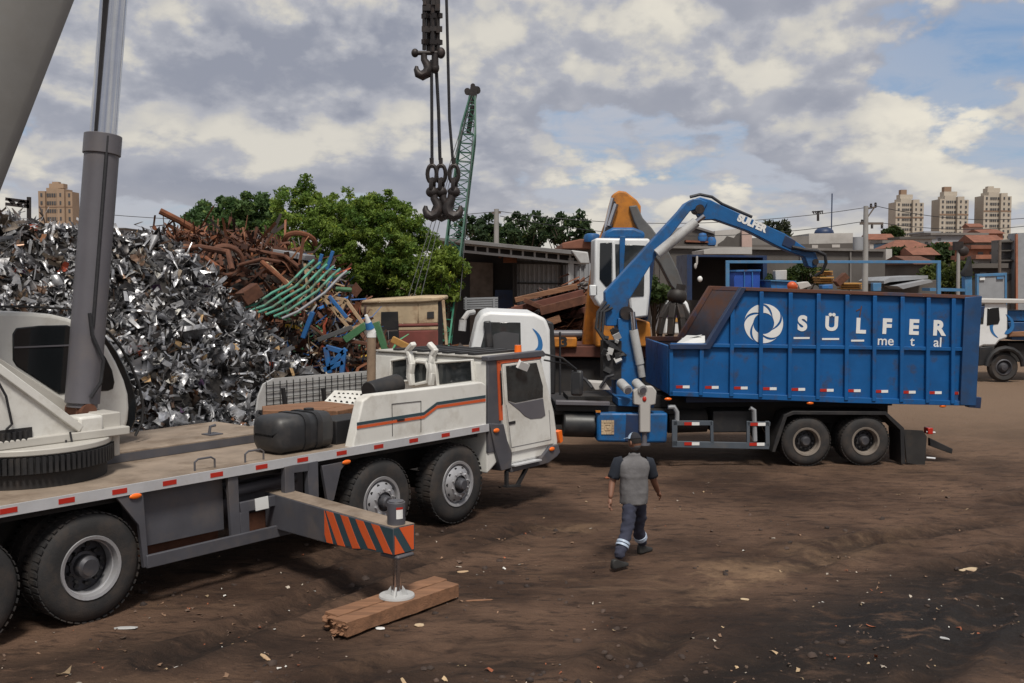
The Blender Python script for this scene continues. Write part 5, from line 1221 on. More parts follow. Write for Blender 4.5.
# shirt: a loose tube from collar to hem, and two short sleeves
from mathutils import noise as mnoise
def shirt_ring(py,rx,ry,dx=0,n=56,yaw=.16):
    c=pj(634+dx,py,13.13); out=[]
    for i in range(n):
        a=2*math.pi*i/n; ca,sa=math.cos(a),math.sin(a)
        x=rx*math.copysign(abs(ca)**.82,ca); y=ry*math.copysign(abs(sa)**.82,sa)
        p=c+Vector((x*math.cos(yaw)-y*math.sin(yaw),x*math.sin(yaw)+y*math.cos(yaw),0))
        f=mnoise.noise(Vector((p.x*9,p.y*9,p.z*5)))*.012+mnoise.noise(Vector((p.x*22,p.y*22,p.z*9)))*.006+max(0,mnoise.noise(Vector((p.x*5,p.y*5,p.z*14))))*.010
        out.append(p+(p-c).normalized()*f)
    return out
prof=[(503.5,.158,.122,0),(503,.172,.134,0),(499,.174,.136,0),(494,.172,.134,0),(489,.171,.132,0),(484,.173,.131,-.2),(479,.178,.132,-.3),(474,.186,.134,-.4),(470,.193,.134,-.4),(466.5,.197,.130,-.3),(463.5,.195,.120,-.2),(461,.182,.108,-.1),(459,.150,.096,0),(457.3,.108,.086,.1),(455.8,.080,.076,.2),(453.2,.070,.070,.3),(453,.062,.062,.3)]
fine=[]
for u,v in zip(prof[:-1],prof[1:]):
    k=3 if abs(u[0]-v[0])>2 else 1
    for j in range(k): fine.append(tuple(a_+(b_-a_)*j/k for a_,b_ in zip(u,v)))
fine.append(prof[-1])
m=MB(); m.loft([shirt_ring(*q) for q in fine],cap=False); shirt=m.build('shirt',M['shirt'],person,world=True,angle=80)
for s0,e0_ in ((J['shl'],J['ell']),(J['shr'],J['elr'])):
    d=(e0_-s0); inn=Vector((J['chest'].x-s0.x,J['chest'].y-s0.y,0)).normalized()
    pts=[s0+inn*.05+Vector((0,0,.02)),s0+Vector((0,0,.012)),s0+d*.2,s0+d*.45,s0+d*.66,s0+d*.80,s0+d*.81]
    m=MB(); m.tube(pts,[.070,.080,.080,.077,.075,.073,.058],n=16,cap=False)
    m.v=[tuple(Vector(p)+Vector((1,.4,.2))*mnoise.noise(Vector(p)*14)*.010) for p in m.v]
    m.build('sleeve',M['sleeve'],person,world=True,angle=80)
for a,k,nm in ((J['al'],J['kl'],0),(J['ar'],J['kr'],1)):
    for t in (.42,.53):
        c=lerp(k,a,t); d=(a-k).normalized(); m=MB(); m.lathe([(.080,-.017),(.086,-.013),(.086,.013),(.080,.017)],c,d,n=20); m.build('reflective_band',M['reflect'],person,world=True)
for a,d in ((J['al'],dl),(J['ar'],dr_)):
    m=MB(); s_=Vector((d.y,-d.x,0)); rings=[]
    for t,wd,zt in ((-.095,.030,.10),(-.075,.042,.125),(-.03,.044,.125),(.03,.043,.095),(.09,.046,.07),(.14,.042,.058),(.170,.026,.045)):
        c=Vector((a.x,a.y,0))+d*t; z0=.008
        rings.append([c-s_*wd+Vector((0,0,z0)),c+s_*wd+Vector((0,0,z0)),c+s_*wd*1.02+Vector((0,0,z0+.03)),c+s_*wd*.7+Vector((0,0,zt)),c-s_*wd*.7+Vector((0,0,zt)),c-s_*wd*1.02+Vector((0,0,z0+.03))])
    m.loft(rings); m.build('shoe',M['shoe'],person,world=True,bevel=.012,angle=60)
# hair and cap
m=MB(); rings=[]
for el in np.linspace(-.12,1.45,8):
    ring_=[]
    for i in range(24):
        a=2*math.pi*i/24; x=math.cos(a)*math.cos(el); y=math.sin(a)*math.cos(el); z=math.sin(el)
        lim=.0
        if y>.35: z=max(z,.45)
        p=Vector((x*.078,y*.098,z*.118+.004)); ring_.append(hv+sd_*p.x+fd*p.y+ud*p.z)
    rings.append(ring_)
m.loft(rings); m.build('hair',M['hair'],person,world=True,angle=80)
m=MB(); rings=[]
for el in np.linspace(.38,1.5,6):
    rings.append([hv+sd_*(math.cos(2*math.pi*i/24)*math.cos(el)*.084)+fd*(math.sin(2*math.pi*i/24)*math.cos(el)*.104)+ud*(math.sin(el)*.122+.008) for i in range(24)])
m.loft(rings)
bp_=[]
for i in range(9):
    a=math.pi*(.22+.56*i/8); bp_.append(hv+sd_*(math.cos(a)*.078)+fd*(math.sin(a)*.10)+ud*.058)
for i in range(9):
    a=math.pi*(.78-.56*i/8); bp_.append(hv+sd_*(math.cos(a)*.07)+fd*(math.sin(a)*.10+.07)+ud*.045)
m.prism3(bp_,ud*.008,mi=1); capo=m.build('cap',[M['capdark'],M['cap']],person,world=True,angle=60)

ci=(parent_matrix(person).inverted()@hv)
for f in capo.data.polygons:
    d=(f.center-ci).normalized()
    if d.dot(fd)>.05: f.material_index=1
# soft cloth folds
for v in body2.vertices:
    q=v.co
    if .72<q.z<.74:
        n_=v.normal; k=.006*math.sin(q.z*38+q.x*26)+.005*math.sin(q.z*21-q.x*44+1.3)+.004*math.sin(q.z*70+q.y*30)
        v.co=q+n_*k
# ================================================================== scrap heaps
SKY_=[(-60,216),(0,226),(30,236),(60,244),(100,239),(140,243),(163,253),(187,267),(207,283),(225,302),(247,324),(267,345),(288,366),(310,383),(335,396),(360,405)]
sx=np.array([at(a,b,20).x for a,b in SKY_]); sz=np.array([at(a,b,20).z for a,b in SKY_])
def heap_h(X,Y):
    yl=-(X-CR.O[0])*CR.s+(Y-CR.O[1])*CR.c
    k=Y/20.0
    prof=np.interp(X/k,sx,sz,left=sz[0],right=sz[-1])
    prof=3.6+(prof-3.6)*k
    ramp=(yl-2.05)*1.02
    h=np.minimum(ramp,np.minimum(prof,4.9)-np.maximum(0,Y-21.0)*.35)
    h=h+(fbm(X*.9,Y*.9,3,71)-.45)*.55*np.clip(ramp,0,1)
    return np.where(yl>2.0,h,-.2)
def grid_heap(name,hf,x0,x1,y0,y1,n,mat):
    X,Y=np.meshgrid(np.linspace(x0,x1,n),np.linspace(y0,y1,n)); Z=hf(X,Y)
    V=np.stack([X.ravel(),Y.ravel(),np.maximum(Z,-.15).ravel()-.06],1); i=np.arange(n*n).reshape(n,n)
    F=np.stack([i[:-1,:-1].ravel(),i[:-1,1:].ravel(),i[1:,1:].ravel(),i[1:,:-1].ravel()],1)
    return V,F
def rot_rand(n):
    q=rng.normal(size=(n,4)); q/=np.linalg.norm(q,axis=1)[:,None]; a,b,c,d=q.T
    return np.stack([1-2*(c*c+d*d),2*(b*c-a*d),2*(b*d+a*c),2*(b*c+a*d),1-2*(b*b+d*d),2*(c*d-a*b),2*(b*d-a*c),2*(c*d+a*b),1-2*(b*b+c*c)],1).reshape(n,3,3)
def ribbons(C,L,W,curl,cols,segs=5,align=None):
    """bent metal ribbons centred on C. returns V,F,cols"""
    n=len(C); t=np.linspace(-.5,.5,segs+1)
    ang=curl[:,None]*t[None,:]; k=np.where(np.abs(curl)<.05,.05,curl)
    x=np.sin(ang)/k[:,None]*L[:,None]; z=(1-np.cos(ang))/k[:,None]*L[:,None]
    x=x+rng.normal(0,.07,x.shape)*L[:,None]; z=z+rng.normal(0,.10,z.shape)*L[:,None]
    tw=rng.normal(0,.8,n)[:,None]*t[None,:]
    wv=W[:,None]*.5*(1+rng.normal(0,.25,x.shape))
    P=np.zeros((n,segs+1,2,3))
    for s,sg in ((0,-1),(1,1)):
        P[:,:,s,0]=x; P[:,:,s,1]=sg*wv*np.cos(tw); P[:,:,s,2]=z+sg*wv*np.sin(tw)
    Rm=rot_rand(n) if align is None else align
    P=np.einsum('nij,nabj->nabi',Rm,P)+C[:,None,None,:]
    V=P.reshape(-1,3); base=np.arange(n)*(segs+1)*2; F=[]
    for j in range(segs):
        a=base+j*2; F.append(np.stack([a,a+1,a+3,a+2],1))
    return V,np.concatenate(F),np.repeat(cols,(segs+1)*2,axis=0)
def join(parts):
    V=[];F=[];C=[];o=0
    for v,f,c in parts: V.append(v);F.append(f+o);C.append(c);o+=len(v)
    return np.concatenate(V),np.concatenate(F),np.concatenate(C)
def sample(hf,n,box,test):
    out=np.zeros((0,3))
    while len(out)<n:
        X=rng.uniform(box[0],box[1],n*2); Y=rng.uniform(box[2],box[3],n*2); Z=hf(X,Y)
        p=np.stack([X,Y,Z],1); p=p[test(p)]
        out=np.concatenate([out,p])
    return out[:n]
def pick(pal,wt,n):
    i=rng.choice(len(pal),size=n,p=np.array(wt)/sum(wt)); c=np.array(pal)[i]; return c*rng.uniform(.65,1.3,(n,1))
GREY=[(.40,.40,.415),(.56,.56,.58),(.22,.22,.235),(.06,.056,.056),(.76,.76,.77),(.16,.10,.07),(.26,.21,.165)]
n=19000
C=sample(heap_h,n,(-19,-2.2,13.5,23.5),lambda p:(p[:,2]>.05))
C+=rng.normal(0,.045,C.shape); C[:,2]+=rng.uniform(-.09,.06,n)
cols=pick(GREY,[6,5,3.6,2.6,2.2,1.5,1.2],n)
near=np.clip(1.25-.02*(C[:,1]-14),.8,1.3)
L_=rng.gamma(2.6,.115,n)*near+.05; W_=rng.gamma(2.2,.0135,n)+.016
big=rng.random(n)<.055; W_=np.where(big,rng.uniform(.10,.28,n),W_); L_=np.where(big,rng.uniform(.2,.5,n),L_)
p1=ribbons(C,L_,W_,rng.normal(0,3.6,n),cols,7)
n2=700; C2=sample(heap_h,n2,(-19,-2.2,13.5,23.5),lambda p:(p[:,2]>.1)); C2[:,2]+=.07
p2=ribbons(C2,rng.uniform(.08,.25,n2),rng.uniform(.05,.16,n2),rng.normal(0,1.2,n2),pick([(.55,.36,.18),(.45,.08,.04),(.62,.6,.55),(.10,.05,.12),(.08,.25,.1),(.25,.11,.05)],[3,1.2,3,.5,.4,2],n2),3)
V0,F0=grid_heap('x',heap_h,-20,-1.5,13,26,150,None)
# crumpled sheet lumps of many sizes
n4=6500; C4=sample(heap_h,n4,(-19,-2.2,13.5,23.5),lambda p:(p[:,2]>.05)); C4[:,2]+=rng.uniform(-.06,.05,n4)
S4=rng.gamma(2.4,.055,n4)+.09; g5=np.linspace(-.5,.5,5); gx5,gy5=np.meshgrid(g5,g5)
P4=np.stack([np.broadcast_to(gx5.ravel(),(n4,25)),np.broadcast_to(gy5.ravel()*.7,(n4,25)),np.zeros((n4,25))],2).copy()
P4+=rng.normal(0,.11,P4.shape); P4[:,:,2]+=rng.normal(0,.20,(n4,25))+np.sin(P4[:,:,0]*rng.uniform(2,8,(n4,1))+rng.uniform(0,6,(n4,1)))*.25
P4=np.einsum('nij,naj->nai',rot_rand(n4),P4*S4[:,None,None])+C4[:,None,:]
b4=np.arange(n4)*25; F4=np.concatenate([np.stack([b4+r*5+c,b4+r*5+c+1,b4+r*5+c+6,b4+r*5+c+5],1) for r in range(4) for c in range(4)])
p4=(P4.reshape(-1,3),F4,np.repeat(pick(GREY,[6,5,3.6,2.4,2.2,1.2,1.0],n4),25,axis=0))
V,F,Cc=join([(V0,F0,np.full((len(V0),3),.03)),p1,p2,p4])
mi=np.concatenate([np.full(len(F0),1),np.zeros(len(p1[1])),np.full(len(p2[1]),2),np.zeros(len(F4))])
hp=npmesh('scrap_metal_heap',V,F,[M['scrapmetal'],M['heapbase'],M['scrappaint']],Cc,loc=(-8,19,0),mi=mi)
tag(hp,'tall grey glittering heap of shredded scrap metal behind the crane truck','scrap heap',kind='stuff')
# larger long flat strips on the left crown of the heap
n=240; C=sample(heap_h,n,(-16,-9.2,15.5,22),lambda p:(p[:,2]>2.4)); C[:,2]+=.0
# added into its own mass: the long strips catch the light
V,F,Cc=ribbons(C,rng.uniform(.4,.9,n),rng.uniform(.03,.09,n),rng.normal(0,1.4,n),pick(GREY,[4,3,3,2,1.2,.6,.4],n),7)
o=npmesh('scrap_strips',V,F,M['scrapmetal'],Cc,loc=(-12,18,0)); tag(o,'tangle of long grey sheet strips on top of the scrap heap at far left','scrap strips',kind='stuff')
# rusty heap behind
SK2=[(140,262),(168,240),(185,236),(215,238),(260,243),(285,252),(310,264),(330,285),(345,310),(365,340),(385,362),(405,372)]
HY2=24.5
ax=np.array([at(a,b,HY2).x for a,b in SK2]); az=np.array([at(a,b,HY2).z for a,b in SK2])
def rust_h(X,Y):
    h=np.interp(X*HY2/Y,ax,az,left=0,right=az[-1]-.3)
    h=3.6+(h-3.6)*Y/HY2
    return np.minimum(h,(Y-20.6)*1.25+.3)-np.maximum(0,Y-25.2)*1.0-.12+(fbm(X*1.3,Y*1.3,3,5)-.45)*.5
V0,F0=grid_heap('x',rust_h,ax[0]-.5,ax[-1]+.4,20.5,28,70,None)
n=2600; C=sample(rust_h,n,(ax[0],ax[-1]+.2,20.8,25.8),lambda p:(p[:,2]>.1)); C+=rng.normal(0,.06,C.shape)
RUSTP=[(.13,.048,.025),(.19,.068,.03),(.08,.034,.022),(.04,.03,.026),(.26,.11,.05),(.27,.24,.215)]
p1=ribbons(C,rng.gamma(3,.22,n)+.2,rng.gamma(2.5,.014,n)+.022,rng.normal(0,1.1,n),pick(RUSTP,[5,4,4,3,1.3,.7],n),6)
n3=500; C3=sample(rust_h,n3,(at(290,300,23).x,ax[-1]+.2,20.8,24),lambda p:(p[:,2]>.1)); C3[:,2]+=.1
p3=ribbons(C3,rng.uniform(.3,1.3,n3),rng.uniform(.02,.07,n3),rng.normal(0,.5,n3),pick([(.02,.14,.42),(.45,.32,.2),(.07,.25,.12),(.5,.1,.05),(.5,.48,.45),(.55,.35,.05),(.03,.03,.03)],[3,3,1.5,1.2,2,.7,2],n3),4)
V,F,Cc=join([(V0,F0,np.full((len(V0),3),.03)),p1,p3]); mi=np.concatenate([np.full(len(F0),1),np.zeros(len(p1[1])+len(p3[1]))])
o=npmesh('rusty_scrap_heap',V,F,[M['scrappaint'],M['heapbase']],Cc,loc=(-5,23,0),mi=mi); tag(o,'brown rusty tangle of scrap iron heaped between the grey metal heap and the trees','scrap heap',kind='stuff')
def pipe(pts,r,mat,name,label,cat,group=None,Y=None,n=8):
    """pts (px,py,Y)"""
    m=MB(); m.tube([at(a,b,c) for a,b,c in pts],r,n=n); return tag(m.build(name,mat),label,cat,group)
def girder(p0,p1,w,h,mat,name,label,cat,group=None):
    m=MB(); m.beam(at(*p0),at(*p1),w,h); return tag(m.build(name,mat,bevel=.01),label,cat,group)
# curls and tubes one can tell apart in the rusty heap
pipe([(160,211,24),(180,221,24.2),(199,232,24.4)],.075,M['rust2'],'rusty_pole','thick rusty pole jutting out at the upper left of the rusty heap','steel pole')
def coil(px,py,Y,R0,turns,r,mat,name,label,tilt):
    c=at(px,py,Y); m=MB(); pts=[]
    for i in range(int(20*turns)+1):
        a=2*math.pi*i/20; v=Vector((R0*math.cos(a),i*.006,R0*.9*math.sin(a))); v.rotate(Euler(tilt)); pts.append(c+v)
    m.tube(pts,r,n=7); return tag(m.build(name,mat),label,'steel hoop','bent rusty hoops in the heap')
coil(226,262,22.6,.36,1.7,.05,M['rust'],'steel_hoop','round bent rusty hoop sticking out of the left slope of the rusty heap',(.3,.2,.4))
coil(300,243,24.0,.34,.6,.06,M['rust2'],'steel_hoop','half hoop of rusty bar on the upper right crest of the rusty heap',(.9,.1,.2))
for i,(pts,r,mt,lab) in enumerate((
 ([(172,250,23),(200,247,22.6),(228,252,22.3),(232,270,22)],.09,'rust','curved thick rusty pipe running over the left crest of the rusty heap'),
 ([(178,257,22.6),(206,258,22.2),(222,270,22)],.07,'rust2','second curved rusty pipe just below the left crest of the rusty heap'),
 ([(262,262,22.4),(283,280,22),(296,297,21.7)],.08,'rust2','straight orange rusty bar pointing down towards the green pipes'),
 ([(266,262,22.6),(280,276,22.4),(292,286,22)],.05,'beige','thin beige tube leaning beside the orange rusty bar'),
 ([(240,265,22.5),(262,259,22.4),(280,262,22.6)],.06,'rust','rusty tube lying across the middle of the rusty heap'),
 ([(250,250,23.4),(285,256,23.2),(300,268,23)],.07,'rust','rusty tube near the top right of the rusty heap'))):
    pipe(pts,r*.7,M[mt],'rusty_pipe',lab,'pipe','bent pipes in the rusty heap')
m=MB(); m.beam(at(278,252,23.6),at(310,258,23.4),.5,.12); tag(m.build('steel_plate',M['sheet'],bevel=.01),'pale grey flat steel plate on the upper right of the rusty heap','steel plate')
m=MB(); m.beam(at(241,300,21.2),at(258,289,21.4),.36,.3); tag(m.build('rusty_box',M['rust'],bevel=.02),'brown rusty box half buried in the heap above the grey metal','metal box')
# mint green pipe bundle
for k in range(6):
    d=k*6.2
    d=k*8.2; pts=[(241+d,309+k*1.9,21.3-.1*k),(256+d,304+k*1.6,21.4-.1*k),(272+d*.95,293+k*1.9,21.6-.1*k),(288+d*.9,285+k*1.5,21.7-.1*k),(306+d*.82,267+k*2.0,22.0-.1*k),(314+d*.8,260+k*2.2,22.1-.1*k)]
    mt='greenpipe' if k<5 else 'sheet'
    lab=('uppermost of the bent mint green pipes sloping over the rusty heap','second from top of the bent mint green pipes on the rusty heap','third from top of the bent mint green pipes on the rusty heap','fourth from top of the bent mint green pipes on the rusty heap','lowest of the bent mint green pipes, next to the pale grey pipe','pale grey bent pipe lying under the row of mint green pipes')[k]
    pipe(pts,.028,M[mt],'bent_pipe',lab,'pipe','bent pipes lying side by side on the rusty heap')
for (a,b,lab) in (((318,269),(322,254),'left one of two short bright blue posts above the green pipes'),((327,270),(333,251),'right one of two short bright blue posts above the green pipes')):
    m=MB(); m.beam(at(*a,23),at(*b,23),.085,.07); tag(m.build('blue_post',M['bluesteel'],bevel=.01),lab,'post','blue posts above the green pipes')
m=MB(); m.tube([at(336,289,22),at(352,290,22)],.05); c=at(356,290,22); m.prism3([c+Vector((-.13,-.03,0)),c+Vector((0,-.03,.16)),c+Vector((.13,-.03,0)),c+Vector((0,-.03,-.16))],(0,.05,0),mi=1); tag(m.build('paddle_post',[M['greensteel'],M['rust']]),'green rod ending in a rusty diamond plate right of the green pipes','rod')
# beige lattice frame
m=MB()
for a,b in (((322,296),(346,300)),((346,300),(364,325)),((322,296),(350,329)),((346,300),(339,315)),((339,315),(331,298)),((350,329),(364,325)),((339,315),(352,321)),((328,306),(345,302))): m.beam(at(*a,21.6),at(*b,21.6),.07,.07)
tag(m.build('truss_frame',M['beige'],bevel=.006),'beige welded triangular truss frame leaning right of the blue scrap','truss frame')
for (a,b,w_,mt,nm,lab,cat) in (((313,312),(303,338),.12,'bluesteel','blue_bar','bright blue bar leaning left of the beige truss frame','steel bar'),
 ((329,296),(347,318),.09,'bluesteel','blue_bar','blue bar crossing behind the beige truss frame','steel bar'),
 ((345,340),(366,325),.18,'greensteel','green_beam','green and pale beam rising to the capped pipe','steel beam'),
 ((376,322),(388,358),.16,'greensteel','green_beam','green beam sloping down right of the capped pipe','steel beam'),
 ((318,340),(352,327),.12,'stickgrey','grey_tube','thick dark grey tube lying below the beige truss frame','tube'),
 ((330,338),(388,347),.09,'rust','rusty_bar','long thin rusty bar lying across the mixed scrap','steel bar'),
 ((300,318),(330,340),.06,'rust','rusty_bar','thin rusty bar leaning left of the blue frame','steel bar'),
 ((392,339),(414,350),.16,'yellowwood','yellow_truss_frame','yellow flat frame on the scrap left of the cream cabin','frame')):
    girder((*a,21.2),(*b,21.2),w_,w_*.8,M[mt],nm,lab,cat)
m=MB()
for a,b in (((326,347),(344,352)),((326,347),(330,373)),((344,352),(342,373)),((330,366),(346,349)),((324,370),(344,362))): m.beam(at(*a,20.9),at(*b,20.9),.13,.1)
tag(m.build('blue_truss_frame',M['bluesteel'],bevel=.01),'bright blue cross braced steel frame at the foot of the mixed scrap','steel frame')
# cream and maroon scrapped cabin
cy0=24.0; cb=at(400,345,cy0); cabn=thing('scrapped_cabin','faded cream and maroon cabin shell scrapped beside the green tree','cabin shell',(cb.x,cy0,0))
def hp2(pts,y0,y1,mat,name,par,bev=.02):
    m=MB(); q=[at(a,b,y0) for a,b in pts]; m.prism3([Vector((p.x,y0,p.z)) for p in q],(0,y1-y0,0)); return m.build(name,mat,par,bevel=bev,world=True)
hp2([(361,304),(418,302),(418,324),(361,325)],cy0,cy0+.06,M['cream'],'side_panel',cabn)
hp2([(418,302),(438,300),(438,323),(418,324)],cy0+.0,cy0+.055,M['cream'],'side_panel',cabn)
hp2([(361,325),(438,323.2),(438,326),(361,328)],cy0-.02,cy0+.05,M['maroon'],'trim_band',cabn)
hp2([(361,328),(438,326.2),(438,330),(361,331.5)],cy0-.004,cy0+.05,M['cream'],'side_panel',cabn)
hp2([(361,331.5),(438,330.2),(438,400),(361,400)],cy0-.01,cy0+.05,M['maroon'],'lower_panel',cabn)
hp2([(381,312),(398,311.5),(399,338),(381,340)],cy0-.03,cy0-.012,M['black'],'doorway',cabn,.005)
hp2([(427,312),(434,311.5),(434,318),(427,318.5)],cy0-.02,cy0+.0,M['shadow'],'vent',cabn,.005)
hp2([(360,304),(363,300),(420,296.5),(443,296.5),(443,301),(420,303)],cy0-.06,cy0+1.9,M['cream'],'roof',cabn,.04)
hp2([(441.5,300),(444.5,300),(448,345),(445,345)],cy0-.04,cy0+.03,M['cream'],'door_post',cabn,.01)
m=MB(); m.bx(at(361,300,cy0+1.8).x,at(440,300,cy0+1.8).x,cy0+1.8,cy0+1.86,0,at(361,304,cy0+1.8).z); m.build('rear_panel',M['maroon'],cabn,world=True)
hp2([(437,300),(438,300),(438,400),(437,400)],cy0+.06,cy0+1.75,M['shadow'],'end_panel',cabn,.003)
# rusty section pile behind the white cab
BYc=28.5
def bp2(n): pass
rbx=[((515,300),(577,286),.45,.10,'timber','topmost pale brown plank of the rusty stack left of the orange machine'),
 ((512,311),(583,293),.5,.14,'rustbeam','long red brown channel near the top of the rusty stack'),
 ((540,311),(586,299),.5,.16,'rust','broad rusty channel second from top at the right of the stack'),
 ((553,322),(588,310),.5,.17,'rustbeam','dark red channel in the middle of the rusty stack'),
 ((556,332),(588,322),.5,.17,'rust','low rusty channel at the right of the stack'),
 ((535,327),(560,318),.35,.14,'timber','round pale timber end in the middle of the rusty stack'),
 ((503,327),(548,301),.25,.08,'rust2','orange rusty strip curling down the left of the stack'),
 ((498,335),(530,322),.3,.12,'rust','short rusty piece at the lower left of the stack'),
 ((524,300),(552,312),.14,.09,'rust','thin dark rod crossing down over the channels of the stack'),
 ((548,345),(590,342),.4,.2,'rustbeam','lowest dark red beam of the stack, partly behind the white cab')]
for i,(a,b,w_,h_,mt,lab) in enumerate(rbx): girder((*a,BYc-(i%3)*.35),(*b,BYc-(i%3)*.35),w_,h_*1.4,M[mt],'steel_section',lab,'steel section','rusty sections stacked behind the white cab')
def pileh(X,Y): 
    c=at(555,300,BYc); return np.maximum(0,3.5-np.abs(X-c.x-.3)*1.1-np.abs(Y-BYc-.6)*.9)+(fbm(X*2,Y*2,3,8)-.5)*.4
V0,F0=grid_heap('x',pileh,-2.2,3.2,26.2,32,50,None); n=1300
C=sample(pileh,n,(-2,3,26.5,30),lambda p:(p[:,2]>.2)); al=np.zeros((n,3,3)); tt=rng.normal(.28,.22,n); al[:,0,0]=np.cos(tt); al[:,0,2]=-np.sin(tt); al[:,2,0]=np.sin(tt); al[:,2,2]=np.cos(tt); al[:,1,1]=1
p1=ribbons(C,rng.uniform(.3,1.7,n),rng.uniform(.05,.2,n),rng.normal(0,.3,n),pick(RUSTP,[5,3,5,3,.8,.4],n),3,al)
V,F,Cc=join([(V0,F0,np.full((len(V0),3),.03)),p1]); mi=np.concatenate([np.full(len(F0),1),np.zeros(len(p1[1]))])
o=npmesh('rusty_offcut_heap',V,F,[M['scrappaint'],M['heapbase']],Cc,loc=(.5,28.5,0),mi=mi); tag(o,'low heap of rusty offcuts under the stacked red brown sections','scrap heap',kind='stuff')
# grey bundle left of it
m=MB()
for k in range(5): m.beam(at(464,299+k*2.3,31),at(498,298+k*2.3,31),.3,.05)
m.beam(at(466,297,30.8),at(466,310,30.8),.06,.06); m.beam(at(494,297,30.8),at(494,310,30.8),.06,.06)
tag(m.build('sheet_bundle',M['board']),'grey banded bundle of flat sheets in front of the dark shed','sheet bundle')
def lowh(X,Y): return np.maximum(0,1.9-np.abs(X+1.7)*.5-np.abs(Y-27.5)*.8)+(fbm(X*2,Y*2,3,9)-.5)*.3
V0,F0=grid_heap('x',lowh,-5.2,1.5,25.6,30,40,None); n=600; C=sample(lowh,n,(-5,1,25.8,29),lambda p:(p[:,2]>.15)); p1=ribbons(C,rng.uniform(.15,.7,n),rng.uniform(.04,.14,n),rng.normal(0,1.2,n),pick(RUSTP,[6,4,3,2,1,.6],n),4)
V,F,Cc=join([(V0,F0,np.full((len(V0),3),.03)),p1]); mi=np.concatenate([np.full(len(F0),1),np.zeros(len(p1[1]))])
o=npmesh('rusty_turnings_heap',V,F,[M['scrappaint'],M['heapbase']],Cc,loc=(-1.7,27.5,0),mi=mi); tag(o,'low heap of red brown rusty scrap right of the cream cabin','scrap heap',kind='stuff')

# ================================================================== green lattice crane
lc0=at(436,300,26.6); latt=thing('lattice_crane','slim green lattice crane boom leaning up behind the trees with rusty head','lattice crane',(lc0.x,26.6,0))
LB=at(428,420,32); LB=Vector((at(432,345,26.6).x,26.6,0)); LT=at(473,95,31)
ld=(LT-LB).normalized(); su=Vector((1,0,0)); su=(su-ld*su.dot(ld)).normalized(); sv_=ld.cross(su).normalized(); Ll=(LT-LB).length
def lp(t,a,b): 
    w_=.215 if t<.86 else .215*(1-t)/.14*.7+.065
    return LB+ld*Ll*t+su*a*w_+sv_*b*w_
for nm,t0,t1,mt in (('lower_lattice',0.0,.42,'lattice'),('upper_lattice',.42,1.0,'latticeD')):
    m=MB(); n=int((t1-t0)*34)
    for a in (-1,1):
        for b in (-1,1):
            for i in range(n): m.beam(lp(t0+(t1-t0)*i/n,a,b),lp(t0+(t1-t0)*(i+1)/n,a,b),.042,.042)
    for i in range(n):
        s=1 if i%2 else -1; ta=t0+(t1-t0)*i/n; tb=t0+(t1-t0)*(i+1)/n
        for b in (-1,1): m.beam(lp(ta,-s,b),lp(tb,s,b),.024,.024); m.beam(lp(tb,-1,b),lp(tb,1,b),.022,.022)
        for a in (-1,1): m.beam(lp(ta,a,-s),lp(tb,a,s),.024,.024)
    m.build(nm,M[mt],latt,world=True,smooth=False)
m=MB(); c=lp(1,0,0); H_=.8
m.box(c,(.22,.25,.5),(0,.2,0)); m.cyl(c+Vector((-.16,-.1,.10)),c+Vector((-.16,.1,.10)),.09,n=14); m.cyl(c+Vector((.12,-.1,.14)),c+Vector((.12,.1,.14)),.10,n=14); m.cyl(c+Vector((0,-.1,.25)),c+Vector((0,.1,.25)),.07,n=14); m.box(c+Vector((-.07,0,-.7)),(.13,.2,.8),(0,.15,0)); m.build('boom_head',M['hookmetal'],latt,world=True)
m=MB(); m.box(lp(.62,-1.2,0),(.22,.22,.7),(0,.2,0)); m.build('boom_winch',M['hookmetal'],latt,world=True)
for a,b in ((at(473,93,31),at(404,330,26.2)),(at(471,96,31),at(398,330,26.2)),(at(476,95,31),at(460,300,27)),(at(471,97,31),at(420,300,26.4))):
    m=MB(); m.tube([a,a+(b-a)*.5,b],.011,n=5); m.build('stay_cable',M['cable'],latt,world=True)
m=MB(); m.bx(lc0.x-.5,lc0.x+.5,26.2,27.8,.3,1.3); m.build('crane_house',M['under'],latt,world=True,bevel=.08)
m=MB(); m.bx(lc0.x-.8,lc0.x-.5,26,28.2,.0,.6); m.bx(lc0.x+.5,lc0.x+.8,26,28.2,.0,.6); m.build('crawler_track',M['under'],latt,world=True,bevel=.1)

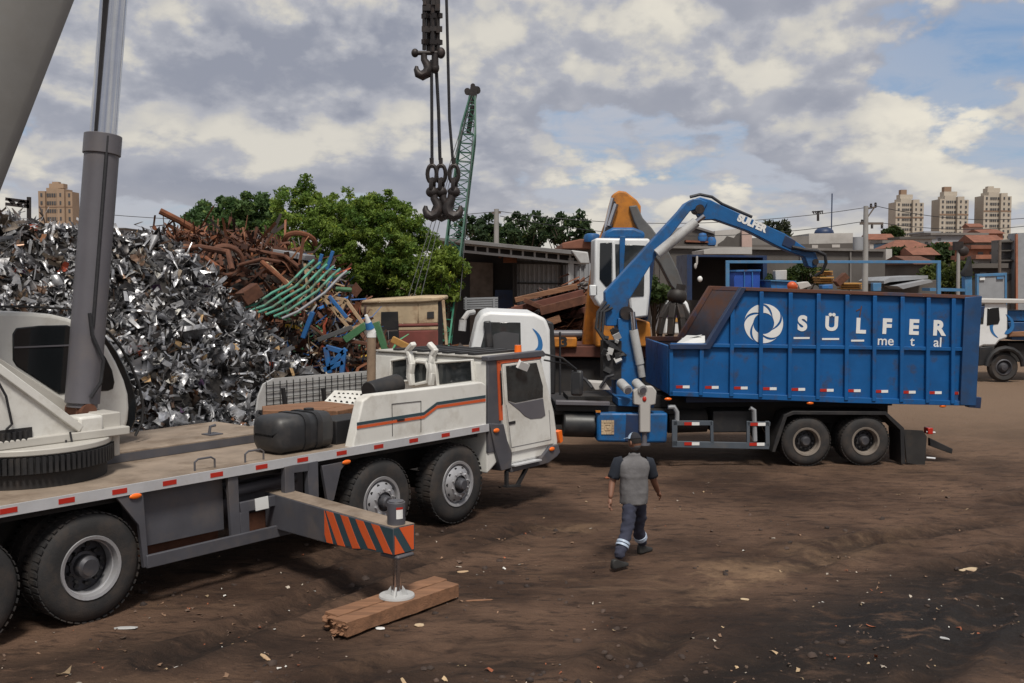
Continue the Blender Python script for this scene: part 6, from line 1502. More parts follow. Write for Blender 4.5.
# ================================================================== trees
def tree(name,label,base,trunk_h,ells,nclump,nleaf,lsize,pal,clr=.45,group=None,droop=.3,tr=.16,limb=True,shoots=()):
    """ells: list of (centre, radii); leaves in clumps spread through the ellipsoids"""
    t=thing(name,label,'tree',tuple(base),0,group); base=Vector(base)
    cl=[];wts=[e[1][0]*e[1][1]*e[1][2] for e in ells]
    ei=rng.choice(len(ells),size=nclump,p=np.array(wts)/sum(wts))
    for k in ei:
        c,r=ells[k]; d=rng.normal(size=3); d/=np.linalg.norm(d); rad=rng.uniform(.35,1.0)**.5
        cl.append((np.array(c)+d*np.array(r)*rad,k))
    for s in shoots: cl.append((np.array(s),-1))
    cen=np.array([c for c,_ in cl]); m_=len(cen)
    wt=rng.uniform(.6,1.4,m_); cnt=(wt/wt.sum()*nleaf).astype(int)
    idx=np.repeat(np.arange(m_),cnt); n=len(idx)
    cr_=clr*rng.uniform(.6,1.25,m_)
    d=rng.normal(size=(n,3)); d/=np.linalg.norm(d,axis=1)[:,None]; rr=rng.uniform(0,1,n)**.45
    P=cen[idx]+d*rr[:,None]*cr_[idx][:,None]*np.array([1,1,.75]); P[:,2]-=droop*cr_[idx]*rr**2*.5
    tone=rng.uniform(0,1,m_); pal=np.array(pal); cb_=pal[0][None]+(pal[1]-pal[0])[None]*tone[:,None]
    cols=cb_[idx]*rng.uniform(.7,1.35,(n,1))
    yl=rng.random(n)<.06; cols[yl]=cols[yl]*np.array([1.7,1.4,.9])
    L=rng.uniform(.7,1.4,n)*lsize; W=L*rng.uniform(.28,.45,n)
    V,F,C_=ribbons(P,L,W,rng.normal(0,.6,n),cols,2)
    npmesh('crown',V-np.array(base),F,M['leaf'],C_,parent=t)
    m=MB(); ce=np.average(cen,axis=0); top=Vector((base.x+(ce[0]-base.x)*.5,base.y+(ce[1]-base.y)*.5,base.z+trunk_h))
    m.tube([base-Vector((0,0,.1)),base+(top-base)*.35+Vector((.05,0,0)),base+(top-base)*.7-Vector((.04,0,0)),top],[tr*1.25,tr,tr*.85,tr*.7],n=10)
    if limb:
        for c in cen[:: max(1,m_//26)]:
            c=Vector(c); a=base+(top-base)*random.uniform(.6,1); mid=(a+c)/2+Vector((0,0,-.1*(c-a).length)); m.tube([a,mid,c],[tr*.45,tr*.28,tr*.08],n=6)
    m.build('trunk',M['trunk'],t,world=True)
    return t
def E_(px,py,Y,rx,ry,rz): 
    c=at(px,py,Y); k=Y/FPX; return ((c.x,c.y,c.z),(rx*k,ry,rz*k))
TG=29.0
b0=at(352,300,TG); b0.z=0
tree('leafy_tree','big bright green bushy tree with feathery shoots behind the rusty heap',b0,3.2,
 [E_(345,245,TG,78,1.9,52),E_(375,235,TG,52,1.5,38),E_(308,235,TG,42,1.5,40),E_(385,250,TG,44,1.5,46),E_(330,280,TG,60,1.6,36),E_(405,280,TG,42,1.4,34),E_(418,262,TG,30,1.3,36),E_(300,210,TG,28,1.1,24),E_(352,215,TG,36,1.2,22)],
 950,95000,.078,[(.075,.145,.025),(.205,.285,.052)],.19,
 shoots=[tuple(at(a,b,TG)) for a,b in ((302,184),(296,190),(310,186),(318,195),(306,178),(350,196),(347,190),(372,196),(388,192),(384,200),(404,206),(412,212),(330,200),(362,202),(395,203),(420,222),(282,196),(278,206),(340,205))])
b1=at(447,290,28); b1.z=0
tree('small_tree','small yellow green tree at the right foot of the bushy tree',b1,2.2,[E_(445,275,28,22,.8,24),E_(452,262,28,14,.6,14),E_(440,290,28,20,.8,14)],70,7000,.10,[(.08,.14,.02),(.20,.27,.045)],.22,tr=.09)
b2=at(232,260,46); b2.z=0
tree('dark_tree','dark green spreading tree rising behind the left of the rusty heap',b2,5.6,[E_(232,220,46,44,2.0,20),E_(215,222,46,28,1.6,14),E_(255,215,46,26,1.6,18),E_(195,228,46,14,1,8)],110,14000,.17,[(.042,.09,.028),(.09,.15,.048)],.40,shoots=[tuple(at(a,b,46)) for a,b in ((190,216),(204,205),(222,200),(246,196),(262,197),(270,204))])
for i,(px,py,rx,rz,lab) in enumerate(((478,236,20,13,'dark tree behind the shed, just right of the lattice boom'),(525,232,26,12,'dark tree with open wispy crown behind the middle of the shed'),(568,232,26,11,'dark tree behind the right end of the shed roof'),(500,240,22,8,'low dark tree behind the shed near the wooden pole'))):
    Yt=62; b_=at(px,260,Yt); b_.z=0; c=at(px,py,Yt)
    tree('distant_tree',lab,b_,c.z-.6,[E_(px,py,Yt,rx,1.8,rz),E_(px+8,py+6,Yt,rx*.8,1.8,rz*.6)],30,1900,.26,[(.028,.055,.024),(.055,.085,.034)],.40,'trees behind the shed',tr=.14,shoots=[tuple(at(px+a,py-rz*.8+b,Yt)) for a,b in ((-16,-2),(-8,-7),(3,-4),(12,-8),(18,-1))])
b_=at(776,245,88); b_.z=0
tree('distant_tree','small sparse tree above the grey wall beside the blue boom',b_,5.5,[E_(775,232,88,14,1.2,12),E_(780,240,88,14,1.2,7)],26,900,.40,[(.03,.04,.02),(.06,.07,.035)],.5,tr=.14)
b_=at(945,290,62); b_.z=0
tree('yard_tree','rounded olive green tree standing left of the pale blue post at right',b_,3.0,[E_(946,276,62,20,1.5,12),E_(938,282,62,16,1.3,10),E_(955,268,62,10,1.1,9)],50,4200,.26,[(.04,.062,.014),(.10,.12,.03)],.5)
for i,(px,py,Y,rx,rz,lab) in enumerate(((805,274,52,18,9,'low green bush behind the blue skip in front of the wall'),(775,280,50,14,5,'low dark bush between the crate and the blue skip'),(938,254,115,20,7,'dark green tree row clump among the orange roofed houses'),(902,256,112,10,5,'green bush left of the pale wall among the houses'),(893,234,230,10,7,'dark round tree at the foot of the left tower'),(655,288,34,10,10,'green weeds by the dark stick of the scrap handler'),(640,282,34,10,12,'taller green weeds behind the white machine cab'))):
    gz_=float(hill(at(px,py,Y).x,Y)); b_=at(px,py,Y); b_.z=gz_; c=at(px,py,Y)
    tree('bush',lab,b_,max(.3,c.z-gz_-.3),[E_(px,py,Y,rx,1.0,rz),E_(px-3,py+4,Y,rx*.9,1.0,rz*.7)],30,2200,.20 if Y<60 else .6,[(.025,.048,.014),(.055,.08,.022)],.3 if Y<60 else 1.0,tr=.07)

# ================================================================== shed
SY=38.0
s0=at(515,290,SY); shed=thing('shed','open fronted metal shed with white truss fascia and grey sheet wall','shed',(s0.x,SY,0))
hp2([(428,236.5),(450,238.5),(588,252),(588,256),(450,242),(428,240)],SY-.5,SY+9,M['roofmetal'],'roof',shed,.01)
m=MB()
for k in range(12):
    t=k/11; x=452+t*130; ya=243+t*12.2; yb=250+t*13.0; m.beam(at(x,ya,SY-.1),at(x,yb,SY-.1),.06,.07)
m.beam(at(446,242.4,SY-.1),at(586,255.6,SY-.1),.08,.09); m.beam(at(446,249.5,SY-.1),at(586,263.6,SY-.1),.08,.09); m.build('fascia_truss',M['truss'],shed,world=True)
hp2([(446,243),(586,256),(586,263),(446,250)],SY+.1,SY+.2,M['shadow'],'fascia_board',shed,.0)  # dark strip, shade behind the truss put into its colour
hp2([(514,256),(600,264),(600,345),(514,345)],SY+4.5,SY+4.6,M['sheet'],'sheet_wall',shed,.0)
m=MB()
for k in range(18):
    a=at(516+k*4.6,256+k*.45,SY+4.46); m.bx(a.x-.03,a.x+.03,SY+4.44,SY+4.5,0,a.z)
m.build('wall_rib',M['sheet'],shed,world=True)
hp2([(440,246),(516,254),(516,345),(440,345)],SY+5.5,SY+5.6,M['shadow'],'back_wall',shed,.0)  # near-black wall colour paints the shaded shed interior
hp2([(470,262),(493,263),(493,345),(470,345)],SY+5.2,SY+5.3,M['wood'],'back_panel',shed,.0)
hp2([(495,290),(514,290),(514,345),(495,345)],SY+4.9,SY+5.0,M['bluedark'],'back_panel',shed,.0)
for px in (514,516,562,571):
    w_=.05 if px!=571 else .1
    a=at(px,258,SY+ (4.3 if px<565 else .0)); m=MB(); m.bx(a.x-w_,a.x+w_,a.y-w_,a.y+w_,0,a.z); m.build('post',M['truss'] if px==571 else M['shadow'],shed,world=True)
m=MB(); m.beam(at(500,252,SY+1),at(500,258,SY+1),.1,.1) ; m.box(at(510,260,SY+1),(.5,.2,.2)); m.build('lamp_unit',M['rust2'],shed,world=True)
m=MB(); a=at(514,262.5,SY+4.4); b=at(586,264,SY+4.4); m.beam(a,b,.08,.1); m.beam(at(514,283,SY+4.4),at(586,284,SY+4.4),.06,.06); m.build('wall_rail',M['shadow'],shed,world=True)
hp2([(571,250),(588,252),(590,264),(580,264)],SY-.6,SY-.3,M['truss'],'gutter_box',shed,.05)
# blue tank and red ball on the roof behind
wt_c=at(592,238,44); m=MB(); m.lathe([(.01,-.16),(.32,-.16),(.36,.0),(.30,.15),(.18,.19),(.01,.2)],Vector((wt_c.x,44,wt_c.z)),(0,0,1),n=24); wt_=m.build('water_tank',M['blue2']); tag(wt_,'round blue water tank on the roof left of the orange boom','water tank')
hz_=at(575,250,44)
bl=thing('low_building','low building with a brown hipped roof behind the right end of the shed','building',(at(590,250,46).x,46,0))
hp2([(562,243),(580,239),(600,239),(640,244),(640,249),(562,249)],44.2,52,M['tileroof'],'roof',bl,.05); hp2([(564,249),(638,249),(638,330),(564,330)],45,51,M['conc'],'wall',bl,.0)
m=MB(); m.ell(at(590,238.5,43.8),(.12,.12,.12)); 
# ================================================================== yard background
def bpl(pts,y0,y1,mat,name,par,bev=.0):
    return hp2(pts,y0,y1,M[mat],name,par,bev)
def bthing(name,label,cat,px,Y,group=None,z=None):
    a=at(px,280,Y); return thing(name,label,cat,(a.x,Y,float(hill(np.array(a.x),np.array(float(Y)))) if z is None else z),0,group)
# long stained wall
w1=bthing('yard_wall','long stained grey concrete wall behind the yard','wall',810,60)
bpl([(660,247),(885,250.5),(885,330),(660,330)],60,60.4,'conc2','wall_panel',w1); bpl([(660,245.5),(885,249),(885,251.5),(660,248)],59.8,60.5,'conc','coping',w1)
for px in (742,800,850): bpl([(px,251),(px+1.5,251),(px+1.5,330),(px,330)],59.85,60,'conc','pier',w1)
# flat roofed buildings behind the wall
g='concrete buildings behind the yard wall'
b=bthing('concrete_building','broken edged pale concrete building right of the grey stick, above the wall','building',727,78)
bpl([(715,231),(738,228.5),(742,228.5),(742,330),(715,330)],78,86,'plaster','wall',b); bpl([(718,250),(718,244),(724,240),(727,236),(734,238),(737,234),(741,232),(741,250)],77.9,78,'conc2','dark_patch',b)
bpl([(742,229),(752,231),(752,330),(742,330)],77.5,84,'pink','side_wall',b)
b=bthing('concrete_building','wide low grey building with flat parapet behind the wall under the blue boom','building',800,84)
bpl([(752,238),(809,236),(809,330),(752,330)],84,92,'conc','wall',b); bpl([(809,233.5),(853,233),(853,330),(809,330)],84.5,93,'plaster','upper_wall',b); bpl([(752,245),(855,243),(855,253),(752,254)],83.5,84,'conc2','lower_band',b)
bpl([(812,245),(818,245),(818,248),(812,248)],83.4,83.5,'plaster','vent',b); bpl([(832,244.5),(840,244.5),(840,247.5),(832,247.5)],83.4,83.5,'plaster','vent',b)
m=MB(); c=at(824,233,86); m.ell(c,(.8,.8,.5)); m.cyl(c+Vector((.6,0,0)),c+Vector((.6,0,3.2)),.05,n=6); m.build('roof_tank',M['bluedark'],b,world=True)
b=bthing('concrete_building','sloping grey roofed building with blue tanks behind the white machine cab','building',690,75)
bpl([(655,243),(690,225.5),(714,233),(714,330),(655,330)],75,82,'conc2','wall',b); bpl([(652,244),(690,224.3),(715,232),(715,234),(690,226.6),(652,246)],74.8,82,'conc','roof',b)
for px,py in ((702.5,237),(711.5,241)): 
    m=MB(); c=at(px,py,74.5); m.lathe([(.01,-.3),(.3,-.3),(.34,0),(.25,.25),(.01,.3)],c,(0,0,1),n=14); m.build('roof_tank',M['bluesteel'],b,world=True)
bpl([(686,240),(714,241.5),(714,243),(686,242)],74.3,75,'tileroof','tile_strip',b); bpl([(660,244),(714,244),(714,250),(660,250)],74.4,75,'conc2','lower_band',b)
b=bthing('sheet_roof','pale corrugated lean-to roof on the wall above the dark container','lean-to',735,58); bpl([(704,250),(718,247.5),(752,247),(752,254),(704,254)],56,59.8,'plaster','roof_sheet',b); bpl([(704,254),(752,254),(752,330),(704,330)],58,59.7,'conc2','wall',b)
# dark open container
b=bthing('open_container','big dark blue open container in front of the wall, right of the scrap grapple','container',725,50)
bpl([(687,254.5),(767,255.5),(767,257.5),(687,256.5)],49.8,53,'bluedark','top_frame',b); bpl([(687,256.5),(692,256.5),(692,300),(687,300)],49.8,53,'bluedark','side_frame',b); bpl([(763,257.5),(767,257.5),(767,300),(763,300)],49.8,53,'bluedark','side_frame',b)
bpl([(690,256),(765,256.5),(765,300),(690,300)],53.0,53.1,'shadow','back_panel',b)
m=MB(); m.tube([at(697,256,49.7),at(697,263,49.7),at(695.5,267,49.7)],.05); m.ell(at(695.5,266,49.7),(.07,.05,.14)); m.build('hanging_strap',M['plaster'],b,world=True)
m=MB(); m.ell(at(700,279,49.5),(.12,.08,.14)); o=m.build('round_lamp',M['whiteref']); tag(o,'small round white disc at the lower left of the dark container','lamp')
# pale blue gantry frame
b=bthing('gantry_frame','pale blue rectangular steel gantry spanning in front of the grey wall','frame',835,45)
bpl([(726,260.5),(941,260.5),(941,263.3),(726,263.3)],45,45.15,'palblue','top_beam',b,.01)
for px in (726,937.5): bpl([(px,263.4),(px+3.5,263.4),(px+3.5,330),(px,330)],45,45.15,'palblue','post',b,.01)
# skips, crates and clutter in the yard
def clutter(pts,Y,d,mat,name,label,cat,group=None,bev=.03):
    m=MB(); q=[at(a,b_,Y) for a,b_ in pts]; m.prism3([Vector((p.x,Y,p.z)) for p in q],(0,d,0)); return tag(m.build(name,M[mat],bevel=bev),label,cat,group)
b=bthing('blue_skip','royal blue skip with sloping end standing inside the gantry','skip',747,48)
bpl([(734,278),(737,271),(760,270.5),(760,290),(734,290)],48,50,'skip','skip_body',b,.02); bpl([(736.5,270),(761,269.5),(761,271.3),(736,271.8)],47.9,50.1,'bluesteel','skip_rim',b,.01)
for px in (744,752): bpl([(px,272),(px+1,272),(px+1,288),(px,288)],47.92,48,'bluesteel','skip_rib',b,.005)
b=bthing('blue_skip','low long blue skip lid just above the rim of the big container','skip',783,47)
bpl([(771,281),(773,280.5),(794,281),(796,282.5),(796,292),(771,292)],47,49,'bluesteel','skip_body',b,.02); bpl([(770.5,280),(796.5,281),(796.5,282.2),(770.5,281.2)],46.9,49.1,'palblue','skip_rim',b,.01)
clutter([(775.5,270.5),(787,270),(787,280),(775.5,280)],49,.6,'plaster','pale_crate','square pale crate standing on end right of the royal blue skip','crate')
m=MB(); m.ell(at(792,286,46),(.22,.22,.2)); m.tube([at(788,287,46),at(797,287,46)],.1); tag(m.build('orange_bag',M['orange']),'crumpled orange bag beside the low blue skip','bag')
for k,(x0,y0,x1,y1,lab) in enumerate(((824,271,833,276,'upper yellow wooden pallet in the stack right of the boom tip'),(820,277,834,284,'lower yellow wooden pallet in the stack right of the boom tip'),(844,283,862,290,'loose yellow planks lying left of the tall pole'))):
    b=bthing('yellow_pallet',lab,'pallet',(x0+x1)/2,47,'yellow pallets in the yard',z=at(x0,y1,47).z)
    for j in range(3):
        ya=y0+(y1-y0)*j/3; bpl([(x0,ya),(x1,ya-.2),(x1,ya+(y1-y0)*.2),(x0,ya+(y1-y0)*.22)],47+.1*j,48.2,'yellowwood','board',b,.01)
    bpl([(x0+1,y0+.5),(x1-1,y0+.3),(x1-1,y1-.3),(x0+1,y1-.2)],47.4,48,'wood','core',b,.0)
m=MB(); m.beam(at(836,284,46.5),at(846,275,46.5),.5,.3); tag(m.build('rusty_chute',M['rust'],bevel=.02),'short rusty chute tilted beside the yellow pallets','chute')
clutter([(797,283),(808,281.5),(812,286),(800,290)],46.5,.6,'plaster','pale_sack','pale heap of sacks below the boom tip','sack')
clutter([(822,285),(833,284.5),(833,289),(822,289)],46,.5,'bluesteel','blue_crate','small blue crate below the yellow pallets','crate')
m=MB(); m.box(at(876,287,44.5),(.35,.3,.35)); m.cyl(at(877,290,44.5),at(879,286,44.5),.12,n=10,mi=1); tag(m.build('blue_hydrant',[M['palblue'],M['amber']],bevel=.02),'small pale blue pump with orange cap at the right gantry post','pump')
# white van by the grapple
van=bthing('white_van','white van seen past the grapple, purple board and yellow plate on its rear','van',674,33)
bpl([(664,310),(666,302),(669,299.5),(684,299.5),(688,302),(690,310),(691,335),(663,335)],33,36.0,'white_clean','body',van,.08)
bpl([(668,304),(685,304),(686,311),(667,311)],32.96,33.0,'glassgrey','window',van,.01); bpl([(668,311.5),(684,311.5),(685,317),(667,317)],32.96,33.0,'purple','rear_board',van,.01); bpl([(668,318),(680,318),(680,322),(668,322)],32.96,33.0,'yellowwood','number_plate',van,.01)
for px in (666,684): bpl([(px,330),(px+5,330),(px+5,341),(px,341)],33.2,33.5,'black','wheel',van,.03)
# lean-to sheets, low walls at right
clutter([(884,281),(890,277.5),(928,275.5),(928,278.5),(890,282),(884,284)],54,4,'sheet','sheet_stack','pale corrugated roof sheet lying right of the gantry post','roof sheet',None,.0)
clutter([(897,286),(930,279.5),(933,282),(903,289)],53,3,'sheet','sheet_stack','second pale roof sheet in front of the first right of the gantry','roof sheet',None,.0)
b=bthing('yard_lean_to','long dark lean-to below the pale sheets right of the gantry','lean-to',905,55); bpl([(884,284),(940,280),(940,330),(884,330)],55,58,'conc2','wall',b)
bpl([(930,288),(965,288.5),(965,291.5),(930,291)],50,51,'palblue','blue_rail',b)
b=bthing('pale_blue_post','thick pale blue post with dark fittings right of the olive tree','post',967,50)
bpl([(965,276),(972,275.5),(973,330),(966,330)],50,50.4,'palblue','post',b,.02); bpl([(964,272),(968,266),(971,256),(973,272),(973,276),(964,276.5)],49.9,50.3,'black','fitting',b,.02)
b=bthing('truck_back_board','grey board in a blue frame standing above the parked truck','board',992,48)
bpl([(978,276),(1006,274.5),(1006,330),(978,330)],48,48.1,'board','board',b); 
for pts in ([(977,274),(1007,272.8),(1007,275.5),(977,276.8)],[(977,276.8),(979,276.8),(979,330),(977,330)],[(1005,275.5),(1007,275.5),(1007,330),(1005,330)]): bpl(pts,47.95,48.15,'palblue','frame',b,.01)
bpl([(980,278),(985,277.6),(985,280),(980,280.2)],47.93,47.99,'whiteref','lamp',b); bpl([(997,276.8),(1004,276.5),(1004,279),(997,279.2)],47.93,47.99,'palblue','lamp',b)
# houses on the slope
def house(label,px0,px1,ytop,ybot,Y,wall,roof=None,d=5,kind='gable',wins=()):
    b=bthing('house',label,'house',(px0+px1)/2,Y,'houses on the slope beyond the yard')
    g0=float(hill(np.array(at(px0,280,Y).x),np.array(float(Y))))
    m=MB(); a=at(px0,ytop,Y); c=at(px1,ytop,Y); m.bx(a.x,c.x,Y,Y+d,g0-1.0,a.z); m.build('wall',M[wall],b,world=True)
    if roof:
        rh=(px1-px0)*Y/FPX*.11+.5
        m=MB(); x0,x1=a.x-.4,c.x+.4; y0,y1=Y-.5,Y+d+.5; z=a.z
        if kind=='hip': m.add([(x0,y0,z),(x1,y0,z),(x1,y1,z),(x0,y1,z),((x0+x1)/2-1,(y0+y1)/2,z+rh),((x0+x1)/2+1,(y0+y1)/2,z+rh)],[(0,1,5,4),(1,2,5),(2,3,4,5),(3,0,4),(3,2,1,0)])
        elif kind=='flat': m.bx(x0,x1,y0,y1,z,z+.35)
        else: m.add([(x0,y0,z-.1),(x1,y0,z-.1),(x1,y1,z-.1),(x0,y1,z-.1),(x0,(y0+y1)/2,z+rh),(x1,(y0+y1)/2,z+rh)],[(0,1,5,4),(2,3,4,5),(0,4,3),(1,2,5),(3,2,1,0)])
        m.build('roof',M[roof],b,world=True,smooth=False)
    for (wx,wy,ww,wh) in wins:
        m=MB(); p=at(wx,wy,Y-.06); q=at(wx+ww,wy+wh,Y-.06); m.bx(p.x,q.x,Y-.06,Y+.02,q.z,p.z); m.build('window',M['winglass'],b,world=True)
    return b
house('grey house with a wide orange hipped roof left of centre on the slope',893,931,248,258,120,'conc','tileroof',5,'hip',((899,250,4,3),(918,250,4,3)))
house('low house with small terracotta roof beside the tree clump',915,935,254,262,108,'conc2','tileroof',4,'gable',((920,256,3,3),))
house('pale plastered house above the orange hipped roof',901,932,239,250,165,'plaster','conc2',5,'flat',((905,242,4,3),(916,242,4,3),(925,242,3,3)))
house('long grey industrial block below the middle tower',932,985,235,246,175,'board','conc',7,'flat',((938,238,3,2.5),(962,238,3,2.5)))
house('brick house with orange roof right of the tree clump',946,972,248.5,262,125,'brick','tileroof',4,'gable',((951,251,4,4),(962,251,4,4)))
house('taller house with gabled orange roof beside the grey tower block',976,1001,241.5,262,118,'conc','tileroof',4,'gable',((981,245,5,4),))
house('unfinished red brick house with a flat roof under the gabled house',973,1005,249,262,98,'brick','tileroof',4,'flat',((978,252,5,5),(990,252,5,5)))
house('white walled house with dark openings beside the grey building',978,1006,259,290,88,'plaster','brick',4,'flat',((976,263,5,6),(990,262,6,6)))
house('low pale block at the left edge of the slope behind the pole',870,893,239,250,170,'plaster','tileroof',4,'gable',((874,243,4,3),(883,243,4,3)))
house('small pale house with blue awning beneath the left tower',884,900,243,252,140,'palblue','conc',4,'flat',((887,246,3,2.5),))
house('pale house just behind the right tower base',970,982,226.5,240,260,'pink','tileroof',4,'gable',((973,229,3,2),))
house('narrow grey house squeezed behind the olive tree',934,946,246,262,140,'conc2','conc',8,'flat',((937,249,3,3),))
house('low brown roofed shed between the garden wall and the olive tree',917,934,263,275,84,'conc2','rust',8,'gable',((921,267,4,3),))
house('dark fronted workshop beneath the unfinished brick house',972,1000,268,292,80,'shadow','conc2',8,'flat',((980,272,6,5),))
house('small red roofed house just right of the wide orange hipped roof',930,944,250,262,150,'plaster','tileroof',8,'gable',((934,253,3,3),))
house('grey stepped house at the top of the slope between the first two towers',925,938,233,246,230,'conc','board',8,'flat',((928,236,3,2.5),))
house('pale yellow house under the middle tower, left of the brick house',941,953,240,252,190,'cream','tileroof',8,'gable',((944,243,3,2.5),))
house('low dark red roofed house below the right tower',983,1003,233,243,210,'brick','tileroof',8,'gable',((987,235,3,2.5),(995,235,3,2.5)))
b=bthing('garden_wall','pale grey block wall below the tree clump on the slope','wall',900,96)
bpl([(886,261),(917,260.5),(917,330),(886,330)],96,96.4,'conc','wall_panel',b); bpl([(886,249),(892,249),(892,330),(886,330)],94,95.9,'plaster','pier',b); bpl([(886,260),(917,259.4),(917,261),(886,261.4)],95.9,96.5,'plaster','coping',b)
b=bthing('grey_block','tall grey unfinished concrete block with open floors at the right edge','building',1015,82)
bpl([(1017,233),(1090,231),(1090,330),(1017,330)],82,83.5,'board','wall',b); bpl([(1000,240),(1017,238.5),(1017,330),(1000,330)],83,84.5,'conc','side_wall',b)
for y in (243,252,262,274): bpl([(1002,y),(1015.5,y-.5),(1015.5,y+6),(1002,y+6.4)],82.9,83.0,'winglass','opening',b)
for y in (241,250,260): bpl([(1000,y),(1017,y-.4),(1017,y+1),(1000,y+1.4)],82.5,83,'conc2','floor_slab',b)
bpl([(1016,234),(1018,234),(1018,330),(1016,330)],81.9,82.1,'brick','corner_pier',b)
# ------------------------------------------------------------------ towers
def tower(label,px0,px1,ytop,Y,shaft,hat,wm='tower'):
    px0+=7 if px0>512 else 0; px1-=7 if px1<512 else 0
    k=Y/FPX; a=at(px0,ytop,Y); c=at(px1,ytop,Y); g0=float(hill(np.array(a.x),np.array(float(Y))))
    b=thing('apartment_tower',label,'apartment tower',((a.x+c.x)/2,Y,g0),0,'apartment towers on the skyline'); w_=c.x-a.x; top=a.z
    d=8
    def seg(f0,f1,y0,zt,mat=None,nm='wall'):
        mat=wm
        m=MB(); m.bx(a.x+w_*f0,a.x+w_*f1,y0,Y+d,g0-2,zt); return m.build(nm,M[mat],b,world=True)
    seg(0,.21,Y,top); seg(.21,.58,Y+1.2,top+1.4); seg(.58,.80,Y-.4,top+.9); seg(.80,1,Y+1.0,top-.2)
    m=MB(); m.bx(a.x+w_*.24,a.x+w_*.68,Y+3,Y+d-1,top+1.41,top+k*8); m.build('roof_house',M[wm],b,world=True)
    m=MB(); h0=.3 if hat!='wide' else .28; h1=.5 if hat!='wide' else .52
    m.bx(a.x+w_*h0,a.x+w_*h1,Y+4,Y+6.5,top+k*8.02,top+k*(13 if hat else 10)); m.build('water_tower',M['tower2'] if hat else M[wm],b,world=True)
    m=MB()
    for f0,f1,y in ((.0,.21,Y),(.21,.58,Y+1.2),(.58,.80,Y-.4),(.80,1.0,Y+1.0)): m.bx(a.x+w_*f0+.02,a.x+w_*f1-.02,y-.12,y-.02,top-k*16,top-k*14.6)
    m.build('band',M['tower2'],b,world=True)
    nf=12; fh=(top-g0)/nf
    for i in range(nf):
        z=top-fh*(i+.72)
        for f,ww,y in ((.07,.06,Y),(.225,.06,Y+1.2),(.30,.05,Y+1.2),(.37,.05,Y+1.2),(.44,.05,Y+1.2),(.52,.06,Y+1.2),(.66,.05,Y-.4),(.88,.06,Y+1.0)):
            m=MB(); x=a.x+w_*f; m.bx(x,x+w_*ww,y-.16,y+.02,z,z+fh*.45); m.build('window',M['winglass'],b,world=True,smooth=False)
    return b
tower('beige apartment tower, leftmost of the three on the right, with small brown roof tank',889,925,202,400,0,'thin')
tower('beige apartment tower with a wide dark red roof tank, middle of the three',933,970,199,400,0,'wide')
tower('beige apartment tower at the right edge, stepped roof without a dark tank',977,1013,195.5,400,0,'')
tower('brown apartment tower above the grey scrap heap at far left',38,78,191,430,0,'','towerbrown')
for (lab,x0,x1,yt,Y,mt) in (('small grey roofed block on the far left skyline beside the crane ram',110,124,229,300,'board'),('low pale block on the far left skyline behind the scrap heap',124,140,232,320,'plaster'),('flat distant block between the far left tower and the ram',75,92,226,330,'tower2')):
    b=bthing('distant_block',lab,'building',(x0+x1)/2,Y); bpl([(x0,yt),(x1,yt),(x1,300),(x0,300)],Y,Y+12,mt,'wall',b); bpl([(x0-1,yt-1.2),(x1+1,yt-1.2),(x1+1,yt),(x0-1,yt)],Y-1,Y+12,'conc2','roof',b)
    for j in range(3):
        wx=x0+2+j*(x1-x0-5)/2; bpl([(wx,yt+2),(wx+2,yt+2),(wx+2,yt+4),(wx,yt+4)],Y-.3,Y-.02,'winglass','window',b)
b=bthing('conveyor_gantry','dark steel gantry frame on the skyline above the far left of the heap','gantry',18,40); 
m=MB(); z0=at(8,208,40); 
for a,c in (((6,199),(30,202)),((6,204),(30,207)),((29,197),(29,235)),((9,199),(14,204)),((18,205),(23,201)),((23,201),(29,206))): m.beam(at(*a,40),at(*c,40),.12,.12)
m.build('gantry_truss',M['hookmetal'],b,world=True)
m=MB(); a=at(29,230,40); m.bx(a.x-.1,a.x+.1,39.9,40.1,0,a.z); m.build('gantry_leg',M['hookmetal'],b,world=True)
# ------------------------------------------------------------------ utility poles and lines
up=bthing('utility_pole','tall grey utility pole with two crossarms standing before the wall','utility pole',865,55)
m=MB(); a=at(866,206,55); bt=at(865,300,55); m.cyl((bt.x,55,0),(a.x,55,a.z),.19,.12,n=14); m.build('pole',M['polec'],up,world=True)
m=MB(); m.beam(at(865,209,55),at(876,207,55),.09,.09); m.beam(at(867,218,55),at(874,208,55),.06,.06); m.build('crossarm',M['wood'],up,world=True)
m=MB(); m.beam(at(860,223.5,55),at(883,223.5,55),.12,.12); m.build('crossarm',M['wood'],up,world=True)
for px,py in ((871,206),(875.5,205),(862,222),(872,226),(882,226)):
    m=MB(); c=at(px,py,55); m.lathe([(.01,-.14),(.07,-.12),(.05,-.03),(.08,.0),(.05,.05),(.07,.1),(.01,.14)],c,(0,0,1),n=10); m.build('insulator',M['hookmetal'],up,world=True)
m=MB(); m.cyl(at(858,250,54.7),at(858,237,54.7),.26,n=16); m.build('transformer',M['board'],up,world=True)
up2=bthing('wooden_pole','grey wooden pole standing behind the shed roof','utility pole',496,58)
m=MB(); a=at(496.5,209,58); m.cyl((at(496,280,58).x,58,0),(a.x,58,a.z),.17,.13,n=12); m.build('pole',M['polec'],up2,world=True)
m=MB(); m.beam(at(492,213,58),at(501,212.5,58),.1,.1); m.build('crossarm',M['wood'],up2,world=True)
up3=bthing('thin_pole','thin grey pole with small fittings left of the pale blue post','utility pole',958,60)
m=MB(); a=at(958.5,243,60); m.cyl((at(959,280,60).x,60,0),(a.x,60,a.z),.12,.09,n=10); m.build('pole',M['polec'],up3,world=True)
m=MB(); m.box(at(958,246,60),(.5,.3,.5)); m.ell(at(963,251,60),(.35,.2,.3)); m.build('pole_box',M['hookmetal'],up3,world=True)
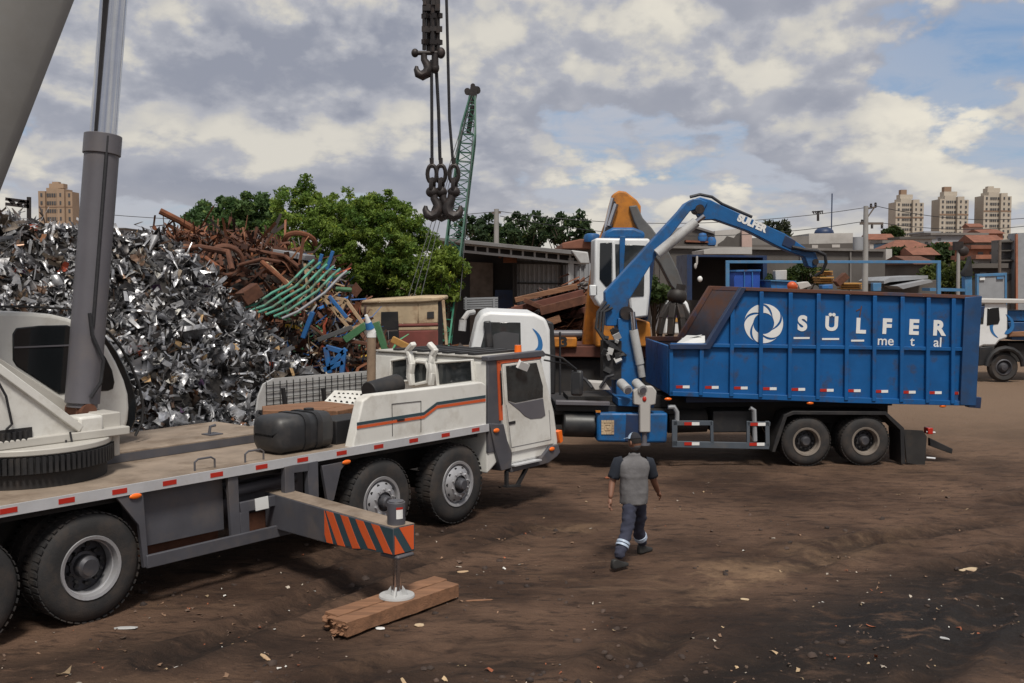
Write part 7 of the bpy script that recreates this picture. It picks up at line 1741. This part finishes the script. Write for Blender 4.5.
up4=bthing('thin_pole','slim dark pole right of the brick houses','utility pole',1000,75)
m=MB(); a=at(1000,240,75); m.cyl((at(1000,280,75).x,75,float(hill(np.array(a.x),np.array(75.)))),(a.x,75,a.z),.12,.1,n=10); m.build('pole',M['wood'],up4,world=True)
def wire(p0,p1,sag,label,r=.018):
    a,b=at(*p0),at(*p1); m=MB(); pts=[a+(b-a)*(i/14)-Vector((0,0,sag*4*(i/14)*(1-i/14))) for i in range(15)]; m.tube(pts,r,n=5); return tag(m.build('power_line',M['cable'],origin=a),label,'power line','power lines')
wire((497,211,58),(866,207.5,55),.75,'upper power line from the wooden pole to the tall utility pole')
wire((100,214,58),(497,211.5,58),.5,'thin power line across the sky from the left to the wooden pole')
wire((860,222,55),(500,216,58),.9,'lower power line sagging between the wooden pole and the tall pole')
wire((882,223,55),(1060,221,60),.4,'power line running right from the lower crossarm past the towers')
wire((876,206,55),(1060,214,60),.5,'upper power line running right from the tall pole past the towers')
for px,py in ((533,215),(551,216.5),(565,216)):
    pass
m=MB(); m.beam(at(818,211,57),at(818,221,57),.06,.12); 
for k in range(5): m.beam(at(813+k*2.2,211,57),at(814+k*2.2,214,57),.05,.05)
m.beam(at(812,212,57),at(823,211,57),.06,.06); tag(m.build('line_spreader',M['hookmetal'],origin=at(818,221,57)),'comb shaped spreader hanging on the line left of the tall pole','line spreader')
# ================================================================== litter on the ground
n=650
px=rng.uniform(-40,1060,n*3); py=rng.uniform(478,690,n*3)**1.0
pts=np.array([tuple(gnd(a,b)) for a,b in zip(px,py)]); 
yl=-(pts[:,0]-CR.O[0])*CR.s+(pts[:,1]-CR.O[1])*CR.c
keep=(fbm(pts[:,0]*.9,pts[:,1]*.9,3,90)>.40); pts=pts[keep][:n]; n=len(pts)
pts[:,2]=ground_z(pts[:,0],pts[:,1])+.012
cols=pick([(.42,.36,.30),(.20,.12,.075),(.55,.53,.5),(.11,.07,.05),(.30,.09,.04),(.35,.25,.15)],[1.6,4,.7,5,1,1.6],n)
L_=rng.gamma(1.5,.016,n)+.012
flat=np.zeros((n,3,3)); th=rng.uniform(0,6.28,n); flat[:,0,0]=np.cos(th); flat[:,0,1]=-np.sin(th); flat[:,1,0]=np.sin(th); flat[:,1,1]=np.cos(th); flat[:,2,2]=1
tl_=rng.normal(0,.25,n); flat[:,2,0]=tl_
V,F,Cc=ribbons(pts,L_,L_*rng.uniform(.25,.8,n),rng.normal(0,.8,n),cols,3,flat)
o=npmesh('ground_litter',V,F,M['debris'],Cc,loc=(2,12,0)); tag(o,'small chips, stones and wood splinters littered over the brown soil','litter',kind='stuff')
# clods of soil: many small lumps
n=1500; px=rng.uniform(-40,1060,n); py=rng.uniform(485,690,n); pts=np.array([tuple(gnd(a,b)) for a,b in zip(px,py)])
pts=pts[fbm(pts[:,0]*1.3,pts[:,1]*1.3,3,33)>.47]; n=len(pts); pts[:,2]=ground_z(pts[:,0],pts[:,1])
oc_=np.array([(1,0,0),(0,1,0),(-1,0,0),(0,-1,0),(0,0,.8),(.55,.55,.5),(-.55,.55,.5),(-.55,-.55,.5),(.55,-.55,.5)],dtype=float)
of=[(0,1,5),(1,2,6),(2,3,7),(3,0,8),(5,1,6),(6,2,7),(7,3,8),(8,0,5),(5,6,4),(6,7,4),(7,8,4),(8,5,4)]
sc=np.minimum(rng.gamma(1.3,.010,n)+.006,.05)[:,None,None]*rng.uniform(.6,1.3,(n,9,1)); ca=rng.uniform(0,6.28,n); Rz=np.zeros((n,3,3)); Rz[:,0,0]=np.cos(ca); Rz[:,0,1]=-np.sin(ca); Rz[:,1,0]=np.sin(ca); Rz[:,1,1]=np.cos(ca); Rz[:,2,2]=1
Vv=np.einsum('nij,naj->nai',Rz,oc_[None]*sc)+pts[:,None,:]
Ff=(np.arange(n)[:,None,None]*9+np.array(of)[None]).reshape(-1,3)
o=npmesh('soil_clods',Vv.reshape(-1,3),Ff,M['debris'],np.repeat(pick([(.05,.032,.025),(.08,.052,.04),(.03,.02,.017)],[3,2,2],n),9,axis=0),loc=(2,12,0)); tag(o,'loose dark clods of earth scattered over the yard','soil clods',kind='stuff')
# larger single bits one can point at
for (px,py,l,w_,ang,mt,nm,lab,cat) in ((968,563,.34,.2,.2,'cream','flat_stone','pale flat stone slab on the churned soil at far right','stone'),(575,585,.42,.035,.9,'timber','wood_splinter','thin wood splinter lying right of the outrigger timbers','wood splinter') if False else (478,598,.34,.03,.15,'timber','wood_splinter','thin wood stick lying right of the timber sleepers','wood stick'),
 (463,571,.16,.05,.3,'beige','wood_chip','short pale wood chip behind the timber sleepers','wood chip'),(265,657,.22,.04,-.9,'beige','wood_chip','pale wood chip at the bottom left of the yard','wood chip'),(125,629,.26,.07,.1,'cylgrey','torn_foil','torn pale foil beside the rear crane wheel','foil'),
 (420,624,.12,.1,.4,'cream','torn_paper','torn pale paper scrap right of the near sleeper','paper scrap'),(380,627,.12,.07,.1,'whiteref','torn_paper','white paper scrap in front of the near sleeper','paper scrap'),(942,636,.2,.05,-.5,'cylgrey','metal_bit','grey metal bit on the wet churned mud','metal bit'),(745,597,.12,.04,-.4,'cream','wood_chip','pale chip in the middle of the bare yard','wood chip')):
    c=gnd(px,py); c.z=gz(c.x,c.y)
    m=MB(); pts=[]
    for i in range(7):
        a=2*math.pi*i/7+.3; pts.append(c+Vector((math.cos(a)*l*.5*random.uniform(.75,1.1)*math.cos(ang)-math.sin(a)*w_*.5*math.sin(ang),math.cos(a)*l*.5*math.sin(ang)+math.sin(a)*w_*.5*random.uniform(.8,1.2)*math.cos(ang)+math.sin(a)*.0,.002)))
    m.prism3(pts,(random.uniform(-.01,.01),.005,.008+.008*random.random())); tag(m.build(nm,M[mt],bevel=.004),lab,cat)
